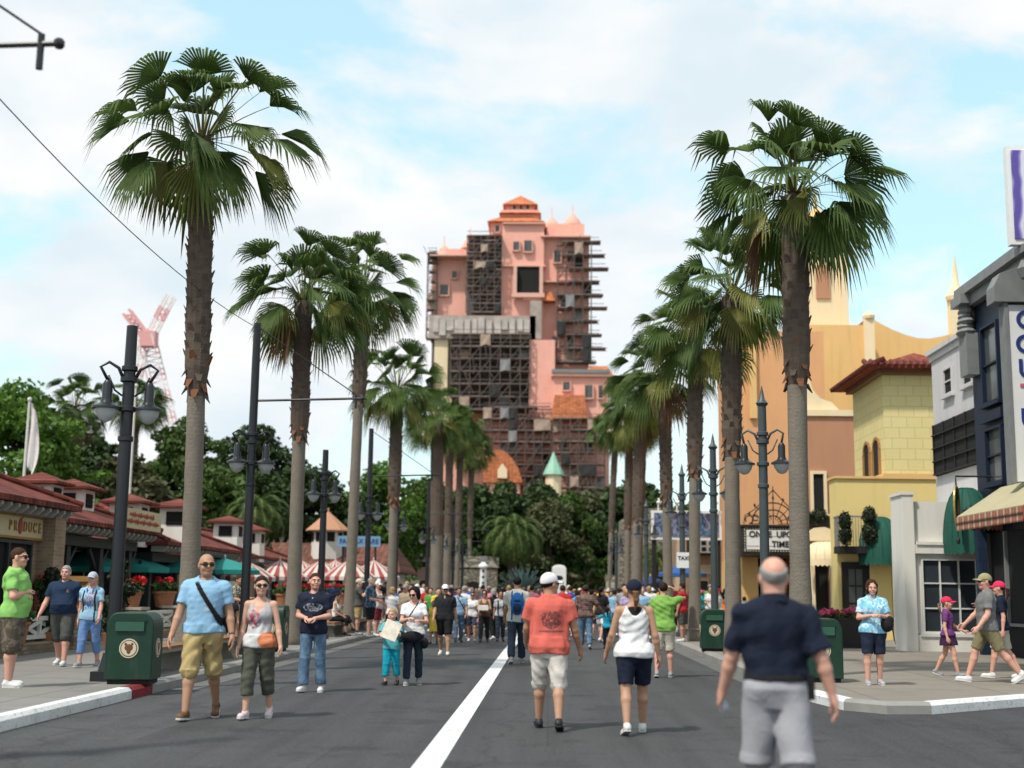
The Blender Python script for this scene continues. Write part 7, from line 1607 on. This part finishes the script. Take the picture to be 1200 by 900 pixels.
mid('person in brown top and black trousers carrying a white food box', -1.94, 39.08, 178, 1.55, dict(legs=walk(1,.5)['legs'], arms={1:(15,10,80,40),-1:(15,10,80,40)}), dict(mat=cloth('brown tank', (.14,.065,.04)), kind='tank', zc=1.33, loose=.015), tr_(blackc), bsh, ('long', hdk), fem=True, glasses=True, skin='tan', extra=lambda J, t: (lambda b, p: (setattr(b,'T',Matrix.Translation(Vector(p))), b.box(-.15,.15,-.11,.11,-.05,.07), b.box(-.14,.14,-.1,.1,.0705,.10), b.build('food_box', M('white card', (.7,.68,.64), .7), t)))(MB(), J['fin'](J['tp'](0,.34,1.13))))
mid('person in grey tee and dark vest straps with dark jeans', -1.48, 39.93, 186, 1.54, walk(1,.6), tee(cloth('pale grey tee', (.42,.43,.46)), kind='v'), tr_(dkdenim), bsh, ('long', hblack), fem=True, skin='olive', extra=lambda J, t: (strap(J, t, (1,0,0), (.1,0,1.3), blackc, .03, 'vest_edge'), strap(J, t, (1,0,0), (-.1,0,1.3), blackc, .03, 'vest_edge')))
mid('person seen from behind in brown plaid shirt and blue jeans reaching for a small hand', 1.0, 35.36, 0, 1.72, dict(legs=walk(-1,.6)['legs'], arms={1:(6,34,10,0),-1:(4,9,14,4)}), tee(cloth('brown plaid', (.24,.16,.13), (.09,.05,.05), 7, (.45,.6), check=18), kind='polo', sleeve=.72), tr_(denim), gsh, ('short', hblack), ('cap', cloth('dark brown twill', (.04,.03,.025))), w=1.16, skin='brown')
mid('small person seen from behind in turquoise tee and jeans with arm held up', 1.61, 36.11, 4, 1.12, dict(legs=walk(1,.6)['legs'], arms={1:(5,10,20,4),-1:(20,62,30,0)}), tee(cloth('turquoise tee', (.02,.32,.48)), sr=1.15), tr_(dkdenim), bsh, ('ponytail', hblack), hd=1.24, fem=True, bust=0, skin='brown')
B0 = .15
mid('person in white tank seated on the bench with legs out, black capris', -6.42, 38.7, 268, 1.64, dict(legs={1:(88,88,2,10,4),-1:(96,62,-2,20,4)}, arms={1:(20,8,55,20),-1:(24,8,50,20)}), dict(mat=whitec_, kind='tank', zc=1.33, loose=.014, hem=.88), dict(mat=blackc, kind='capri', len=1.5, loose=.02), bsh, ('short', hblack), z0=B0, fem=True, glasses=True, skin='tan', lean=8)
mid('person in red top seated on the bench with back to the street', -6.42, 43.3, 75, 1.62, SIT, tee(cloth('scarlet top', (.52,.045,.03)), kind='tank', zc=1.36), sh_(denim, .8), bsh, ('long', M('light brown hair', (.22,.13,.06), .5, .3, 60)), z0=B0, fem=True, skin='pink')
def at_px(px, py, z=0.0): x, y = G(px, py, z); return x, y
for lab, px, py, z, face, H, pose, t_, b_, s_, h_, hat_, k in (
  ('person in blue print shirt and black shorts standing by the kerb bench', 433, 747, .15, 262, 1.72, dict(legs=STAND['legs'], arms={1:(15,8,70,20),-1:(20,8,80,25)}), tee(cloth('blue tropical print', (.03,.07,.13), (.30,.38,.45), 22, (.56,.62)), kind='polo', sleeve=.78, loose=.03), sh_(blackc), gsh, ('buzz', hgrey), None, dict(w=1.12, skin='pink')),
  ('person in dark tee and pale cap lifting a camera', 419, 744, .15, 265, 1.70, dict(legs=STAND['legs'], arms={1:(50,8,105,20),-1:(50,8,105,20)}), tee(charc), sh_(khaki), gsh, ('short', hbrown), ('cap', cloth('cream twill', (.5,.48,.4))), dict(skin='pink')),
  ('person in white cap and pale sleeveless top by the curb', 441, 746, .15, 240, 1.62, walk(1,.3), dict(mat=cloth('blush top', (.60,.50,.47)), kind='tank', zc=1.34, loose=.014), sh_(cloth('maroon cotton', (.20,.03,.05))), wsh, ('ponytail', hbrown), ('cap', whitec_), dict(fem=True, skin='pink')),
  ('person with curly hair seen from behind in white tee and dark trousers', 458, 752, 0, 10, 1.60, STAND, tee(whitec_), tr_(blackc), bsh, ('curly', hblond), None, dict(fem=True, skin='pink', w=1.05)),
  ('person in grey cap and tan tee walking up the left lane', 474, 750, 0, 150, 1.70, walk(1,.5), tee(cloth('tan tee', (.34,.26,.19))), sh_(charc), gsh, ('short', hgrey), ('cap', cloth('ash grey twill', (.26,.26,.25))), dict(w=1.1, skin='pink')),
  ('small person in yellow dress beside the black shorts', 508, 755, 0, 175, 1.22, walk(1,.5), tee(cloth('yellow satin', (.68,.47,.06)), hem=.95), dict(mat=cloth('yellow satin', (.68,.47,.06)), kind='skirt', len=1.0), bsh, ('bob', hdk), None, dict(fem=True, bust=0, hd=1.2, skin='olive')),
  ('person bending forward in a pale mauve shirt', 549, 744, 0, 230, 1.72, STAND, tee(cloth('mauve shirt', (.42,.32,.38)), kind='polo', sleeve=.8), tr_(charc), bsh, ('short', hgrey), None, dict(lean=38, w=1.15, skin='pink')),
  ('person in floral black and white shirt leaning by the second lamp post', 276, 752, .15, 250, 1.68, dict(legs=STAND['legs'], arms={1:(20,10,60,20),-1:(25,10,70,20)}), tee(cloth('black white floral', (.03,.03,.03), (.50,.46,.36), 26, (.5,.54)), kind='polo', sleeve=.8, loose=.03), sh_(khaki), gsh, ('short', hbrown), None, dict(skin='tan', w=1.08)),
  ('small person in dark jersey with a gold patch behind the litter bin', 267, 762, .15, 200, 1.25, STAND, tee(cloth('black jersey', (.03,.03,.04), prints=[(0,1.18,.09,.08,True,(.45,.25,.05),22,.45)])), sh_(charc), wsh, ('short', hdk), None, dict(hd=1.2, skin='tan')),
  ('person in red tee by the second right palm trunk', 800, 752, .15, 60, 1.68, STAND, tee(cloth('crimson tee', (.40,.02,.03))), sh_(charc), wsh, ('short', hdk), None, dict(skin='tan')),
  ('person in pink cap and white top pushing something orange by the palm', 843, 745, .15, 90, 1.55, walk(1,.5), tee(whitec_), tr_(denim), psh, ('ponytail', hbrown), ('cap', cloth('hot pink twill', (.66,.03,.10))), dict(fem=True, skin='pink')),
  ('person in orange vest bending near the pink cap', 848, 742, .15, 60, 1.5, walk(-1,.5), tee(cloth('bright orange vest', (.75,.18,.03))), tr_(dkdenim), bsh, ('short', hbrown), None, dict(lean=22, skin='tan')),
  ('person in white tee and white sun hat under the navy umbrella', 764, 742, 0, 20, 1.74, walk(1,.5), tee(whitec_), sh_(khaki), wsh, ('short', hgrey), ('sun', whitec_), dict(skin='pink')),
  ('person in magenta top looking at a camera in mid street', 716, 742, 0, 175, 1.58, dict(legs=STAND['legs'], arms={1:(25,8,100,35),-1:(25,8,100,35)}), tee(cloth('magenta top', (.52,.03,.14))), tr_(dkdenim), bsh, ('bob', hblack), None, dict(fem=True, skin='tan')),
  ('person carrying a small rider on the shoulders in a yellow top', 706, 736, 0, 10, 1.80, walk(1,.5), tee(cloth('golden yellow top', (.75,.50,.03))), sh_(charc), bsh, ('short', hdk), None, dict(skin='tan')),
  ('person in royal blue tee right behind the white cap', 668, 745, 0, 5, 1.75, walk(-1,.5), tee(cloth('royal blue tee', (.03,.08,.33))), sh_(khaki), wsh, ('short', hbrown), None, dict(skin='pink', w=1.1)),
  ('person in red sport shirt between the backpack and the coral tee', 631, 742, 0, 178, 1.7, walk(1,.5), tee(cloth('red sport shirt', (.50,.05,.03), prints=[(0,1.2,.1,.03,True,(.6,.55,.5),0,0)])), sh_(blackc), wsh, ('short', hblack), None, dict(skin='brown')),
  ('person in sky blue floral top with dark hair near the plaid shirt', 676, 746, 0, 20, 1.6, walk(-1,.5), tee(cloth('sky floral top', (.05,.30,.55), (.55,.40,.15), 24, (.56,.62))), sh_(ltkh), wsh, ('bob', hdk), None, dict(fem=True, skin='tan'))):
    X, Y = at_px(px, py, z); mid(lab, X, Y, face, H, pose, t_, b_, s_, h_, hat_, z0=z, **k)
# ---- far crowd: a few prototypes re-dressed
def proto(H, pose, fem, bk, ln, hair, **k):
    m = whitec_; return person('', 0, -40, 0, 0, H, pose, top=tee(m), bot=dict(mat=khaki, kind=bk, len=ln, loose=.03), shoe=wsh, hair=(hair, hdk), hat=('cap', whitec_, 1), fem=fem, hb=.024, hh=.015, **k)
PR = [proto(1.74, walk(1,.8), False, 'shorts', .98, 'short', w=1.08), proto(1.70, walk(-1,.7,{1:(20,9,85,25),-1:(10,9,20,5)}), False, 'trousers', 1.95, 'short'), proto(1.72, STAND, False, 'shorts', 1.0, 'short', w=1.18, belly=.05),
      proto(1.62, walk(-1,.7), True, 'shorts', .85, 'ponytail'), proto(1.60, walk(1,.6,{1:(12,9,80,30),-1:(10,9,80,30)}), True, 'trousers', 1.95, 'long'), proto(1.22, walk(1,.7), False, 'shorts', .95, 'short', hd=1.22)]
SH = [('white',(.68,.68,.68)),('red',(.48,.03,.03)),('navy',(.015,.025,.07)),('light blue',(.25,.44,.62)),('pink',(.62,.22,.30)),('yellow',(.70,.52,.06)),('grey',(.28,.28,.29)),('black',(.016,.016,.018)),('coral',(.60,.16,.12)),('teal',(.02,.30,.34)),('green',(.08,.28,.07)),('brown',(.14,.08,.05)),('cream',(.56,.51,.41)),('maroon',(.18,.02,.04)),('royal blue',(.03,.09,.38)),('lavender',(.38,.32,.52))]
BT = [('khaki',khaki),('denim',denim),('black',blackc),('white',whitec_),('grey',charc),('dark denim',dkdenim)]
HT = [('white cap',whitec_),('red cap',cloth('red cap twill',(.45,.03,.03))),('black cap',blackc),('tan cap',cloth('cream twill',(.5,.48,.4)))]
HR = [('dark hair',hdk),('black hair',hblack),('fair hair',hblond),('grey hair',hgrey),('brown hair',hbrown)]
cr = random.Random(21); used_l = set(); spots = []
def clear(x, y): return all((x-a)**2+((y-b)*.6)**2 > .42 for a, b in spots) and all(abs(x-a) > .5 or abs(y-b) > .9 for a, b in ((-2.5,31),(1,35.4),(1.6,36.1)))
for o in list(bpy.data.objects):
    if o.name.startswith('person') and o.parent is None and o.location.y > 30: spots.append((o.location.x, o.location.y))
def dress(o, shirt, bot, hatm, hairm, skin):
    for ch in list(o.children):
        n = ch.name.split('.')[0]
        if n == 'cap' and hatm is None or n == 'hair' and False: bpy.data.objects.remove(ch); continue
        m = {'shirt':shirt,'shorts':bot,'trousers':bot,'cap':hatm,'hair':hairm,'body':skinmat(skin)}.get(n)
        if m is not None: ch.material_slots[0].link = 'OBJECT'; ch.material_slots[0].material = m
first = set(); n_cr = 0; tries = 0
while n_cr < 252 and tries < 20000:
    tries += 1; r = cr.random()
    if r < .78: y = 40.5+57*cr.random()**1.05; x = cr.uniform(-5.3, 3.4)
    elif r < .9: y = cr.uniform(46, 92); x = cr.uniform(-9.5, -6.9)
    else: y = cr.uniform(44, 86); x = cr.uniform(4.9, 7.2)
    if x > -1.6 and x < -.2 and y < 46: continue
    if not clear(x, y): continue
    k = cr.choices(range(6), (24,18,16,20,16,10))[0]; s = cr.choices(SH, (30,10,9,10,8,5,9,9,5,5,5,4,6,4,6,3))[0]; b_ = cr.choice(BT); hat_ = cr.choice(HT) if cr.random() < .36 else None; h_ = cr.choice(HR); away = cr.random() < .55
    part = ['shorts','trousers','shorts','shorts','trousers','shorts'][k]; who = ['walking','holding something','standing','with tied hair','with long hair','small'][k]
    lab = f"far person {who} in {s[0]} top, {b_[0]} {part}, {hat_[0] if hat_ else h_[0]}, {'back turned' if away else 'facing us'}"
    if k == 5: lab = lab.replace('far person small', 'far small person')
    if lab in used_l: continue
    used_l.add(lab); spots.append((x, y)); p = PR[k]; o = p if k not in first else dup(p); first.add(k); z = .15 if (x < -5.9 or x > 3.9) else 0
    o.location = (x, y, z); o.rotation_euler = (0,0,R((0 if away else 180)+cr.uniform(-35,35))); o['label'] = lab; o['group'] = 'far crowd on the street'; sc = cr.uniform(.95,1.06); o.scale = (sc*cr.uniform(.96,1.08), sc, sc)
    dress(o, None, None, whitec_, None, 'fair') if False else None
    o['_d'] = 1; n_cr += 1
    DR = globals().setdefault('DR', []); DR.append((o, cloth('crowd '+s[0], s[1]), b_[1], hat_[1] if hat_ else None, h_[1], cr.choice(['fair','pink','tan','olive','brown','pink'])))
for o, *a in DR:
    del o['_d']; dress(o, *a)
